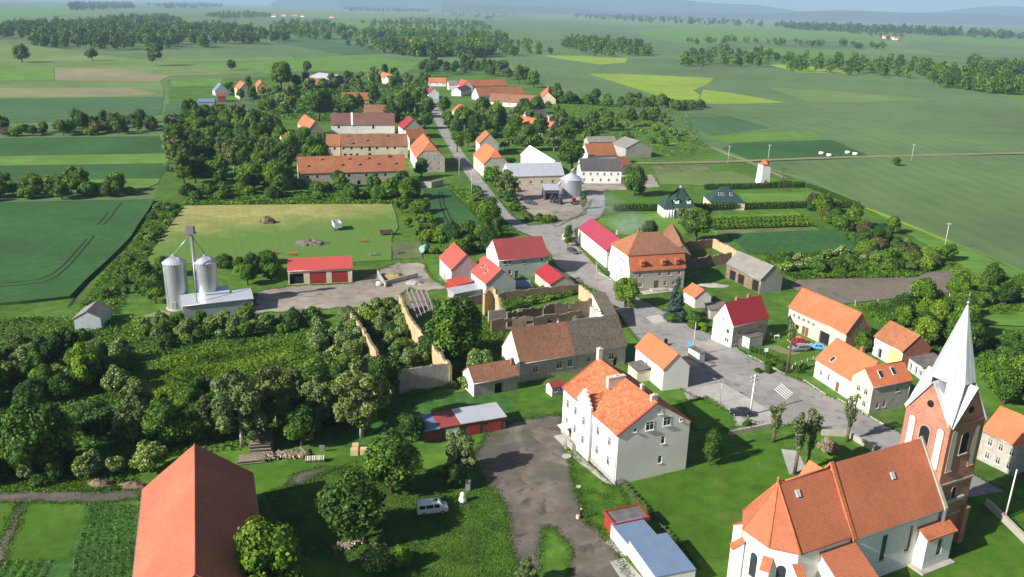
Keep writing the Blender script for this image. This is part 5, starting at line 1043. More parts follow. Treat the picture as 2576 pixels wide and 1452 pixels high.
# ------------------------------------------------------------------ vegetation
L_tree = leafmat('tree_leaves', (.015, .045, .005), (.06, .145, .012), (.16, .28, .025))
L_dark = leafmat('dark_tree_leaves', (.01, .032, .005), (.035, .095, .012), (.1, .19, .025))
L_lime = leafmat('lime_green_leaves', (.025, .07, .004), (.09, .19, .012), (.22, .33, .025))
L_will = leafmat('silvery_willow_leaves', (.045, .08, .02), (.13, .19, .06), (.25, .32, .11))
L_eld = leafmat('flowering_elder_leaves', (.02, .06, .006), (.08, .17, .02), (.2, .3, .05), (.42, .45, .26), .84)
L_spr = leafmat('blue_spruce_needles', (0.03, 0.06, 0.0525), (0.075, 0.1275, 0.1125), (0.165, 0.225, 0.195))
L_hedge = leafmat('clipped_hedge_leaves', (.016, .05, .006), (.05, .12, .012), (.12, .2, .025))
L_blos = leafmat('pale_blossom_twigs', (.07, .08, .045), (.22, .2, .15), (.42, .38, .33))
L_rust = leafmat('brownish_new_leaves', (.05, .045, .018), (.11, .1, .035), (.17, .17, .06))
m_bark = surf('tree_bark', [(.3, (.07, .055, .04)), (.7, (.15, .12, .09))], 3, .3, .2, .95)
m_birch = surf('pale_bark', [(.35, (.2, .18, .15)), (.6, (.5, .48, .43))], 3, .3, .2, .9)

def leafmesh(name, C, Nn, size, tone, mat, core=None, aspect=.75, seed=0):
    """C centres, Nn normals, size per leaf: bent leaf-clump quads plus solid cores, toned dark and added to block light (centre, radius)"""
    r = np.random.default_rng(seed); n = len(C); a = r.normal(size=(n, 3)); Nn = Nn / np.linalg.norm(Nn, axis=1)[:, None]
    T = np.cross(Nn, a); T /= np.linalg.norm(T, axis=1)[:, None] + 1e-9; Bt = np.cross(Nn, T); s = size[:, None]
    bend = Nn * s * .22
    V = np.stack([C - T * s, C - Bt * s * aspect + bend, C + T * s, C + Bt * s * aspect + bend], 1).reshape(-1, 3)
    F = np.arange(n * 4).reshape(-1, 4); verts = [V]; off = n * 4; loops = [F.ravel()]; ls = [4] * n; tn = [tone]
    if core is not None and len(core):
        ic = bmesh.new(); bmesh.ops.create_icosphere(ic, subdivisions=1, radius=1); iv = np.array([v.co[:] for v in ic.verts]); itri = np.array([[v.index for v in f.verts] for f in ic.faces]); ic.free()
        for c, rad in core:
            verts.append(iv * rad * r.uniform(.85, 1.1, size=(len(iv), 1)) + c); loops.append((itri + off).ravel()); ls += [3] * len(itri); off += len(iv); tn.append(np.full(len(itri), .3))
    V = np.concatenate(verts).astype(np.float32); Lp = np.concatenate(loops).astype(np.int32); ls = np.array(ls, np.int32)
    me = bpy.data.meshes.new(name); me.vertices.add(len(V)); me.vertices.foreach_set('co', V.ravel()); me.loops.add(len(Lp)); me.loops.foreach_set('vertex_index', Lp)
    me.polygons.add(len(ls)); me.polygons.foreach_set('loop_start', np.concatenate([[0], np.cumsum(ls)[:-1]]).astype(np.int32)); me.polygons.foreach_set('loop_total', ls)
    at = me.attributes.new('tone', 'FLOAT', 'FACE'); at.data.foreach_set('value', np.concatenate(tn).astype(np.float32)); me.materials.append(mat); me.update(calc_edges=True); return me

def crown_pts(seed, nl, per, lr=(.24, .42), leaf=.055, shape='round', vr=1.0, jitter=.5, shell=.62, gap=.0):
    r = np.random.default_rng(seed)
    d = r.normal(size=(nl, 3)); d /= np.linalg.norm(d, axis=1)[:, None]; rad = shell * r.uniform(.25, 1, nl) ** .4
    if shape == 'round':
        d[:, 2] = np.where(d[:, 2] < -.8, -d[:, 2] * .6, d[:, 2]); c = d * rad[:, None]; c[:, 2] *= vr
    elif shape == 'column': c = d * rad[:, None] * [.85, .85, vr]
    elif shape == 'cone':
        z = r.uniform(-1, 1, nl); k = (1 - z) / 2; an = r.uniform(0, 2 * PI, nl); q = k ** .8 * .8 * r.uniform(.4, 1, nl); c = np.stack([np.cos(an) * q, np.sin(an) * q, z * vr], 1)
    elif shape == 'dome':
        d[:, 2] = np.abs(d[:, 2]) * 1.1 - .35; c = d * rad[:, None]; c[:, 2] *= vr
    # asymmetry
    c[:, 0] *= r.uniform(.85, 1.1); c += r.normal(scale=.06, size=c.shape)
    R = r.uniform(*lr, nl)
    if shape == 'cone': R *= .35 + .65 * (1 - c[:, 2] / vr) / 2
    P_, N_, S_, T_ = [], [], [], []
    for i in range(nl):
        n = int(per * (R[i] / np.mean(lr)) ** 2); q = r.normal(size=(n, 3)); q /= np.linalg.norm(q, axis=1)[:, None]
        q = q[(q[:, 2] > -.75) | (r.random(n) < .35)]; n = len(q)
        p = c[i] + q * R[i] * r.uniform(.8, 1.12, (n, 1)) * [1, 1, .85]
        dd = np.linalg.norm(p[:, None] - c[None], axis=2) / R[None]; dd[:, i] = 9; keep = dd.min(1) > .72; p, q = p[keep], q[keep]
        P_.append(p); N_.append(q + r.normal(scale=jitter, size=q.shape) + [0, 0, .25]); S_.append(leaf * r.uniform(.6, 1.4, len(p)))
        T_.append(np.clip(.52 + .2 * r.normal() + .16 * r.normal(size=len(p)), 0, .9))
    core = [(c[i], R[i] * .74) for i in range(nl)]  # solid blob added inside each clump to block light and darken the crown
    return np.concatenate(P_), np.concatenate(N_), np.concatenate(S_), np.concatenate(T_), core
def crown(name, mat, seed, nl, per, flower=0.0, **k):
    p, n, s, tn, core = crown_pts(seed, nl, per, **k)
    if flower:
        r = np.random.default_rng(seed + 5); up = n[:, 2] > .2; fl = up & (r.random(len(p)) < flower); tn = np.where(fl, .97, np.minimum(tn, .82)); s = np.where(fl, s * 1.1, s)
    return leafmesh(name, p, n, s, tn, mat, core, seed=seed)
def trunk_mesh(seed, r0=.09, top=.25, mat=None, limbs=5, low=-1.7):
    r = random.Random(seed); m = MB(); m.tube((0, 0, low), (r.uniform(-.04, .04), r.uniform(-.04, .04), low * .35), r0 * 1.15, r0 * .8, 8); m.tube((0, 0, low * .4), (r.uniform(-.06, .06), r.uniform(-.06, .06), top), r0 * .82, r0 * .35, 7)
    for i in range(limbs):
        a = 2 * PI * i / limbs + r.uniform(-.4, .4); z = low * .38 + r.uniform(0, .35); m.tube((0, 0, z), (math.cos(a) * .45, math.sin(a) * .45, z + r.uniform(.35, .6)), r0 * .42, r0 * .12, 5)
    return m.mesh('trunk', mat or m_bark)
K = {}
def kind(name, mats, n_near, n_mid, n_far, low, r0=.07, bark=None, **k):
    fl = k.pop('flower', 0); lr = k.pop('lr', (.24, .4)); d = {}; ng = k.pop('near_lobes', 46)
    sd = sum(ord(ch) for ch in name)
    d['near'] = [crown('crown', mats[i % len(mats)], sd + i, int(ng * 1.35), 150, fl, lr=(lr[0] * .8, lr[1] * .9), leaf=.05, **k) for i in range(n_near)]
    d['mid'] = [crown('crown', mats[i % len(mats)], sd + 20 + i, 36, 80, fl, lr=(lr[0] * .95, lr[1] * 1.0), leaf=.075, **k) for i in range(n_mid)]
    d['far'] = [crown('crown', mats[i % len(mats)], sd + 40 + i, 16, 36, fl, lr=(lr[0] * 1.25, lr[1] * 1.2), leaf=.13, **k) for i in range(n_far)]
    d['trunk'] = trunk_mesh(sd, r0, .3, bark, 5, low); d['low'] = low; K[name] = d
kind('tree', [L_tree, L_dark, L_tree], 5, 6, 5, -1.08, vr=1.12)
kind('lime', [L_lime], 2, 2, 2, -1.1, vr=1.1)
kind('loose', [L_will], 3, 3, 2, -1.45, r0=.06, bark=m_birch, lr=(.16, .3), vr=1.35, jitter=.8, shell=.75)
kind('tall', [L_tree, L_dark], 1, 3, 3, -1.6, r0=.09, vr=1.45, lr=(.25, .42))
kind('bush', [L_tree, L_lime, L_dark], 3, 4, 4, -.55, r0=.05, shape='dome', vr=.85, lr=(.26, .42))
kind('elder', [L_eld], 3, 3, 2, -.8, r0=.05, shape='dome', vr=1.0, lr=(.2, .34), flower=.24)
kind('column', [L_hedge], 1, 2, 2, -2.4, shape='column', vr=2.5, lr=(.4, .6), near_lobes=30)
kind('spruce', [L_spr], 1, 1, 1, -1.75, shape='cone', vr=1.6, lr=(.3, .45), near_lobes=60)
kind('blossom', [L_blos], 1, 1, 1, -.7, shape='dome', vr=.8, lr=(.14, .24), jitter=1.0, shell=.8)
kind('rusty', [L_rust], 1, 1, 1, -.6, shape='dome', vr=.9)
ORD = ['first', 'second', 'third', 'fourth', 'fifth', 'sixth', 'seventh', 'eighth', 'ninth', 'tenth', 'eleventh', 'twelfth', 'thirteenth', 'fourteenth', 'fifteenth', 'sixteenth']
TR = random.Random(11)
NAMES = dict(tree='deciduous_tree', lime='leafy_tree', loose='willow_tree', tall='tall_tree', bush='bush', elder='elder_bush', column='conifer_hedge_tree', spruce='spruce_tree', blossom='blossom_shrub', rusty='brownish_shrub')
CATS = dict(tree='tree', lime='tree', loose='tree', tall='tree', bush='bush', elder='bush', column='conifer', spruce='spruce', blossom='shrub', rusty='shrub')
def put(kd, loc, r, label, group=None, sz=1.0, name=None):
    d = K[kd]; px = r * ppm((loc[0], loc[1], 0)); lod = 'near' if px > 26 else ('mid' if px > 9 else 'far')
    root = thing(name or NAMES[kd], label, CATS[kd], (loc[0], loc[1], 0), TR.uniform(0, 6.28), group)
    zc = -d['low'] * r * sz; cr = link('crown', TR.choice(d[lod]), root, (0, 0, zc), (0, 0, TR.uniform(0, 6.28)), (r * TR.uniform(.93, 1.07), r * TR.uniform(.93, 1.07), r * sz * TR.uniform(.94, 1.06)))
    if px > 5: link('trunk', d['trunk'], root, (0, 0, zc), (0, 0, 0), (r, r, r * sz))
    return root
def tree(kd, x, y, w, label, group=None, sz=1.0):
    """x,y: crown centre in the photograph, w its width there"""
    low = -K[kd]['low']; loc = P(x, y, 4.0)
    for _ in range(5):
        r = w / 2 / ppm(loc); loc = P(x, y, low * r * sz)
    return put(kd, loc, r, label, group, sz)
def inside(p, poly):
    c = False; j = len(poly) - 1
    for i in range(len(poly)):
        a, b = poly[i], poly[j]
        if (a[1] > p[1]) != (b[1] > p[1]) and p[0] < (b[0] - a[0]) * (p[1] - a[1]) / (b[1] - a[1]) + a[0]: c = not c
        j = i
    return c
def scatter(kinds, px, n, rr, label, group, sz=(1, 1.2), seed=1, gap=.75, labels=None):
    r = random.Random(seed); poly = [tuple(P(*p)[:2]) for p in px]; xs = [p[0] for p in poly]; ys = [p[1] for p in poly]; got = []; made = []; k = 0
    while len(got) < n and k < n * 60:
        k += 1; p = (r.uniform(min(xs), max(xs)), r.uniform(min(ys), max(ys))); q = r.uniform(*rr)
        if not inside(p, poly): continue
        if any((p[0] - g[0]) ** 2 + (p[1] - g[1]) ** 2 < (gap * (q + g[2])) ** 2 for g in got): continue
        got.append((*p, q)); kd = r.choice(kinds); ob_ = put(kd, p, q, label, group, r.uniform(*sz)); made.append((float((np.array([*p, 0]) - CAMP) @ IR) / depth((*p, 0)), ob_))
    if len(made) <= 16:
        made.sort(key=lambda e: e[0])
        for i_, (_, ob_) in enumerate(made): ob_['label'] = label + ', ' + ('leftmost of the group' if i_ == 0 else 'rightmost of the group' if i_ == len(made) - 1 else ORD[i_] + ' from the left')
    return got
# --- single trees that stand out in the photograph (crown centre x, y, width)
one = [
 ('lime', 1575, 732, 78, 'round chestnut tree in front of the manor at the road'),
 ('spruce', 1702, 752, 66, 'bluish spruce in the garden beside the road'),
 ('bush', 1693, 800, 40, 'round clipped shrub left of the garden corner'), ('bush', 1745, 800, 50, 'round clipped shrub at the garden corner by the crimson roofed house'),
 ('bush', 1536, 687, 26, 'dark clipped bush against the white manor wall'),
 ('tree', 1598, 455, 72, 'big dark oak left of the green roofed villa'),
 ('tree', 1228, 528, 74, 'leafy street tree above the road bend'), ('tree', 1240, 440, 52, 'street tree in front of the metal hall'),
 ('loose', 1275, 460, 62, 'feathery willow by the metal hall gable'),
 ('tree', 1440, 384, 80, 'broad tree left of the rust orange barn'), ('tall', 1590, 290, 36, 'slim tall tree standing alone at the field edge'),
 ('tree', 1645, 284, 40, 'small round tree alone in the field beyond the village'),
 ('tree', 1275, 405, 20, 'small shrub tree by the half hipped house'),
 ('column', 1468, 503, 20, 'slim bright conifer at the machine yard corner'),
 ('column', 1791, 1117, 42, 'single column shaped conifer on the lawn by the tall house', None, 1.25),
 ('tree', 885, 1275, 190, 'large leafy tree left of the white van'), ('tree', 985, 1160, 170, 'big tree casting shade across the dirt yard'),
 ('loose', 1160, 1130, 95, 'grey green feathery tree at the yard edge by the garages'), ('tree', 1145, 1195, 70, 'lower tree beneath the feathery one near the statue'),
 ('tree', 1035, 1075, 80, 'tree against the left end of the garage row'),
 ('lime', 665, 1420, 235, 'big bright crown at the bottom edge beside the salmon barn'),
 ('elder', 945, 1405, 100, 'flowering bush over the log pile at the bottom edge'), ('lime', 1010, 1400, 60, 'small sunlit bush at the bottom edge'),
 ('loose', 1325, 1440, 70, 'small dark sapling at the bottom edge of the dirt yard'),
 ('tree', 95, 1090, 200, 'huge round tree at the left edge above the garden'), ('tree', 240, 1060, 110, 'leafy tree right of the huge round tree'),
 ('elder', 375, 1150, 110, 'flowering elder at the tip of the salmon barn'), ('lime', 437, 1010, 66, 'upright bush tree in the middle of the thicket'),
 ('tree', 415, 1065, 120, 'tree behind the flowering elder'), ('loose', 600, 1020, 160, 'grey stemmed willow in the middle of the thicket'), ('loose', 690, 985, 120, 'smaller willow right of the grey stemmed one'),
 ('loose', 905, 990, 170, 'tall pale willow in front of the ruined barn'), ('tree', 757, 1070, 105, 'dark round tree beside the log stacks'), ('loose', 800, 1000, 110, 'willow between the thicket and the ruined barn'),
 ('tree', 1145, 820, 170, 'dense willow crown filling the ruined courtyard'), ('tree', 1085, 870, 80, 'crown spilling over the yellow ruin wall'),
 ('elder', 1205, 905, 84, 'flowering elder beside the white gable of the row house'),
 ('elder', 1170, 960, 46, 'small elder in front of the brown roofed shed'),
 ('tree', 1635, 578, 52, 'small round tree on the smoky lawn'), ('tree', 1755, 562, 90, 'bushy tree at the end of the orchard rows'),
 ('loose', 1725, 545, 46, 'feathery shrub tree on the lawn behind the manor'),
 ('column', 1430, 590, 26, 'dark slim conifer by the white kiosk van'),
 ('tree', 2165, 855, 60, 'tree in the gap behind the orange corner house'), ('tree', 2235, 645, 50, 'round pale bush in the weeds beyond the hay barn'),
 ('tree', 2250, 565, 46, 'tree alone at the field track bend'), ('tree', 2255, 405, 24, 'small lone tree by the field track pole'),
 ('tree', 705, 185, 70, 'tall dense tree at the edge of the upper village'), ('tree', 772, 167, 28, 'round lone tree on a clear trunk near the storage hall'),
 ('tree', 582, 162, 26, 'lone tree leaning in the olive meadow'), ('tree', 52, 132, 44, 'tree pair alone in the upper left meadow'), ('tree', 230, 135, 32, 'round tree near the wood edge in the meadow'), ('loose', 388, 132, 44, 'tall pale tree in front of the far wood'),
 ('tree', 1290, 405, 18, 'tiny tree by the hall'), ('elder', 1270, 362, 40, 'blossoming tree behind the half hipped house'),
 ('bush', 2225, 670, 34, 'round lone bush in the long grass right of the hay barn'),
]
for a in one: tree(*a)
for i, (x, y, w) in enumerate([(795, 375, 78), (765, 345, 60), (845, 370, 40), (860, 460, 44), (1030, 470, 66), (1060, 420, 50), (985, 290, 66), (1020, 262, 60), (880, 262, 60), (800, 258, 86)]):
    tree('tree', x, y, w, 'village tree standing close among the estate barns', 'trees between the estate barns')
for i, (x, y, w, kd) in enumerate([(1118, 262, 40, 'tree'), (1128, 300, 42, 'tree'), (1148, 318, 44, 'tree'), (1170, 292, 50, 'tall'), (1200, 312, 56, 'tree'), (1215, 268, 54, 'tree'), (1250, 285, 60, 'lime'), (1290, 330, 60, 'tree'), (1330, 345, 64, 'tree'), (1360, 318, 54, 'tree'), (1395, 345, 50, 'loose'), (1320, 270, 50, 'tree'), (1350, 262, 44, 'tree'), (1178, 345, 46, 'tree'), (1150, 350, 40, 'tall'), (1420, 335, 46, 'tree'), (1300, 298, 46, 'elder'), (1075, 268, 50, 'tree'), (1068, 300, 44, 'tree')]):
    tree(kd, x, y, w, 'tall garden tree beside the upper street, ' + ('number ' if False else '') + ORD[i % 16] + (' of those nearest the road' if i < 16 else ' on the left side'), 'garden trees of the upper street')
# --- woods, thickets and hedgerows made of single plants
scatter(['tree', 'tree', 'lime', 'tree', 'loose', 'tall'], [(440, 330), (470, 315), (560, 310), (700, 330), (735, 390), (745, 460), (700, 490), (560, 480), (450, 470), (420, 400)], 120, (3.4, 5.6), 'leafy tree in the dense park wood left of the estate barns', 'park wood trees', (1, 1.25), 3, .6)
scatter(['bush', 'tree'], [(560, 470), (760, 460), (1020, 470), (1040, 500), (880, 506), (480, 506), (440, 480)], 34, (2, 4.2), 'scrubby bush between the hay meadow and the estate barn', 'scrub above the hay meadow', (.9, 1.2), 4, .6)
scatter(['tree', 'tall', 'lime', 'elder', 'loose'], [(640, 290), (700, 225), (860, 200), (1000, 190), (1090, 200), (1080, 290), (1000, 320), (760, 300), (680, 320)], 74, (3.2, 5.6), 'village tree left of the upper street', 'trees left of the upper street', (1, 1.2), 5, .7)
scatter(['tree', 'tall', 'tree'], [(1040, 170), (1180, 165), (1320, 190), (1350, 225), (1300, 215), (1200, 190), (1060, 195)], 40, (4, 6.5), 'tree of the row behind the upper farm', 'trees behind the upper farm', (1, 1.25), 6, .6)
scatter(['tree', 'bush', 'loose', 'tree'], [(1150, 300), (1250, 290), (1400, 300), (1500, 320), (1560, 330), (1480, 372), (1300, 380), (1260, 350), (1170, 350)], 62, (3, 5.2), 'tree in the gardens behind the metal hall', 'trees behind the metal hall', (1, 1.2), 7, .62)
scatter(['bush', 'tree', 'bush', 'elder'], [(1350, 260), (1480, 280), (1700, 300), (1740, 345), (1640, 380), (1560, 340), (1440, 300)], 30, (1.6, 3.6), 'bush in the wild gardens at the right edge of the village', 'wild garden bushes', (.9, 1.2), 8, .75)
scatter(['bush', 'tree'], [(1390, 245), (1500, 255), (1640, 262), (1770, 272), (1770, 280), (1600, 276), (1400, 262)], 40, (3, 5.5), 'bush of the hedgerow along the rape field', 'hedgerow along the rape field', (.9, 1.2), 9, .55)
scatter(['bush', 'tree', 'lime'], [(-60, 462), (120, 466), (250, 470), (330, 485), (320, 500), (150, 505), (-60, 508)], 36, (2.4, 4.0), 'dark bush of the hedgerow above the green field', 'hedgerow above the green field', (.9, 1.2), 10, .6)
scatter(['bush', 'tree', 'rusty'], [(210, 310), (390, 298), (405, 330), (300, 338), (180, 342), (-60, 345), (-60, 325), (120, 332)], 44, (2.8, 4.8), 'bush of the hedge strip between the left fields', 'hedge strip between the left fields', (.9, 1.2), 11, .6)
scatter(['bush', 'bush', 'elder'], [(400, 515), (452, 525), (350, 680), (310, 760), (200, 795), (260, 720), (350, 600)], 30, (.9, 2.0), 'low bush on the track verge beside the green field', 'track verge bushes', (.8, 1.1), 12, .7)
scatter(['bush', 'tree'], [(330, 690), (420, 690), (430, 760), (350, 770)], 8, (2.0, 3.4), 'bush left of the grain silos', 'bushes left of the silos', (.9, 1.1), 13, .6)
scatter(['bush', 'tree'], [(560, 660), (690, 655), (700, 715), (650, 730), (570, 720)], 9, (2.0, 3.6), 'bush between the silos and the red garage', 'bushes right of the silos', (.9, 1.2), 14, .6)
scatter(['elder', 'bush', 'tree', 'elder'], [(330, 835), (450, 815), (700, 805), (790, 800), (790, 830), (600, 855), (380, 880)], 34, (1.5, 2.6), 'bush of the thicket below the silver shed', 'thicket below the silver shed', (.9, 1.2), 15, .62)
scatter(['tree', 'bush', 'lime', 'elder'], [(-60, 905), (100, 900), (190, 890), (320, 900), (300, 990), (120, 1020), (-60, 1040)], 30, (2.4, 3.8), 'tree of the dark thicket at the left edge', 'dark thicket at the left edge', (1, 1.3), 16, .6)
scatter(['bush', 'tree', 'elder'], [(-60, 1080), (150, 1150), (300, 1190), (330, 1215), (100, 1225), (-60, 1225)], 22, (1.6, 3.0), 'bush along the dirt lane left of the salmon barn', 'bushes along the dirt lane', (.9, 1.2), 17, .6)
scatter(['bush', 'tree', 'loose'], [(340, 1040), (520, 1010), (680, 985), (760, 1010), (740, 1070), (560, 1120), (330, 1130)], 22, (2.0, 3.4), 'bush in the middle thicket', 'middle thicket', (.9, 1.2), 18, .62)
scatter(['elder', 'elder', 'bush'], [(795, 800), (880, 790), (930, 900), (960, 960), (800, 950)], 22, (1.8, 3.0), 'flowering elder against the left ruin wall', 'elders by the ruin wall', (.9, 1.2), 19, .6)
scatter(['elder', 'bush', 'elder'], [(905, 790), (1000, 760), (1020, 830), (1100, 920), (1000, 940)], 24, (1.6, 2.6), 'flowering elder growing inside the roofless barn', 'elders inside the roofless barn', (.9, 1.2), 20, .58)
scatter(['tree', 'bush'], [(760, 960), (880, 950), (960, 1010), (900, 1060), (780, 1070)], 9, (2.6, 4.2), 'tree in front of the roofless barn', 'trees before the roofless barn', (1, 1.2), 21, .6)
scatter(['bush', 'bush', 'elder'], [(1270, 745), (1440, 715), (1470, 735), (1300, 775)], 12, (.9, 1.8), 'bush inside the overgrown courtyard', 'courtyard bushes', (.6, .9), 22, .6)
scatter(['elder', 'bush', 'elder', 'lime'], [(1238, 800), (1300, 792), (1420, 785), (1470, 790), (1440, 808), (1300, 818)], 12, (.8, 1.5), 'bush growing in the gutted house', 'bushes in the gutted house', (.8, 1.0), 42, .7)
scatter(['elder', 'bush'], [(1100, 930), (1180, 935), (1170, 975), (1120, 985)], 7, (1.0, 1.8), 'pale bush beside the brown roofed shed', 'bushes by the brown roofed shed', (.8, 1.0), 43, .7)
scatter(['bush', 'lime'], [(1010, 500), (1060, 530), (1100, 600), (1140, 640), (1090, 640), (1010, 560)], 16, (1.8, 3.2), 'bush at the meadow corner above the farm', 'bushes at the meadow corner', (.9, 1.2), 23, .7)
scatter(['tree', 'bush'], [(1130, 590), (1230, 590), (1290, 615), (1230, 640), (1140, 640)], 15, (2.2, 4.0), 'tree behind the red roofed farm houses', 'trees behind the farm houses', (1, 1.2), 24, .6)
scatter(['bush', 'elder'], [(1200, 480), (1262, 560), (1290, 590), (1240, 585), (1180, 500)], 14, (1.2, 2.2), 'bush on the bank left of the street', 'bushes left of the street', (.9, 1.1), 25, .65)
scatter(['bush'], [(1235, 455), (1262, 470), (1335, 545), (1440, 555), (1430, 566), (1320, 560), (1250, 490)], 30, (1.1, 1.9), 'hedge bush between street and machine yard', 'hedge along the machine yard', (.9, 1.1), 26, .5)
scatter(['tree', 'bush', 'rusty', 'bush'], [(2015, 520), (2100, 530), (2300, 640), (2390, 660), (2330, 680), (2200, 670), (2080, 560)], 44, (2.2, 4.2), 'bush of the thicket along the right hand field', 'thicket along the right hand field', (.9, 1.2), 27, .6)
scatter(['elder', 'bush', 'bush'], [(1930, 650), (2100, 648), (2250, 655), (2330, 680), (2150, 690), (1980, 690)], 34, (1.6, 3.0), 'bush in the weeds behind the hay barn', 'weedy bushes behind the hay barn', (.8, 1.1), 28, .62)
scatter(['lime', 'tree', 'bush'], [(2260, 770), (2370, 770), (2440, 800), (2420, 900), (2330, 880), (2240, 800)], 22, (2.4, 4.4), 'garden tree behind the barns at the right', 'trees behind the right hand barns', (1, 1.2), 29, .6)
scatter(['tree', 'bush'], [(2400, 740), (2576, 720), (2620, 760), (2470, 775), (2410, 770)], 14, (2.2, 4.0), 'bush at the far end of the right gardens', 'bushes at the right gardens', (.9, 1.2), 30, .6)
scatter(['tree', 'bush', 'tree'], [(2470, 950), (2600, 930), (2650, 1050), (2560, 1040), (2480, 990)], 12, (2.5, 4.2), 'tree behind the house at the right edge', 'trees at the right edge', (1, 1.2), 31, .6)
scatter(['bush', 'tree'], [(2480, 860), (2560, 850), (2600, 900), (2520, 930), (2470, 910)], 8, (1.8, 3.0), 'garden bush near the plastic greenhouse', 'bushes by the greenhouse', (.9, 1.1), 32, .6)
scatter(['bush'], [(1880, 925), (1960, 905), (2035, 925), (1990, 955), (1900, 940)], 12, (.7, 1.3), 'low shrub in the front garden by the parked cars', 'front garden shrubs', (.8, 1), 33, .6)
scatter(['bush'], [(1700, 800), (1760, 815), (1790, 840), (1740, 830)], 6, (.8, 1.4), 'shrub along the garden fence by the road', 'garden fence shrubs', (.9, 1), 34, .6)
scatter(['tree', 'tall', 'column', 'bush'], [(540, 232), (560, 222), (640, 218), (690, 225), (680, 262), (640, 262), (600, 250)], 16, (2.2, 4.0), 'tree around the isolated farm', 'trees of the isolated farm', (1, 1.3), 41, .6)
# clipped conifer hedges round the villas: hedge > its single conifers
def hedge(px, h, label, step=1.3, kd='column', r=.95):
    c = [P(*p)[:2] for p in px]; root = thing('clipped_hedge', label, 'hedge', (c[0][0], c[0][1], 0)); n_ = 0
    for a, b in zip(c, c[1:]):
        L = np.linalg.norm(b - a); n = max(1, int(L / step))
        for k in range(n):
            p = a + (b - a) * (k + .5) / n; link('conifer', TR.choice(K[kd]['mid']), root, (p[0] - c[0][0], p[1] - c[0][1], h / 2), (0, 0, TR.uniform(0, 6)), (r, r, h / 4.4)); n_ += 1
    return root
hedge([(1540, 532), (1700, 531), (1870, 528), (2050, 523), (2130, 524), (2165, 526)], 3.2, 'long clipped conifer hedge in front of the villas')
hedge([(1770, 478), (1880, 476), (1960, 473), (2025, 472)], 3.0, 'clipped conifer hedge behind the bungalow')
hedge([(2030, 472), (2080, 490), (2160, 522)], 2.2, 'slanting clipped hedge at the field edge by the villas')
hedge([t(6, 500, 1200), t(6, 600, 1230), t(6, 760, 1340)], 1.5, 'low trimmed hedge of the front garden facing the road', 1.0, r=.6)
for j, (ya, yb) in enumerate(((552, 545), (560, 552), (570, 562))):
    root = None
    for i in range(22):
        f = i / 21; x = 1770 + (2015 - 1770) * f + j * 12; y = ya + (yb - ya) * f; tree('lime', x, y, 15 + j, 'small fruit tree in the orchard rows', 'orchard trees', .9)
# ------------------------------------------------------------------ pollarded trees by the church
def pollard(base, top, label, seed, wid=1.3, n=4, clumps=26, start=.35):
    b = P(*base); r = random.Random(seed); nr = np.random.default_rng(seed)
    zs = np.linspace(1, 30, 500); tp = None
    for z in zs:
        v = np.array([b[0], b[1], z]) - CAMP; k = FOC / (v @ FW); y = 726 - k * (v @ IU)
        if y <= top[1]: tp = z; break
    H = tp or 10; root = thing('pollard_tree', label, 'tree', (b[0], b[1], 0), 0)
    m = MB(); zf = H * start; m.tube((0, 0, 0), (.1, .05, zf), .3, .24, 9); tips = []
    for i in range(n):
        a = 2 * PI * i / n + r.uniform(-.5, .5); q = (math.cos(a) * wid * r.uniform(.3, .8), math.sin(a) * wid * r.uniform(.3, .8), zf + (H - zf) * r.uniform(.35, .55)); e = (q[0] * r.uniform(.9, 1.4), q[1] * r.uniform(.9, 1.4), H * r.uniform(.86, 1.0))
        m.tube((.1, .05, zf - .2), q, .2, .13, 7); m.tube(q, e, .14, .05, 6); tips.append((np.array([.1, .05, zf]), np.array(q), np.array(e)))
    m.build('trunk', m_bark, root)
    C, Nn, S, Tn = [], [], [], []
    for i in range(clumps):
        s = tips[i % n]; f = r.random(); c = s[0] + (s[1] - s[0]) * f * 2 if f < .5 else s[1] + (s[2] - s[1]) * (f - .5) * 2
        k = 48; d = nr.normal(size=(k, 3)); d /= np.linalg.norm(d, axis=1)[:, None]; rad = r.uniform(.35, .75)
        C.append(c + d * rad * nr.uniform(.6, 1.1, (k, 1))); Nn.append(d + nr.normal(scale=.6, size=(k, 3))); S.append(.16 * nr.uniform(.6, 1.4, k)); Tn.append(np.clip(.45 + .2 * nr.normal(size=k) + .15 * r.gauss(0, 1), 0, 1))
    me = leafmesh('crown', np.concatenate(C), np.concatenate(Nn), np.concatenate(S), np.concatenate(Tn), L_will, None, seed=seed); link('crown', me, root)
pollard(t(9, 440, 795), t(9, 435, 600), 'leftmost pollarded tree beside the parking court', 1, .9, 4, 26, .3)
pollard(t(9, 545, 950), t(9, 560, 640), 'tall pollarded tree with dark trunk beside the church path', 2, 1.1, 4, 30, .4)
pollard(t(9, 605, 925), t(9, 645, 620), 'pollarded tree right of the church path', 3, 1.2, 4, 30, .35)
pollard(t(9, 800, 790), t(9, 830, 540), 'sparse pollarded tree at the churchyard wall by the road', 4, 1.3, 5, 16, .3)
pollard(t(6, 785, 1365), t(6, 820, 960), 'very tall slender trunk in the front garden by the parked cars', 5, .9, 4, 20, .62)
tree('blossom', *t(9, 715, 815), 62, 'greyish pink blossoming shrub behind the church nave')
tree('bush', *t(9, 315, 705), 30, 'round bush at the parking court corner')

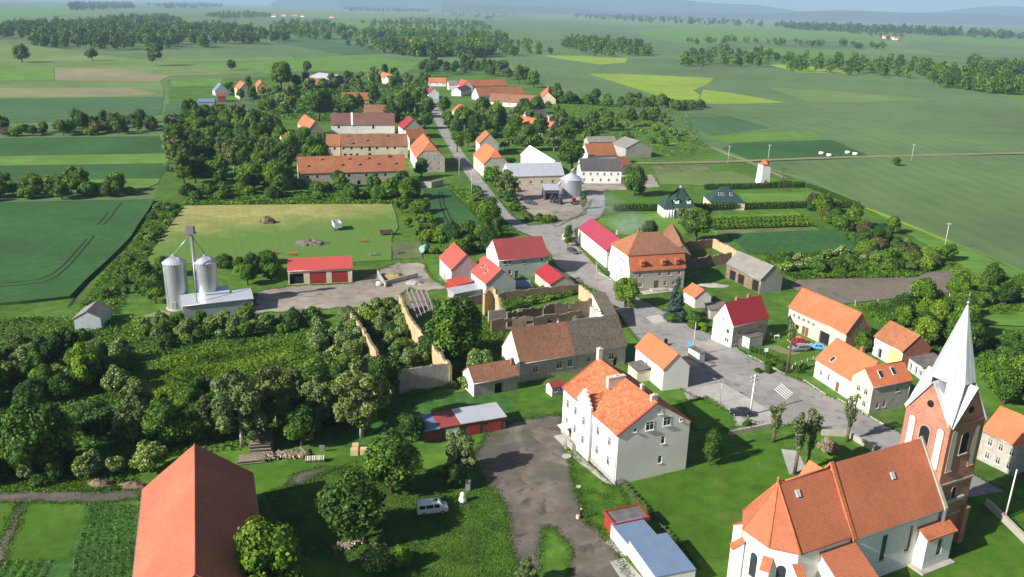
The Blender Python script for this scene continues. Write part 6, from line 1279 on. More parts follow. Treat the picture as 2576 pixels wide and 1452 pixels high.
# ------------------------------------------------------------------ poles, lamps and signs
def pole(px, h, label, arms=1, r=.16, mat=None, armd=0.0, lamp=False, name='utility_pole', group='utility poles'):
    b = P(*px); root = thing(name, label, 'pole' if not lamp else 'street lamp', (b[0], b[1], 0), armd, group)
    m = MB(); m.tube((0, 0, 0), (0, 0, h), r, r * .6, 8); m.build('post', mat or m_conp, root)
    for i in range(arms):
        m = MB(); z = h - .5 - i * .8; m.bx(-.9, .9, -.06, .06, z, z + .12)
        for x in (-.8, -.3, .3, .8): m.tube((x, 0, z + .12), (x, 0, z + .34), .05, .04, 6)
        m.build('crossarm', mat or m_conp, root)
    if lamp:
        m = MB(); m.tube((0, 0, h - .05), (1.2, 0, h + .35), .05, .04, 6); m.box((1.5, 0, h + .38), (.7, .25, .14)); m.build('lamp_head', m_metal, root)
    return root
pole((1887, 1045), 8.2, 'white concrete pole with cross arms by the black parked car', 2, .2, paint('white_concrete', (.72, .7, .66), .9), .5)
pole(t(6, 75, 1240), 7.8, 'concrete pole standing by the bus shelter', 0, .15)
pole(t(10, 990, 665), 7.5, 'slim street pole by the lit courtyard wall', 0, .11, None, 0, True)
pole((1186, 494), 9.5, 'pole on the left side of the street below the estate', 1)
pole((1155, 450), 9, 'next pole up the left side of the street', 1)
pole((1266, 484), 10, 'tall pale pole at the gable of the metal hall', 1)
pole((1103, 234), 9, 'pole far up the street', 1)
pole((1137, 398), 9, 'pole in the shade of the street trees', 1)
pole(t(3, 340, 1238), 9, 'left concrete pole along the field track', 1)
pole(t(3, 640, 1245), 10, 'concrete pole above the transformer tower', 1)
pole(t(3, 1725, 1218), 9, 'concrete pole far out along the field track', 1)
pole(t(6, 1970, 450), 9.5, 'grey pole at the right hand field edge', 1)
pole(t(9, 1570, 1175), 8.5, 'white pole at the right edge beside the churchyard wall', 0, .14, MATS['white_concrete'])
pole(t(9, 182, 602), 4.2, 'thin dark lamp post on the parking court', 0, .06, m_metal, 2.6, True, 'lamp_post', None)
b = P(*t(3, 740, 1438)); root = thing('power_mast', 'two-legged power mast behind the transformer tower', 'mast', (b[0], b[1], 0), .4)
for s in (-1, 1):
    m = MB(); m.tube((s * 1.3, 0, 0), (s * .25, 0, 9.5), .16, .12, 6); m.build('leg', m_bark, root)
m = MB(); m.bx(-1.4, 1.4, -.08, .08, 9.0, 9.2); m.build('crossarm', m_bark, root)
m = MB(); m.bx(-.6, .6, -.6, .6, 5.6, 5.75); m.bx(-.4, .4, -.4, .4, 5.752, 6.7); m.build('transformer', m_metal, root)
def sign(px, h, label, col, w=.7, round_=True, z=2.2):
    b = P(*px); root = thing('road_sign', label, 'sign', (b[0], b[1], 0), 0); m = MB(); m.tube((0, 0, 0), (0, 0, h), .04, .04, 6); m.build('post', m_metal, root)
    m = MB()
    if round_: m.lathe([(0, -.02), (w / 2, -.02), (w / 2, .02), (0, .02)], 16, smooth=False); m.build('panel', paint('sign_' + label.split()[0], col, .5), root, (0, -.07, h - w * .4), (PI / 2 - .3, 0, 0))
    else: m.bx(-w / 2, w / 2, -.09, -.05, h - w, h); m.build('panel', paint('sign_' + label.split()[0], col, .5), root)
sign(t(6, 45, 1232), 3.0, 'light blue road sign beside the bus shelter', (.1, .42, .85), 1.1)
sign(t(6, 622, 1262), 2.6, 'white and blue sign in the front garden hedge', (.55, .7, .85), .8, False)
# bus shelter with paving slabs
b = P(*t(10, 2010, 1385)); an = math.atan2(*(P(*t(10, 2220, 1430))[:2] - P(*t(10, 1985, 1300))[:2])[::-1])
root = thing('bus_shelter', 'small bus shelter with flat roof beside the road', 'bus shelter', (b[0], b[1], 0), an)
m = MB(); m.bx(-2, 2, -.8, .9, 2.25, 2.4); m.build('roof', T_tar, root)
for x in (-1.8, 1.8):
    m = MB(); m.bx(x - .04, x + .04, -.7, .7, .02, 2.24); m.build('side_panel', W_clean, root)
m = MB(); m.bx(-1.7, 1.7, -.75, -.7, .3, 2.24); m.build('back_panel', W_clean, root)
m = MB(); m.bx(-1.5, 1.5, -.6, -.2, .42, .48); m.bx(-1.4, -1.3, -.55, -.25, .02, .42); m.bx(1.3, 1.4, -.55, -.25, .02, .42); m.build('bench', m_wood, root)
for q in ([t(10, 1985, 1295), t(10, 2090, 1345), t(10, 2060, 1370), t(10, 1975, 1325)], [t(10, 2100, 1370), t(10, 2225, 1420), t(10, 2180, 1432), t(10, 2080, 1390)]): sheet('paving_grate', q, T_tar, RZ + .006, seg=9)

# ------------------------------------------------------------------ vehicles
m_tyre = paint('black_tyre', (.02, .02, .02), .9)
def wheel(parent, x, y, r, w=.2):
    m = MB(); m.tube((0, -w / 2, 0), (0, w / 2, 0), r, r, 16); o = m.build('wheel', m_tyre, parent, (x, y, r)); h = MB(); h.tube((0, -w / 2 - .01, 0), (0, w / 2 + .01, 0), r * .58, r * .58, 12); h.build('rim', m_metal, o)
def carpaint(name, col):
    m = paint(name, col, .25, .0, .03, .6); m.node_tree.nodes['Principled BSDF'].inputs['Coat Weight'].default_value = .6; return m
def loft(m, secs, mi=0):
    for a, b in zip(secs, secs[1:]):
        n = len(a)
        for i in range(n): m.poly([a[i], a[(i + 1) % n], b[(i + 1) % n], b[i]], mi, True)
    m.poly(secs[0][::-1], mi); m.poly(secs[-1], mi)
def car(name, label, px, rz, col, kind='hatch', group=None, cat='car'):
    b = P(*px); root = thing(name, label, cat, (b[0], b[1], .05), rz, group); cp = carpaint('paint_' + label.split()[0] + '_' + kind, col)
    if kind == 'van': L, Wd, H, prof = 4.5, 1.75, 2.0, [(-2.25, .35, 1.35), (-2.2, .3, 1.9), (-1.6, .28, 1.96), (.9, .28, 1.95), (1.25, .3, 1.8), (1.75, .32, 1.15), (2.2, .35, .98), (2.28, .42, .7)]
    elif kind == 'estate': L, Wd, H, prof = 4.4, 1.72, 1.45, [(-2.2, .4, .8), (-2.15, .3, 1.25), (-1.5, .25, 1.42), (.1, .25, 1.44), (.55, .25, 1.36), (1.1, .27, .95), (1.9, .3, .85), (2.2, .4, .6)]
    else: L, Wd, H, prof = 4.1, 1.68, 1.42, [(-2.0, .4, .85), (-1.95, .3, .95), (-1.35, .25, 1.3), (-.9, .25, 1.4), (.1, .25, 1.42), (.5, .25, 1.34), (1.05, .27, .92), (1.75, .3, .8), (2.05, .4, .6)]
    m = MB(); secs = []
    for x, z0, z1 in prof:
        wb = Wd / 2; belt = min(z1, .85 if kind != 'van' else 1.1); wt = wb - max(0, z1 - belt) * (.28 if kind != 'van' else .14)
        e = .06; secs.append([(x, -wb + e, z0), (x, wb - e, z0), (x, wb, z0 + .12), (x, wb, belt), (x, wt, z1 - .05), (x, wt - .08, z1), (x, -wt + .08, z1), (x, -wt, z1 - .05), (x, -wb, belt), (x, -wb, z0 + .12)])
    loft(m, secs); m.build('body', cp, root)
    belt = .9 if kind != 'van' else 1.18; top = H - .14 if kind != 'van' else 1.72
    spans = dict(van=[(-1.95, -1.05), (-.95, .1), (.2, 1.1)], estate=[(-1.9, -1.2), (-1.1, -.25), (-.15, .6)], hatch=[(-1.15, -.35), (-.25, .55)])[kind]
    for s in (-1, 1):
        for x0, x1 in spans:
            y0 = Wd / 2 + .012 - .0; y1 = Wd / 2 - (top - (.85 if kind != 'van' else 1.1)) * (.28 if kind != 'van' else .14) + .014; ym = Wd / 2 - .01 * 1 + .004
            q = [(x0, s * ym, belt), (x1, s * ym, belt), (x1 - (.25 if (x1 == spans[-1][1]) else .02), s * y1, top), (x0 + (.12 if x0 == spans[0][0] and kind != 'van' else .02), s * y1, top)]; g = MB(); g.poly(q if s < 0 else q[::-1]); g.build('side_window', m_glass, root)
    xw0, zw0, xw1, zw1 = dict(van=(1.72, 1.2, 1.29, 1.76), estate=(1.08, .99, .6, 1.34), hatch=(1.02, .96, .55, 1.32))[kind]
    g = MB(); g.poly([(xw0 + .02, -Wd * .42, zw0), (xw0 + .02, Wd * .42, zw0), (xw1 + .03, Wd * .36, zw1), (xw1 + .03, -Wd * .36, zw1)]); g.build('windscreen', m_glass, root)
    xr0, zr0, xr1, zr1 = dict(van=(-2.24, 1.25, -2.22, 1.75), estate=(-2.19, .95, -2.16, 1.22), hatch=(-1.93, 1.0, -1.4, 1.29))[kind]
    g = MB(); g.poly([(xr0 - .02, Wd * .4, zr0), (xr0 - .02, -Wd * .4, zr0), (xr1 - .03, -Wd * .36, zr1), (xr1 - .03, Wd * .36, zr1)]); g.build('rear_window', m_glass, root)
    for s in (-1, 1):
        l = MB(); l.box((prof[-1][0] - .02, s * Wd * .34, .66 if kind != 'van' else .8), (.08, .28, .16)); l.build('headlight', m_frame, root); l = MB(); l.box((prof[0][0] - .01, s * Wd * .42, .8), (.06, .14, .25)); l.build('tail_light', W_red, root)
        for x in (-L * .29, L * .31): wheel(root, x, s * (Wd / 2 - .09), .31)
    if kind == 'van': g = MB(); g.box((.55, 0, 1.97), (.45, .6, .06)); g.build('roof_hatch', m_dark, root)
    return root
car('van', 'old white minibus van parked in the shade of the big tree', t(8, 685, 965), math.radians(14), (.72, .73, .75), 'van', None, 'van')
car('car', 'black hatchback parked by the white pole', t(9, 282, 662), math.radians(172), (.015, .018, .028), 'hatch')
car('car', 'grey estate car parked on the dirt in the front garden', t(6, 875, 1195), math.radians(190), (.2, .22, .25), 'estate')
car('car', 'red car half hidden behind the grey estate', t(6, 862, 1142), math.radians(190), (.5, .02, .03), 'hatch')
car('car', 'light blue car beside the orange roofed house', t(6, 1012, 1185), math.radians(160), (.1, .35, .55), 'hatch')
car('car', 'dark car parked at the kerb before the white hall', t(10, 765, 300), math.radians(-58), (.06, .055, .055), 'estate')
car('car', 'maroon dark car further up by the white kiosk van', t(10, 745, 192), math.radians(-20), (.05, .025, .025), 'hatch')
car('car', 'dark blue car in the machine yard near the hedge', t(12, 860, 980), math.radians(-20), (.02, .025, .05), 'estate')
car('van', 'cream box van standing at the road junction', t(10, 688, 160), math.radians(80), (.75, .73, .66), 'van', None, 'van')
def trailer(label, px, rz, L, W, H, col, mat=None, name='farm_trailer', cat='trailer', side=.7, wheels=2):
    b = P(*px); root = thing(name, label, cat, (b[0], b[1], .25), rz); mt = mat or paint('trailer_' + label.split()[0] + label.split()[1], col, .7)
    m = MB(); m.bx(-L / 2, L / 2, -W / 2, W / 2, H, H + .12); m.build('bed', mt, root)
    for (x0, x1, y0, y1) in ((-L / 2, L / 2, -W / 2, -W / 2 + .06), (-L / 2, L / 2, W / 2 - .06, W / 2), (-L / 2, -L / 2 + .06, -W / 2 + .062, W / 2 - .062), (L / 2 - .06, L / 2, -W / 2 + .062, W / 2 - .062)):
        m = MB(); m.bx(x0, x1, y0, y1, H + .122, H + .12 + side); m.build('side_board', mt, root)
    m = MB(); m.tube((L / 2, 0, H - .1), (L / 2 + 1.2, 0, H - .35), .06, .06, 6); m.build('drawbar', m_metal, root)
    for i in range(wheels):
        x = -L * .3 + (L * .6 * i / max(1, wheels - 1))
        for s in (-1, 1): wheel(root, x, s * (W / 2 - .15), H * .62, .25)
    return root
trailer('grey white high sided trailer standing on the hay meadow', (848, 578), math.radians(112), 5.0, 2.4, .9, (.5, .52, .55), None, side=1.5)
trailer('small flat wagon at the meadow corner', (972, 592), math.radians(20), 4.5, 2.0, .7, (.16, .1, .07), side=.5)
trailer('green old trailer inside the yard hedge', t(12, 690, 925), math.radians(-30), 5, 2.2, .9, (.3, .4, .3), side=.8)
def tractor(label, px, rz, col):
    b = P(*px); root = thing('tractor', label, 'tractor', (b[0], b[1], .05), rz); mt = carpaint('tractor_' + label.split()[0], col)
    m = MB(); m.bx(.1, 1.9, -.4, .4, .75, 1.45); m.bx(1.9, 2.0, -.35, .35, .7, 1.35); m.build('bonnet', mt, root)
    m = MB(); m.box((-.6, 0, 1.2), (1.3, 1.2, .7)); m.build('body', mt, root); m = MB(); m.box((-.55, 0, 2.0), (1.2, 1.25, .9), 0, 0, .88); m.build('cab_glass', m_glass, root); m = MB(); m.box((-.55, 0, 2.52), (1.35, 1.3, .12)); m.build('cab_roof', mt, root)
    for s in (-1, 1): wheel(root, -.7, s * .8, .75, .4); wheel(root, 1.45, s * .65, .45, .28)
    m = MB(); m.tube((1.2, .2, 1.4), (1.2, .2, 2.3), .04, .04, 6); m.build('exhaust', m_metal, root)
tractor('red tractor by the short silo', t(12, 1430, 985), math.radians(20), (.5, .03, .03)); tractor('dark blue tractor beside the machine shelter', t(12, 1150, 960), math.radians(-70), (.04, .06, .13)); tractor('orange red tractor behind the yard hedge', t(12, 580, 830), math.radians(-40), (.45, .09, .03)); tractor('rust red tractor in the middle of the machine yard', t(12, 700, 820), math.radians(60), (.35, .06, .04))
tractor('second dark tractor right of the machine shelter', t(12, 1230, 975), math.radians(-100), (.05, .05, .06))
def implement(label, px, rz, col, n=5, name='field_implement'):
    b = P(*px); root = thing(name, label, 'machine', (b[0], b[1], .25), rz); mt = paint('implement_' + label.split()[0] + label.split()[1], col, .6)
    m = MB(); m.bx(-1.3, 1.3, -.08, .08, .7, .85); m.bx(-1.3, 1.3, .8, .95, .7, .85); m.bx(-.08, .08, -.9, -.082, .7, .82); m.build('frame', mt, root)
    for i in range(n):
        x = -1.2 + 2.4 * i / (n - 1); m = MB(); m.tube((x, .1, .72), (x, .5, .05), .05, .04, 5); m.box((x, .55, .15), (.3, .12, .25), .4); m.build('share', mt, root)
implement('red orange plough left behind the red garage', (688, 642), .3, (.5, .13, .05)); implement('orange harrow behind the red garage roof', (735, 645), .1, (.5, .16, .06)); implement('salmon red harrow on the grass right of the brush pile', (1432 / 2576 * 720 / 1.5652 + 626 + 18, 545.6), .2, (.5, .12, .08)) if False else implement('salmon red harrow on the grass right of the brush pile', (915, 612), .2, (.5, .12, .08))
implement('pale rusty rake on the grass above the farm yard', (940, 645), .8, (.35, .33, .3)); implement('weathered hay tedder at the vegetable bed', (1005, 640), 1.2, (.2, .18, .16))
# slurry tank
b = P(1068, 636); root = thing('slurry_tank', 'green and white tank wagon beside the farm house', 'tank', (b[0], b[1], .05), 1.2)
m = MB(); m.tube((-1.8, 0, 1.5), (1.8, 0, 1.5), .95, .95, 18); m.build('barrel', paint('mint_tank', (.3, .5, .42), .5), root); m = MB(); m.bx(-2.2, 2.4, -.5, .5, .45, .6); m.build('chassis', m_metal, root)
for s in (-1, 1): wheel(root, 0, s * .8, .5, .3)

# ------------------------------------------------------------------ heaps and log piles
def heap(name, label, px, rx, ry, h, mat, seed, cat='heap', rough=.25, n=22):
    b = P(*px); r = random.Random(seed); m = MB(); rings = 6; V = []
    for i in range(rings + 1):
        f = i / rings; V.append([(rx * (1 - f) * math.cos(2 * PI * j / n) * (1 + r.uniform(-rough, rough) * .5), ry * (1 - f) * math.sin(2 * PI * j / n) * (1 + r.uniform(-rough, rough) * .5), max(0.0, h * math.sin(f * PI / 2) ** 1.1 + (r.uniform(-rough, rough) * h * .45 if 0 < i else -.05))) for j in range(n)])
    for a, c in zip(V, V[1:]):
        for j in range(n): m.poly([a[j], a[(j + 1) % n], c[(j + 1) % n], c[j]], 0, True)
    o = m.build(name, mat, None, (b[0], b[1], .03)); return tag(o, label, cat)
m_dung = surf('brown_manure', [(.3, (.1, .07, .04)), (.7, (.2, .15, .09))], 1.2, .3, .2, .95, 6, .8, 3)
m_strw = surf('rotting_straw', [(.3, (.2, .15, .06)), (.7, (.33, .26, .11))], 1.2, .3, .2, .95, 6, .8, 3)
m_brush = surf('grey_brushwood', [(.3, (.08, .07, .055)), (.5, (.16, .14, .11)), (.7, (.26, .23, .19))], 2.5, .3, .2, .95, 8, 1.0, 5)
heap('manure_heap', 'pointed brown heap on the hay meadow', (672, 562), 3.2, 2.2, 2.2, m_dung, 1, rough=.5)
heap('brush_pile', 'wide flat pile of grey brushwood behind the red garage', (782, 614), 5.6, 4.0, 1.2, m_brush, 2, rough=.7, n=40)
heap('dung_heap', 'ochre straw heap inside the concrete bunker', t(5, 410, 650), 4.2, 2.4, 1.3, m_strw, 3, rough=.4)
heap('rubble_heap', 'rubble heap right of the straw bunker', t(5, 560, 690), 2.4, 1.6, .7, m_conc, 4, rough=.6)
heap('rubble_heap', 'pale rubble oval in the yard behind the manor', t(6, 230, 705), 4.0, 1.6, .5, m_conc, 5, rough=.5)
heap('rubble_heap', 'small debris heap inside the gutted house', t(5, 1720, 985), 3.0, 1.2, .7, m_conc, 6, rough=.6)
heap('soil_heap', 'brown earth bank beside the garden lane', t(7, 1000, 775), 2.6, 1.2, .8, m_dung, 7, rough=.5)
heap('soil_heap', 'second earth and scrap bank on the garden lane', t(7, 760, 760), 2.2, 1.2, .9, m_dung, 8, rough=.6)
heap('stone_heap', 'heap of pale stones left on the garden lane', t(7, 350, 745), 2.6, .8, .4, m_conc, 9, rough=.6)
for px, lb in (([t(5, 275, 620), t(5, 335, 720)], 'left concrete wall of the straw bunker'), ([t(5, 340, 700), t(5, 575, 640)], 'front concrete wall of the straw bunker')): tag(wallstrip('bunker_wall', px, .35, 1.2, m_conc), lb, 'wall')
m_log = surf('grey_log_bark', [(.3, (.13, .105, .08)), (.7, (.25, .21, .165))], 3, .3, .2, .95); m_cut = surf('fresh_cut_wood', [(.3, (.5, .35, .18)), (.7, (.65, .5, .3))], 4, .3, .1, .9)
def logpile(label, px, n, L, rad, spread, rz, seed, tidy=True, name='log_pile', cut=None):
    b = P(*px); r = random.Random(seed); root = thing(name, label, 'log pile', (b[0], b[1], .04), rz)
    ms_ = []
    for k in range(4):
        m = MB(); q = rad * (.75 + .18 * k); m.tube((-L / 2, 0, 0), (L / 2, r.uniform(-.06, .06), 0), q, q * .9, 8, 0, False); m.poly([(-L / 2, q * math.cos(a), q * math.sin(a)) for a in np.linspace(0, -2 * PI, 9)[:-1]], 1); m.poly([(L / 2, q * .9 * math.cos(a), q * .9 * math.sin(a)) for a in np.linspace(0, 2 * PI, 9)[:-1]], 1); ms_.append(m.mesh('log', [m_log, cut or m_cut]))
    per = max(1, int(spread / (2 * rad)))
    for i in range(n):
        row_, c = divmod(i, per)
        if tidy: p = ((r.uniform(-.2, .2) + (L + .2) * 0), (c - per / 2 + .5 * (row_ % 2)) * rad * 2.05, rad + row_ * rad * 1.75); e = (0, 0, r.uniform(-.06, .06))
        else: f = r.random(); p = (r.uniform(-spread, spread), r.uniform(-spread * .3, spread * .3), rad + abs(r.gauss(0, .35)) * rad * 3); e = (0, r.uniform(-.35, .35), r.uniform(-1.3, 1.3))
        link('log', r.choice(ms_), root, p, e)
    return root
Z5 = lambda x, y: ((900 + x / 4.2933) / 1.5652, (1680 + y / 4.2933) / 1.5652)
logpile('squared timber stack behind the salmon barn', Z5(560, 380), 48, 3.4, .18, 3.4, math.radians(12), 1)
logpile('long poles lying in front of the timber stack', Z5(400, 570), 22, 4.2, .13, 2.4, math.radians(14), 2)
logpile('loose grey logs tumbled beside the timber stack', Z5(1000, 500), 90, 1.1, .19, 3.0, math.radians(8), 3, False)
logpile('second stack of grey boards in the shade', Z5(600, 170), 14, 2.6, .13, 1.7, math.radians(5), 4)
logpile('split firewood pile under the flowering bush at the bottom edge', t(8, 60, 1220), 50, .9, .14, 2.0, .5, 5, False)
b = P(*Z5(1470, 600)); root = thing('pallet_stack', 'row of pale pallets leaning at the log pile', 'pallets', (b[0], b[1], .03), math.radians(8))
for i in range(11):
    m = MB(); m.box((-1.5 + i * .28, 0, .45), (.12, .9, 1.0), 0, 0, 1, .5); m.build('board', m_frame if i % 3 else m_cut, root)
for i, (x, y, s) in enumerate(((2130, 470, 1.0), (2290, 460, 1.0), (2150, 380, .9))):
    b = P(*Z5(x, y)); m = MB(); m.box((0, 0, .5 * s), (1.25 * s, 1.0, 1.0 * s), .1, 0, .96); m.box((0, 0, 1.02 * s), (1.1 * s, .85, .06), .1); tag(m.build('wood_crate', m_cut, None, (b[0], b[1], .03)), ['left block of cut pale wood beside the big tree', 'right block of cut pale wood beside the big tree', 'rear block of cut pale wood beside the big tree'][i], 'wood block')
b = P(*Z5(1590, 430)); m = MB(); m.box((0, 0, .5), (.9, .12, 1.3), 0, 0, 1, .3); m.box((0, -.08, .5), (.75, .05, 1.1), 0, 0, 1, .3); tag(m.build('metal_sheet', m_metal, None, (b[0], b[1], .2)), 'grey metal tray leaning in the shade by the logs', 'tray')
# white bulky statue, manholes, stump, small yard things
b = P(*t(8, 915, 885)); m = MB(); m.lathe([(.0, .02), (.52, .03), (.6, .3), (.5, .75), (.36, .95), (.4, 1.15), (.34, 1.45), (.15, 1.62), (0, 1.66)], 18); m.tube((0, -.5, .85), (0, -.35, .85), .12, .12, 10); tag(m.build('white_statue', W_clean, None, (b[0], b[1], 0)), 'white rounded figure standing at the grass edge near the van', 'statue')
b = P(*t(8, 955, 800)); m = MB(); m.bx(-.35, .35, -.2, .2, .02, 1.7); m.bx(-.42, .42, -.27, .27, 1.702, 1.85); tag(m.build('notice_cabinet', m_metal, None, (b[0], b[1], 0)), 'bluish grey cabinet behind the white figure', 'cabinet')
for px, lb, r_ in ((t(8, 1700, 547), 'round concrete manhole beside the house steps', .75), (t(8, 1790, 778), 'small manhole ring on the grass by the yard', .4)):
    b = P(*px); m = MB(); m.lathe([(r_, .02), (r_, .16), (r_ * .8, .161), (r_ * .8, .13), (0, .131)], 18, smooth=False); tag(m.build('manhole', m_conc, None, (b[0], b[1], .06)), lb, 'manhole')
b = P(*t(8, 1785, 1012)); m = MB(); m.lathe([(.3, .02), (.28, .5), (.24, .52), (0, .5)], 12); tag(m.build('tree_stump', m_cut, None, (b[0], b[1], .05)), 'pale chopping block beside the person', 'stump')
# the person in the yard
b = P(*t(8, 1806, 1018)); root = thing('person', 'person with light hair in dark clothes standing at the yard edge', 'person', (b[0], b[1], .06), math.radians(200))
J = [(0, 0, .92), (0, 0, 1.1), (0, 0, 1.36), (0, .0, 1.46), (0, .02, 1.54), (0, .03, 1.62), (0, .02, 1.7), (.09, 0, .86), (.1, .03, .48), (.11, -.02, .08), (.11, .12, .04), (-.09, 0, .86), (-.12, -.02, .48), (-.14, -.08, .08), (-.14, .06, .04), (.18, 0, 1.38), (.23, .04, 1.1), (.22, .2, .92), (-.18, 0, 1.38), (-.24, .02, 1.1), (-.22, .18, .92)]
Ed = [(0, 1), (1, 2), (2, 3), (3, 4), (4, 5), (5, 6), (0, 7), (7, 8), (8, 9), (9, 10), (0, 11), (11, 12), (12, 13), (13, 14), (2, 15), (15, 16), (16, 17), (2, 18), (18, 19), (19, 20)]
Rd = [.15, .15, .16, .07, .065, .095, .08, .1, .07, .05, .045, .1, .07, .05, .045, .08, .055, .04, .08, .055, .04]
for s_, w_ in ((1, 17), (-1, 20)):
    wv_ = J[w_]
    for k, (dx, ln) in enumerate(((-.035, .07), (-.012, .085), (.012, .09), (.035, .08), (.05 * s_, .05))):
        i0 = len(J); J.append((wv_[0] + dx, wv_[1] + .06, wv_[2] - .03)); J.append((wv_[0] + dx * 1.2, wv_[1] + .06 + ln * .6, wv_[2] - .03 - ln * .5)); Rd += [.012, .009]; Ed += [(w_, i0), (i0, i0 + 1)]
me = bpy.data.meshes.new('body'); me.from_pydata(J, Ed, []); ob = link('body', me, root); md = ob.modifiers.new('skin', 'SKIN'); md.use_smooth_shade = True
for i, v_ in enumerate(me.skin_vertices[0].data): v_.radius = (Rd[i], Rd[i]); v_.use_root = i == 0
ob.modifiers.new('sub', 'SUBSURF').levels = 1; ob.modifiers['sub'].render_levels = 1
m_cloth, nt, N_, Lk, bb = nodes('dark_clothes_and_skin'); tc = N_.new('ShaderNodeTexCoord'); sx_ = N_.new('ShaderNodeSeparateXYZ'); Lk.new(tc.outputs['Object'], sx_.inputs[0]); rp = ramp(nt, [(.0, (.03, .02, .02)), (.43, (.035, .03, .03)), (.74, (.05, .045, .05)), (.76, (.5, .3, .22))]); rp.color_ramp.interpolation = 'CONSTANT'; mm = N_.new('ShaderNodeMath'); mm.operation = 'DIVIDE'; mm.inputs[1].default_value = 2.0; Lk.new(sx_.outputs[2], mm.inputs[0]); Lk.new(mm.outputs[0], rp.inputs[0]); Lk.new(rp.outputs[0], bb.inputs['Base Color']); me.materials.append(m_cloth)
m = MB(); m.lathe([(.1, 1.6), (.115, 1.67), (.1, 1.75), (.05, 1.8), (0, 1.81)], 12, (0, -.005)); m.build('hair', paint('light_blond_hair', (.7, .66, .5), .7), root)

# ------------------------------------------------------------------ fences
def fence(px, label, step=2.2, h=1.2, mat=None, rail=2, name='fence', r=.05):
    c = [P(*p)[:2] for p in px]; o = c[0]; root = thing(name, label, 'fence', (o[0], o[1], .03)); mt = mat or m_conp
    for a, b in zip(c, c[1:]):
        d = b - a; L = np.linalg.norm(d); n = max(1, int(L / step)); an = math.atan2(d[1], d[0])
        for k in range(n + 1):
            p = a + d * k / n - o; m = MB(); m.box((p[0], p[1], h / 2), (r * 2, r * 2, h), an); m.build('post', mt, root)
        for i in range(rail):
            z = h * (.35 + .5 * i); m = MB(); q = (a + b) / 2 - o; m.box((q[0], q[1], z), (L, .03, .05), an); m.build('rail', mt, root)
    return root
fence([t(6, 1300, 862), t(6, 1470, 848), t(6, 1620, 838), t(6, 1710, 828), t(6, 1870, 815), t(6, 2010, 805)], 'pale concrete post fence along the ploughed plot', 4.5, 1.6, m_conp, 1, r=.09)
fence([t(8, 2105, 755), t(8, 2240, 905), t(8, 2350, 1040), t(8, 2480, 1180), (1745, 1440)], 'dark garden fence between the yard and the church lawn', 1.7, 1.1, paint('dark_fence_wood', (.13, .11, .09), .9), 2)
fence([t(8, 2070, 772), t(8, 2105, 755)], 'short fence piece at the corner of the tall house', 1.2, 1.1, MATS['dark_fence_wood'], 2)
fence([t(6, 375, 1145), t(6, 430, 1175), t(6, 495, 1225)], 'grey gate fence beside the crimson roofed house', 1.4, 1.3, m_metal, 2)
fence([t(6, 800, 1360), t(6, 850, 1310), t(6, 985, 1265)], 'low white garden rail right of the slender trunk', 1.6, .8, m_frame, 2)
fence([t(4, -100, 880), t(4, 200, 870)], 'short fence at the left field corner', 3, 1.2, m_bark, 1)
cpts = [P(*q)[:2] for q in (t(8, 2150, 765), t(8, 2280, 900), t(8, 2390, 1030), t(8, 2520, 1180), (1770, 1440))]
cnt = 0
for a, b in zip(cpts, cpts[1:]):
    L = np.linalg.norm(b - a); n = int(L / .9)
    for k in range(n): p = a + (b - a) * k / n; put('bush', (p[0], p[1]), TR.uniform(.28, .42), 'small round hedge plant in the row along the church lawn fence', 'hedge plants along the lawn fence', .9)
# estate wall, greenhouse, bales
o = wallstrip('estate_wall', [t(11, 1920, 1150), t(11, 2100, 1160), t(11, 2260, 1120)], .5, 2.4, W_old); tag(o, 'old estate wall beside the green crop by the street', 'wall')
b = P(*t(6, 2440, 1205)); root = thing('greenhouse', 'small white plastic tunnel greenhouse in the right gardens', 'greenhouse', (b[0], b[1], 0), .35)
m = MB(); n = 10; pr = [(-1.6 * math.cos(PI * i / n), 2.0 * math.sin(PI * i / n)) for i in range(n + 1)]
for (a, c), (d, e) in zip(pr, pr[1:]): m.poly([(-2.4, a, c), (2.4, a, c), (2.4, d, e), (-2.4, d, e)][::-1], 0, True)
m.poly([(-2.4, a, c) for a, c in pr]); m.poly([(2.4, a, c) for a, c in pr][::-1]); m.build('cover', paint('milky_plastic', (.75, .77, .78), .4), root)
m = MB(); m.bx(-2.5, -2.42, -.5, .5, .05, 1.6); m.build('door', m_frame, root)
for i, (x, y) in enumerate(((1045, 1168), (1103, 1183), (1243, 1162), (1300, 1173))):
    b = P(*t(3, x, y)); m = MB(); m.lathe([(0, 0), (1.3, .02), (1.4, .6), (1.3, 1.2), (0, 1.3)], 12); tag(m.build('wrapped_bale', W_clean, None, (b[0], b[1], .3)), ['leftmost', 'second', 'third', 'rightmost'][i] + ' of the four white wrapped bales by the field track', 'bale')
b = P(*t(5, 285, 705)); m = MB(); m.lathe([(0, .02), (.75, .03), (.85, .5), (.7, .95), (0, 1.1)], 14); tag(m.build('water_tank', W_clean, None, (b[0], b[1], .05)), 'white plastic tank beside the straw bunker', 'tank')
b = P(*t(5, 1355, 615)); m = MB(); m.tube((0, 0, .02), (0, 0, 2.6), .75, .75, 16); m.lathe([(.78, 2.6), (.2, 3.0), (0, 3.05)], 16); tag(m.build('upright_tank', T_sil, None, (b[0], b[1], .05)), 'upright silver tank before the pale green house', 'tank')
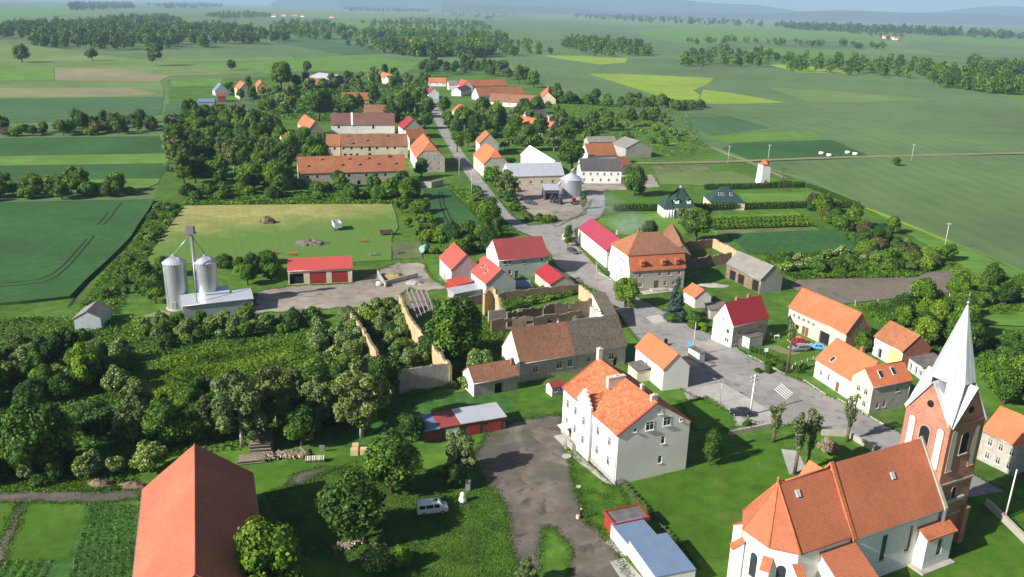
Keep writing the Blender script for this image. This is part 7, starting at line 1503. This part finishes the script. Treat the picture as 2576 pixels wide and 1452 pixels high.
# white garden chairs of the crimson roofed house
b = P(*t(6, 705, 1105)); root = thing('garden_table', 'white garden table beside the crimson roofed house', 'table', (b[0], b[1], .03)); m = MB(); m.bx(-.6, .6, -.4, .4, .7, .75); m.build('top', m_frame, root)
for x, y in ((-.5, -.3), (.5, -.3), (.5, .3), (-.5, .3)): m = MB(); m.tube((x, y, 0), (x, y, .7), .04, .04, 5); m.build('leg', m_frame, root)
for i, (x, y) in enumerate(((665, 1090), (725, 1090))):
    b = P(*t(6, x, y)); root = thing('garden_chair', ['left white chair at the garden table', 'right white chair at the garden table'][i], 'chair', (b[0], b[1], .03), i * 2.0); m = MB(); m.bx(-.25, .25, -.25, .25, .4, .45); m.build('seat', m_frame, root); m = MB(); m.bx(-.25, .25, .22, .27, .452, .9); m.build('backrest', m_frame, root)
    for x_, y_ in ((-.22, -.22), (.22, -.22), (.22, .22), (-.22, .22)): m = MB(); m.tube((x_, y_, 0), (x_, y_, .4), .025, .025, 5); m.build('leg', m_frame, root)
sheet('garden_dirt', [t(6, 610, 1165), t(6, 720, 1155), t(6, 790, 1190), t(6, 900, 1210), t(6, 830, 1230), t(6, 740, 1215)], m_tan, .03, jit=.2, seg=1.5)
sheet('house_garden_lawn', [t(6, 500, 1200), t(6, 640, 1140), t(6, 780, 1080), t(6, 1000, 1150), t(6, 1000, 1250), t(6, 780, 1360), t(6, 640, 1300)], m_lawn, .022, jit=.2, seg=2)

# ------------------------------------------------------------------ ground cover, crops and far woods
def hillnoise(x, y, s): return .5 + .25 * np.sin(x / s * 1.7 + np.sin(y / s * 1.1) * 1.3) + .25 * np.sin(y / s * 2.1 + np.sin(x / s * .9) * 1.7)
def carpet(name, label, px, n, leaf, h, mat, seed=1, hs=2.5, jit=.6, flower=0.0, world=False):
    poly = np.array([p if world else P(*p)[:2] for p in px]); r = np.random.default_rng(seed); lo, hi = poly.min(0), poly.max(0); pts = r.uniform(lo, hi, (int(n * 2.2), 2))
    ins_ = np.zeros(len(pts), bool); j = len(poly) - 1
    for i in range(len(poly)):
        a, b = poly[i], poly[j]; c = ((a[1] > pts[:, 1]) != (b[1] > pts[:, 1])) & (pts[:, 0] < (b[0] - a[0]) * (pts[:, 1] - a[1]) / (b[1] - a[1] + 1e-9) + a[0]); ins_ ^= c; j = i
    pts = pts[ins_][:n]; z = h * (hillnoise(pts[:, 0], pts[:, 1], hs) * .8 + .2) * r.uniform(.55, 1.0, len(pts)); C = np.column_stack([pts, z])
    Nn = r.normal(scale=jit, size=(len(pts), 3)) + [0, 0, .9]; tn = np.clip(.25 + .45 * hillnoise(pts[:, 0] + 9, pts[:, 1], hs * 1.7) + .14 * r.normal(size=len(pts)), 0, .88)
    if flower: tn = np.where(r.random(len(pts)) < flower, .97, np.minimum(tn, .82))
    me = leafmesh(name, C, Nn, leaf * r.uniform(.6, 1.4, len(pts)), tn, mat, None, .6, seed); return tag(link(name, me), label, None, None, 'stuff')
carpet('nettles', 'dense bright green nettles covering the clearing in the thicket', [(230, 1010), (330, 960), (420, 905), (560, 880), (700, 862), (800, 835), (810, 900), (740, 960), (600, 985), (480, 1000), (330, 1030)], 26000, .24, 1.1, L_lime, 1)
carpet('undergrowth', 'dark undergrowth beneath the thicket trees', [(-80, 800), (340, 800), (800, 795), (900, 960), (960, 1060), (760, 1120), (420, 1150), (330, 1215), (-80, 1225)], 30000, .3, .8, L_tree, 2)
carpet('undergrowth', 'weeds inside the roofless barn', [(895, 790), (1005, 755), (1125, 915), (1000, 945)], 7000, .22, .9, L_tree, 3)
carpet('undergrowth', 'bright weeds filling the ruined courtyard', [(1255, 755), (1455, 705), (1480, 735), (1360, 765), (1270, 782)], 7000, .22, 1.4, L_lime, 4)
carpet('undergrowth', 'weeds around the ruins', [(1090, 780), (1270, 790), (1260, 900), (1180, 960), (1010, 1010), (1120, 900)], 9000, .24, .7, L_tree, 5)
carpet('undergrowth', 'tall weeds behind the hay barn', [(1920, 640), (2250, 640), (2380, 668), (2300, 700), (2000, 705), (1930, 670)], 12000, .42, 1.0, L_lime, 6)
carpet('undergrowth', 'rough growth along the right hand field edge', [(2380, 660), (2576, 740), (2640, 800), (2440, 790), (2400, 700)], 9000, .4, .7, L_lime, 7)
carpet('undergrowth', 'grass and weeds on the track verge', [(396, 508), (460, 518), (340, 690), (300, 790), (180, 800), (250, 700), (340, 600)], 9000, .34, .7, L_lime, 8)
carpet('undergrowth', 'rough grass below the estate barn', [(480, 480), (1040, 490), (1060, 515), (460, 516)], 9000, .5, .8, L_lime, 9)
carpet('undergrowth', 'wild growth in the gardens at the edge of the village', [(1380, 255), (1720, 280), (1780, 370), (1700, 400), (1560, 345), (1480, 330), (1400, 290)], 4500, .6, .45, L_lime, 10)
carpet('undergrowth', 'gardens left of the upper street', [(640, 300), (720, 220), (1080, 200), (1080, 300), (900, 310)], 9000, 1.0, 1.5, L_tree, 11)
carpet('undergrowth', 'weeds by the garden lane', [(-60, 1195), (200, 1205), (350, 1205), (350, 1235), (100, 1240), (-60, 1238)], 5000, .16, .5, L_lime, 12)
carpet('undergrowth', 'rough bank between street and crop', [(1128, 470), (1200, 480), (1300, 590), (1230, 600), (1190, 540)], 7000, .4, .9, L_lime, 13)
carpet('undergrowth', 'growth behind the right hand barns', [(2150, 770), (2420, 750), (2450, 900), (2330, 900), (2230, 830)], 9000, .34, .8, L_lime, 14)
carpet('grass_tufts', 'uneven grass of the yard beside the van', [(930, 1150), (1200, 1205), (1260, 1250), (1290, 1400), (1320, 1460), (1000, 1460), (760, 1400), (660, 1240), (760, 1200)], 42000, .1, .16, L_tree, 15, 1.2)
carpet('grass_tufts', 'mown lawn blades round the church', [(1570, 1226), (1736, 1175), (1760, 1130), (1950, 1088), (1990, 1200), (1900, 1290), (1830, 1460), (1780, 1460), (1740, 1400)], 45000, .07, .07, L_tree, 16, 1.5)
carpet('grass_tufts', 'lawn blades at the right of the church', [(2260, 1420), (2400, 1300), (2520, 1270), (2576, 1320), (2620, 1460), (2240, 1460)], 22000, .07, .07, L_tree, 17, 1.5)
carpet('grass_tufts', 'grass before the tall white house', [(1440, 1140), (1555, 1230), (1600, 1290), (1560, 1340), (1485, 1320), (1450, 1235)], 14000, .08, .12, L_tree, 18, 1.0)
def fringe(label, names, n_per_m, leaf, h, mat, wid=.45, seed=1):
    r = np.random.default_rng(seed); C = []
    for nm in names:
        me = bpy.data.objects[nm].data; cnt = {}
        for p_ in me.polygons:
            for e in p_.edge_keys: cnt[e] = cnt.get(e, 0) + 1
        for (a_, b_), k_ in cnt.items():
            if k_ == 1:
                a, b = np.array(me.vertices[a_].co), np.array(me.vertices[b_].co); L = np.linalg.norm(b - a); n = int(L * n_per_m + r.random()); f = r.random(n)[:, None]; C.append(a + (b - a) * f + r.normal(scale=[wid, wid, 0], size=(n, 3)))
    C = np.concatenate(C); C[:, 2] = r.uniform(.04, h, len(C)); n = len(C); keep = (C[:, 1] < 320); C = C[keep]; n = len(C)
    me = leafmesh('grass_fringe', C, r.normal(scale=.6, size=(n, 3)) + [0, 0, .8], leaf * r.uniform(.6, 1.5, n), np.clip(.45 + .2 * r.normal(size=n), 0, .9), mat, None, .5, seed); tag(link('grass_fringe', me), label, None, None, 'stuff')
fringe('ragged grass edges along yards and lanes', ['dirt_yard', 'dirt_lane', 'yard_grass', 'lane_patch', 'garden_soil', 'front_lawn'], 60, .1, .18, L_tree, .4, 3)
fringe('ragged grass edges along the road and farm yards', ['road', 'farm_yard', 'machine_yard', 'ploughed_plot', 'house_lawn'], 22, .14, .22, L_tree, .3, 4)
# vegetable rows at the lower left
vp = thing('vegetable_rows', 'rows of leafy vegetables beside the salmon barn', 'crop', tuple(P(280, 1380)))
o = P(280, 1380)
for j in range(16):
    if j < 9: a, b, n, sd_, lf, mt = P(228 + j * 14.5, 1272), P(172 + j * 21, 1475), 420, .09, .11, L_tree
    else: a, b, n, sd_, lf, mt = P(-30 + (j - 9) * 26, 1412), P(-80 + (j - 9) * 27, 1490), 190, .08, .1, L_lime
    r = np.random.default_rng(j); f = r.random(n); C = a + (b - a) * f[:, None] + r.normal(scale=[sd_, sd_, 0], size=(n, 3)); C[:, 2] = r.uniform(.1, .5, n); me = leafmesh('crop_row', C - o, r.normal(scale=.6, size=(n, 3)) + [0, 0, .8], lf * r.uniform(.6, 1.4, n), np.clip(.5 + .2 * r.normal(size=n), 0, .9), mt, None, seed=j); link('crop_row', me, vp)['kind'] = 'stuff'
# tramlines in the green field and the painted shade strip along its edge
m_tram = surf('wheel_track_and_edge_shade', [(.3, (.006, .022, .008)), (.7, (.012, .038, .014))], 1, 0, 0, bumpk=0)
for px in ([t(4, 715, 345), t(4, 640, 440), t(4, 540, 560), t(4, 430, 660), t(4, 330, 700), t(4, 180, 720), t(4, -60, 745)], [t(4, 660, 370), t(4, 590, 450), t(4, 500, 555), t(4, 400, 640), t(4, 300, 680), t(4, 150, 700), t(4, -60, 715)], [t(4, 860, 175), t(4, 830, 220), t(4, 780, 265)], [t(4, 815, 165), t(4, 785, 215), t(4, 735, 262)], [t(4, 930, 90), t(4, 890, 130), t(4, 860, 175)]):
    strip('tramline_and_edge_shade', px, .55, m_tram, 0.82)
for px in ([(1112, 485), (1118, 520), (1140, 565)], [(1104, 485), (1108, 520), (1128, 568)]): strip('tramline_and_edge_shade', px, .6, m_tram, .62)
strip('tramline_and_edge_shade', [t(4, 1175, 70), t(4, 990, 350), t(4, 800, 540), t(4, 600, 750), t(4, 500, 900)], .8, m_tram, .03)  # dark strip painted along the crop edge as its shadow

def wood(name, label, pxs, n, rr, seed, mat, hz=1.5, dens=24):
    """a far wood as one mass of small crowns"""
    r = np.random.default_rng(seed); P_, N_2, S_, T_ = [], [], [], []; base = [crown_pts(seed * 7 + i, 13, dens, (.28, .46), 1.15 / dens ** .5 * .75, vr=1.2, jitter=.7) for i in range(4)]; cores = []
    for px in pxs:
        poly = [tuple(P(*p)[:2]) for p in px]; a = np.array(poly); lo, hi = a.min(0), a.max(0); k = 0; tries = 0
        while k < n // len(pxs) and tries < n * 20:
            tries += 1; p = r.uniform(lo, hi)
            if not inside(p, poly): continue
            k += 1; q = r.uniform(*rr); c, nn, s, tn, _ = base[r.integers(4)]; an = r.uniform(0, 6.28); R = np.array([[math.cos(an), -math.sin(an), 0], [math.sin(an), math.cos(an), 0], [0, 0, 1]]); sz = r.uniform(.9, 1.55)
            P_.append((c @ R.T) * q * [1, 1, sz] + [p[0], p[1], q * sz * .95]); N_2.append(nn @ R.T); S_.append(s * q); T_.append(np.clip(tn + r.normal() * .14, 0, .9))
    me = leafmesh(name, np.concatenate(P_), np.concatenate(N_2), np.concatenate(S_), np.concatenate(T_), mat, None, .8, seed); return tag(link(name, me), label, None, None, 'stuff')
wood('far_wood', 'broad wood across the upper left of the landscape', [[(60, 118), (120, 98), (250, 78), (420, 68), (580, 72), (720, 92), (735, 105), (560, 118), (330, 130), (180, 126)], [(-200, 78), (60, 70), (330, 52), (420, 48), (460, 62), (200, 92), (-200, 105)]], 1000, (5.5, 9.5), 1, L_tree, dens=22)
wood('far_wood', 'belts of trees in the distance above the village', [[(660, 70), (800, 62), (900, 80), (880, 108), (740, 98)], [(900, 60), (1080, 52), (1250, 70), (1240, 85), (1000, 82)], [(1110, 38), (1130, 26), (1300, 36), (1310, 48), (1150, 55)], [(960, 132), (1150, 128), (1260, 140), (1220, 147), (1000, 142)], [(880, 92), (1000, 88), (1150, 96), (1280, 100), (1270, 106), (1000, 100)], [(500, 40), (640, 36), (690, 44), (560, 50)]], 860, (5.5, 9.5), 2, L_tree, dens=26)
wood('far_wood', 'dark forest strips close to the horizon', [[(1440, 46), (1450, 34), (1900, 58), (1930, 70), (1700, 62)], [(360, 14), (520, 8), (570, 18), (420, 24)], [(170, 16), (330, 12), (340, 22), (180, 28)], [(860, 22), (1080, 26), (1080, 32), (880, 30)], [(1940, 66), (2576, 96), (2700, 106), (2576, 101), (2000, 76)]], 1500, (9, 16), 3, L_dark, dens=10)
wood('stream_trees', 'trees lining the stream across the right hand fields', [[(1690, 158), (1800, 138), (2000, 148), (2250, 162), (2400, 182), (2380, 206), (2100, 190), (1850, 176), (1720, 170)], [(2330, 192), (2470, 197), (2640, 228), (2640, 248), (2450, 234), (2350, 217)], [(1400, 118), (1460, 100), (1620, 116), (1640, 142), (1480, 144)], [(870, 118), (1050, 103), (1300, 112), (1400, 138), (1150, 148), (980, 138)]], 560, (4.5, 8), 4, L_tree, dens=44)
wood('avenue_trees', 'distant row of trees between the right hand fields', [[(1720, 108), (1800, 105), (2150, 115), (2240, 125), (2230, 128), (1900, 114), (1720, 112)], [(2080, 72), (2280, 92), (2270, 110), (2180, 96)], [(2440, 170), (2576, 185), (2576, 192), (2450, 180)]], 150, (5, 8.5), 5, L_tree, dens=36)
# far farmsteads on the plain
for i, (x, y, s, lb) in enumerate([(690, 40, 12, 'leftmost far farmhouse with white gable near the top'), (715, 38, 11, 'second far farmhouse right of the white gabled one'), (742, 38, 13, 'far red roofed farmhouse near the top of the landscape'), (762, 40, 9, 'tiny far red roofed barn beside it'), (835, 42, 10, 'solitary far farmhouse right of the farm group'), (1010, 118, 14, 'lone red roofed farmhouse in the tree belt'), (1030, 112, 9, 'chimney end of the lone farmhouse in the tree belt'), (2015, 60, 16, 'white far barn on the plain at the right'), (2040, 61, 14, 'second white far barn on the plain at the right'), (2232, 94, 20, 'far red barns beside the distant copse'), (2255, 98, 16, 'far red roof right of the distant copse barns')]):
    b = P(x, y + 3); building('far_farmhouse', lb, 'house', T_or2 if i != 7 else T_wht, W_clean, 4.5, frame=((b[0], b[1], 0), .2 * (i % 3 - 1), s * depth(b) / FOC * 1.1, min(9, s * depth(b) / FOC * .42), 6.5))
# blue hills on the horizon
def hills(name, d0, d1, hh, seed, mat, x0=-3000, x1=16000):
    nx_, ny_ = 90, 7; V = []
    for j in range(ny_):
        f = j / (ny_ - 1)
        for i in range(nx_):
            x = x0 + (x1 - x0) * i / (nx_ - 1); prof_ = math.sin(f * PI) ** .8; V.append((x * (1 + f * .15), d0 + (d1 - d0) * f + 400 * math.sin(x / 2300), prof_ * (hh * (.62 + .22 * math.sin(x / 2100 + seed) + .13 * math.sin(x / 830 + 2 * seed) + .06 * math.sin(x / 310))) * (1 if x > -1500 else .6) - 2))
    F = [(j * nx_ + i, j * nx_ + i + 1, (j + 1) * nx_ + i + 1, (j + 1) * nx_ + i) for j in range(ny_ - 1) for i in range(nx_ - 1)]
    me = bpy.data.meshes.new(name); me.from_pydata(V, [], F); me.materials.append(mat); me.polygons.foreach_set('use_smooth', [True] * len(F)); tag(link(name, me), None, None, None, 'structure')
m_hill = G('forested_hills', [(.3, (.02, .04, .02)), (.6, (.035, .06, .028)), (.75, (.08, .1, .05))], scale=.0012, big=.0004, bigamt=.3, bumpk=0, detail=6)
hills('hills', 14500, 19000, 440, 2.0, m_hill, -4000, 17000); hills('hills', 11500, 14000, 190, 4.2, m_hill, -1000, 15000)
# ------------------------------------------------------------------ smoke from the hall chimney
def cloud(label, px, z, size, dens):
    b = P(*px, z); m = MB(); prof = [(math.sin(a), -math.cos(a)) for a in np.linspace(0, PI, 9)]; prof[0] = (0, -1); prof[-1] = (0, 1); m.lathe(prof, 14)
    mt = bpy.data.materials.new('drifting_smoke'); mt.use_nodes = True; nt = mt.node_tree; nt.nodes.remove(nt.nodes['Principled BSDF']); pv = nt.nodes.new('ShaderNodeVolumePrincipled'); pv.inputs['Color'].default_value = (.75, .86, 1.0, 1)
    tc = nt.nodes.new('ShaderNodeTexCoord'); ln = nt.nodes.new('ShaderNodeVectorMath'); ln.operation = 'LENGTH'; nt.links.new(tc.outputs['Object'], ln.inputs[0])
    fo = ramp(nt, [(0, (1, 1, 1)), (1, (0, 0, 0))]); nt.links.new(ln.outputs['Value'], fo.inputs[0]); nf = ramp(nt, [(.4, (0, 0, 0)), (.75, (1, 1, 1))]); nt.links.new(noise(nt, tc.outputs['Object'], 1.6, 3, .6, .8), nf.inputs[0])
    mm = nt.nodes.new('ShaderNodeMath'); mm.operation = 'MULTIPLY'; nt.links.new(fo.outputs[0], mm.inputs[0]); nt.links.new(nf.outputs[0], mm.inputs[1]); m2 = nt.nodes.new('ShaderNodeMath'); m2.operation = 'MULTIPLY'; nt.links.new(mm.outputs[0], m2.inputs[0]); m2.inputs[1].default_value = dens
    nt.links.new(m2.outputs[0], pv.inputs['Density']); nt.links.new(pv.outputs[0], nt.nodes['Material Output'].inputs['Volume'])
    o = m.build('smoke', mt, None, tuple(b)); o.scale = size; tag(o, label, None, None, 'stuff')
cloud('bluish smoke drifting over the lawn behind the magenta roofed hall', (1585, 562), 6, (8, 7, 5), .2)
cloud('thin smoke hanging over the side road by the machine yard', (1510, 515), 5, (10, 9, 5), .13)
# ------------------------------------------------------------------ haze: one closed box of even pale air
hb = MB(); hb.bx(-27500, 27500, -900, 27500, -1.2, 470)
hm = bpy.data.materials.new('pale_blue_air'); hm.use_nodes = True; nt = hm.node_tree; nt.nodes.remove(nt.nodes['Principled BSDF'])
pv = nt.nodes.new('ShaderNodeVolumePrincipled'); pv.inputs['Density'].default_value = 8.5e-5; pv.inputs['Color'].default_value = (.52, .75, 1.0, 1); pv.inputs['Anisotropy'].default_value = 0.0
nt.links.new(pv.outputs[0], nt.nodes['Material Output'].inputs['Volume'])
tag(hb.build('haze', hm), 'thin pale blue haze over the whole plain', None, None, 'stuff')
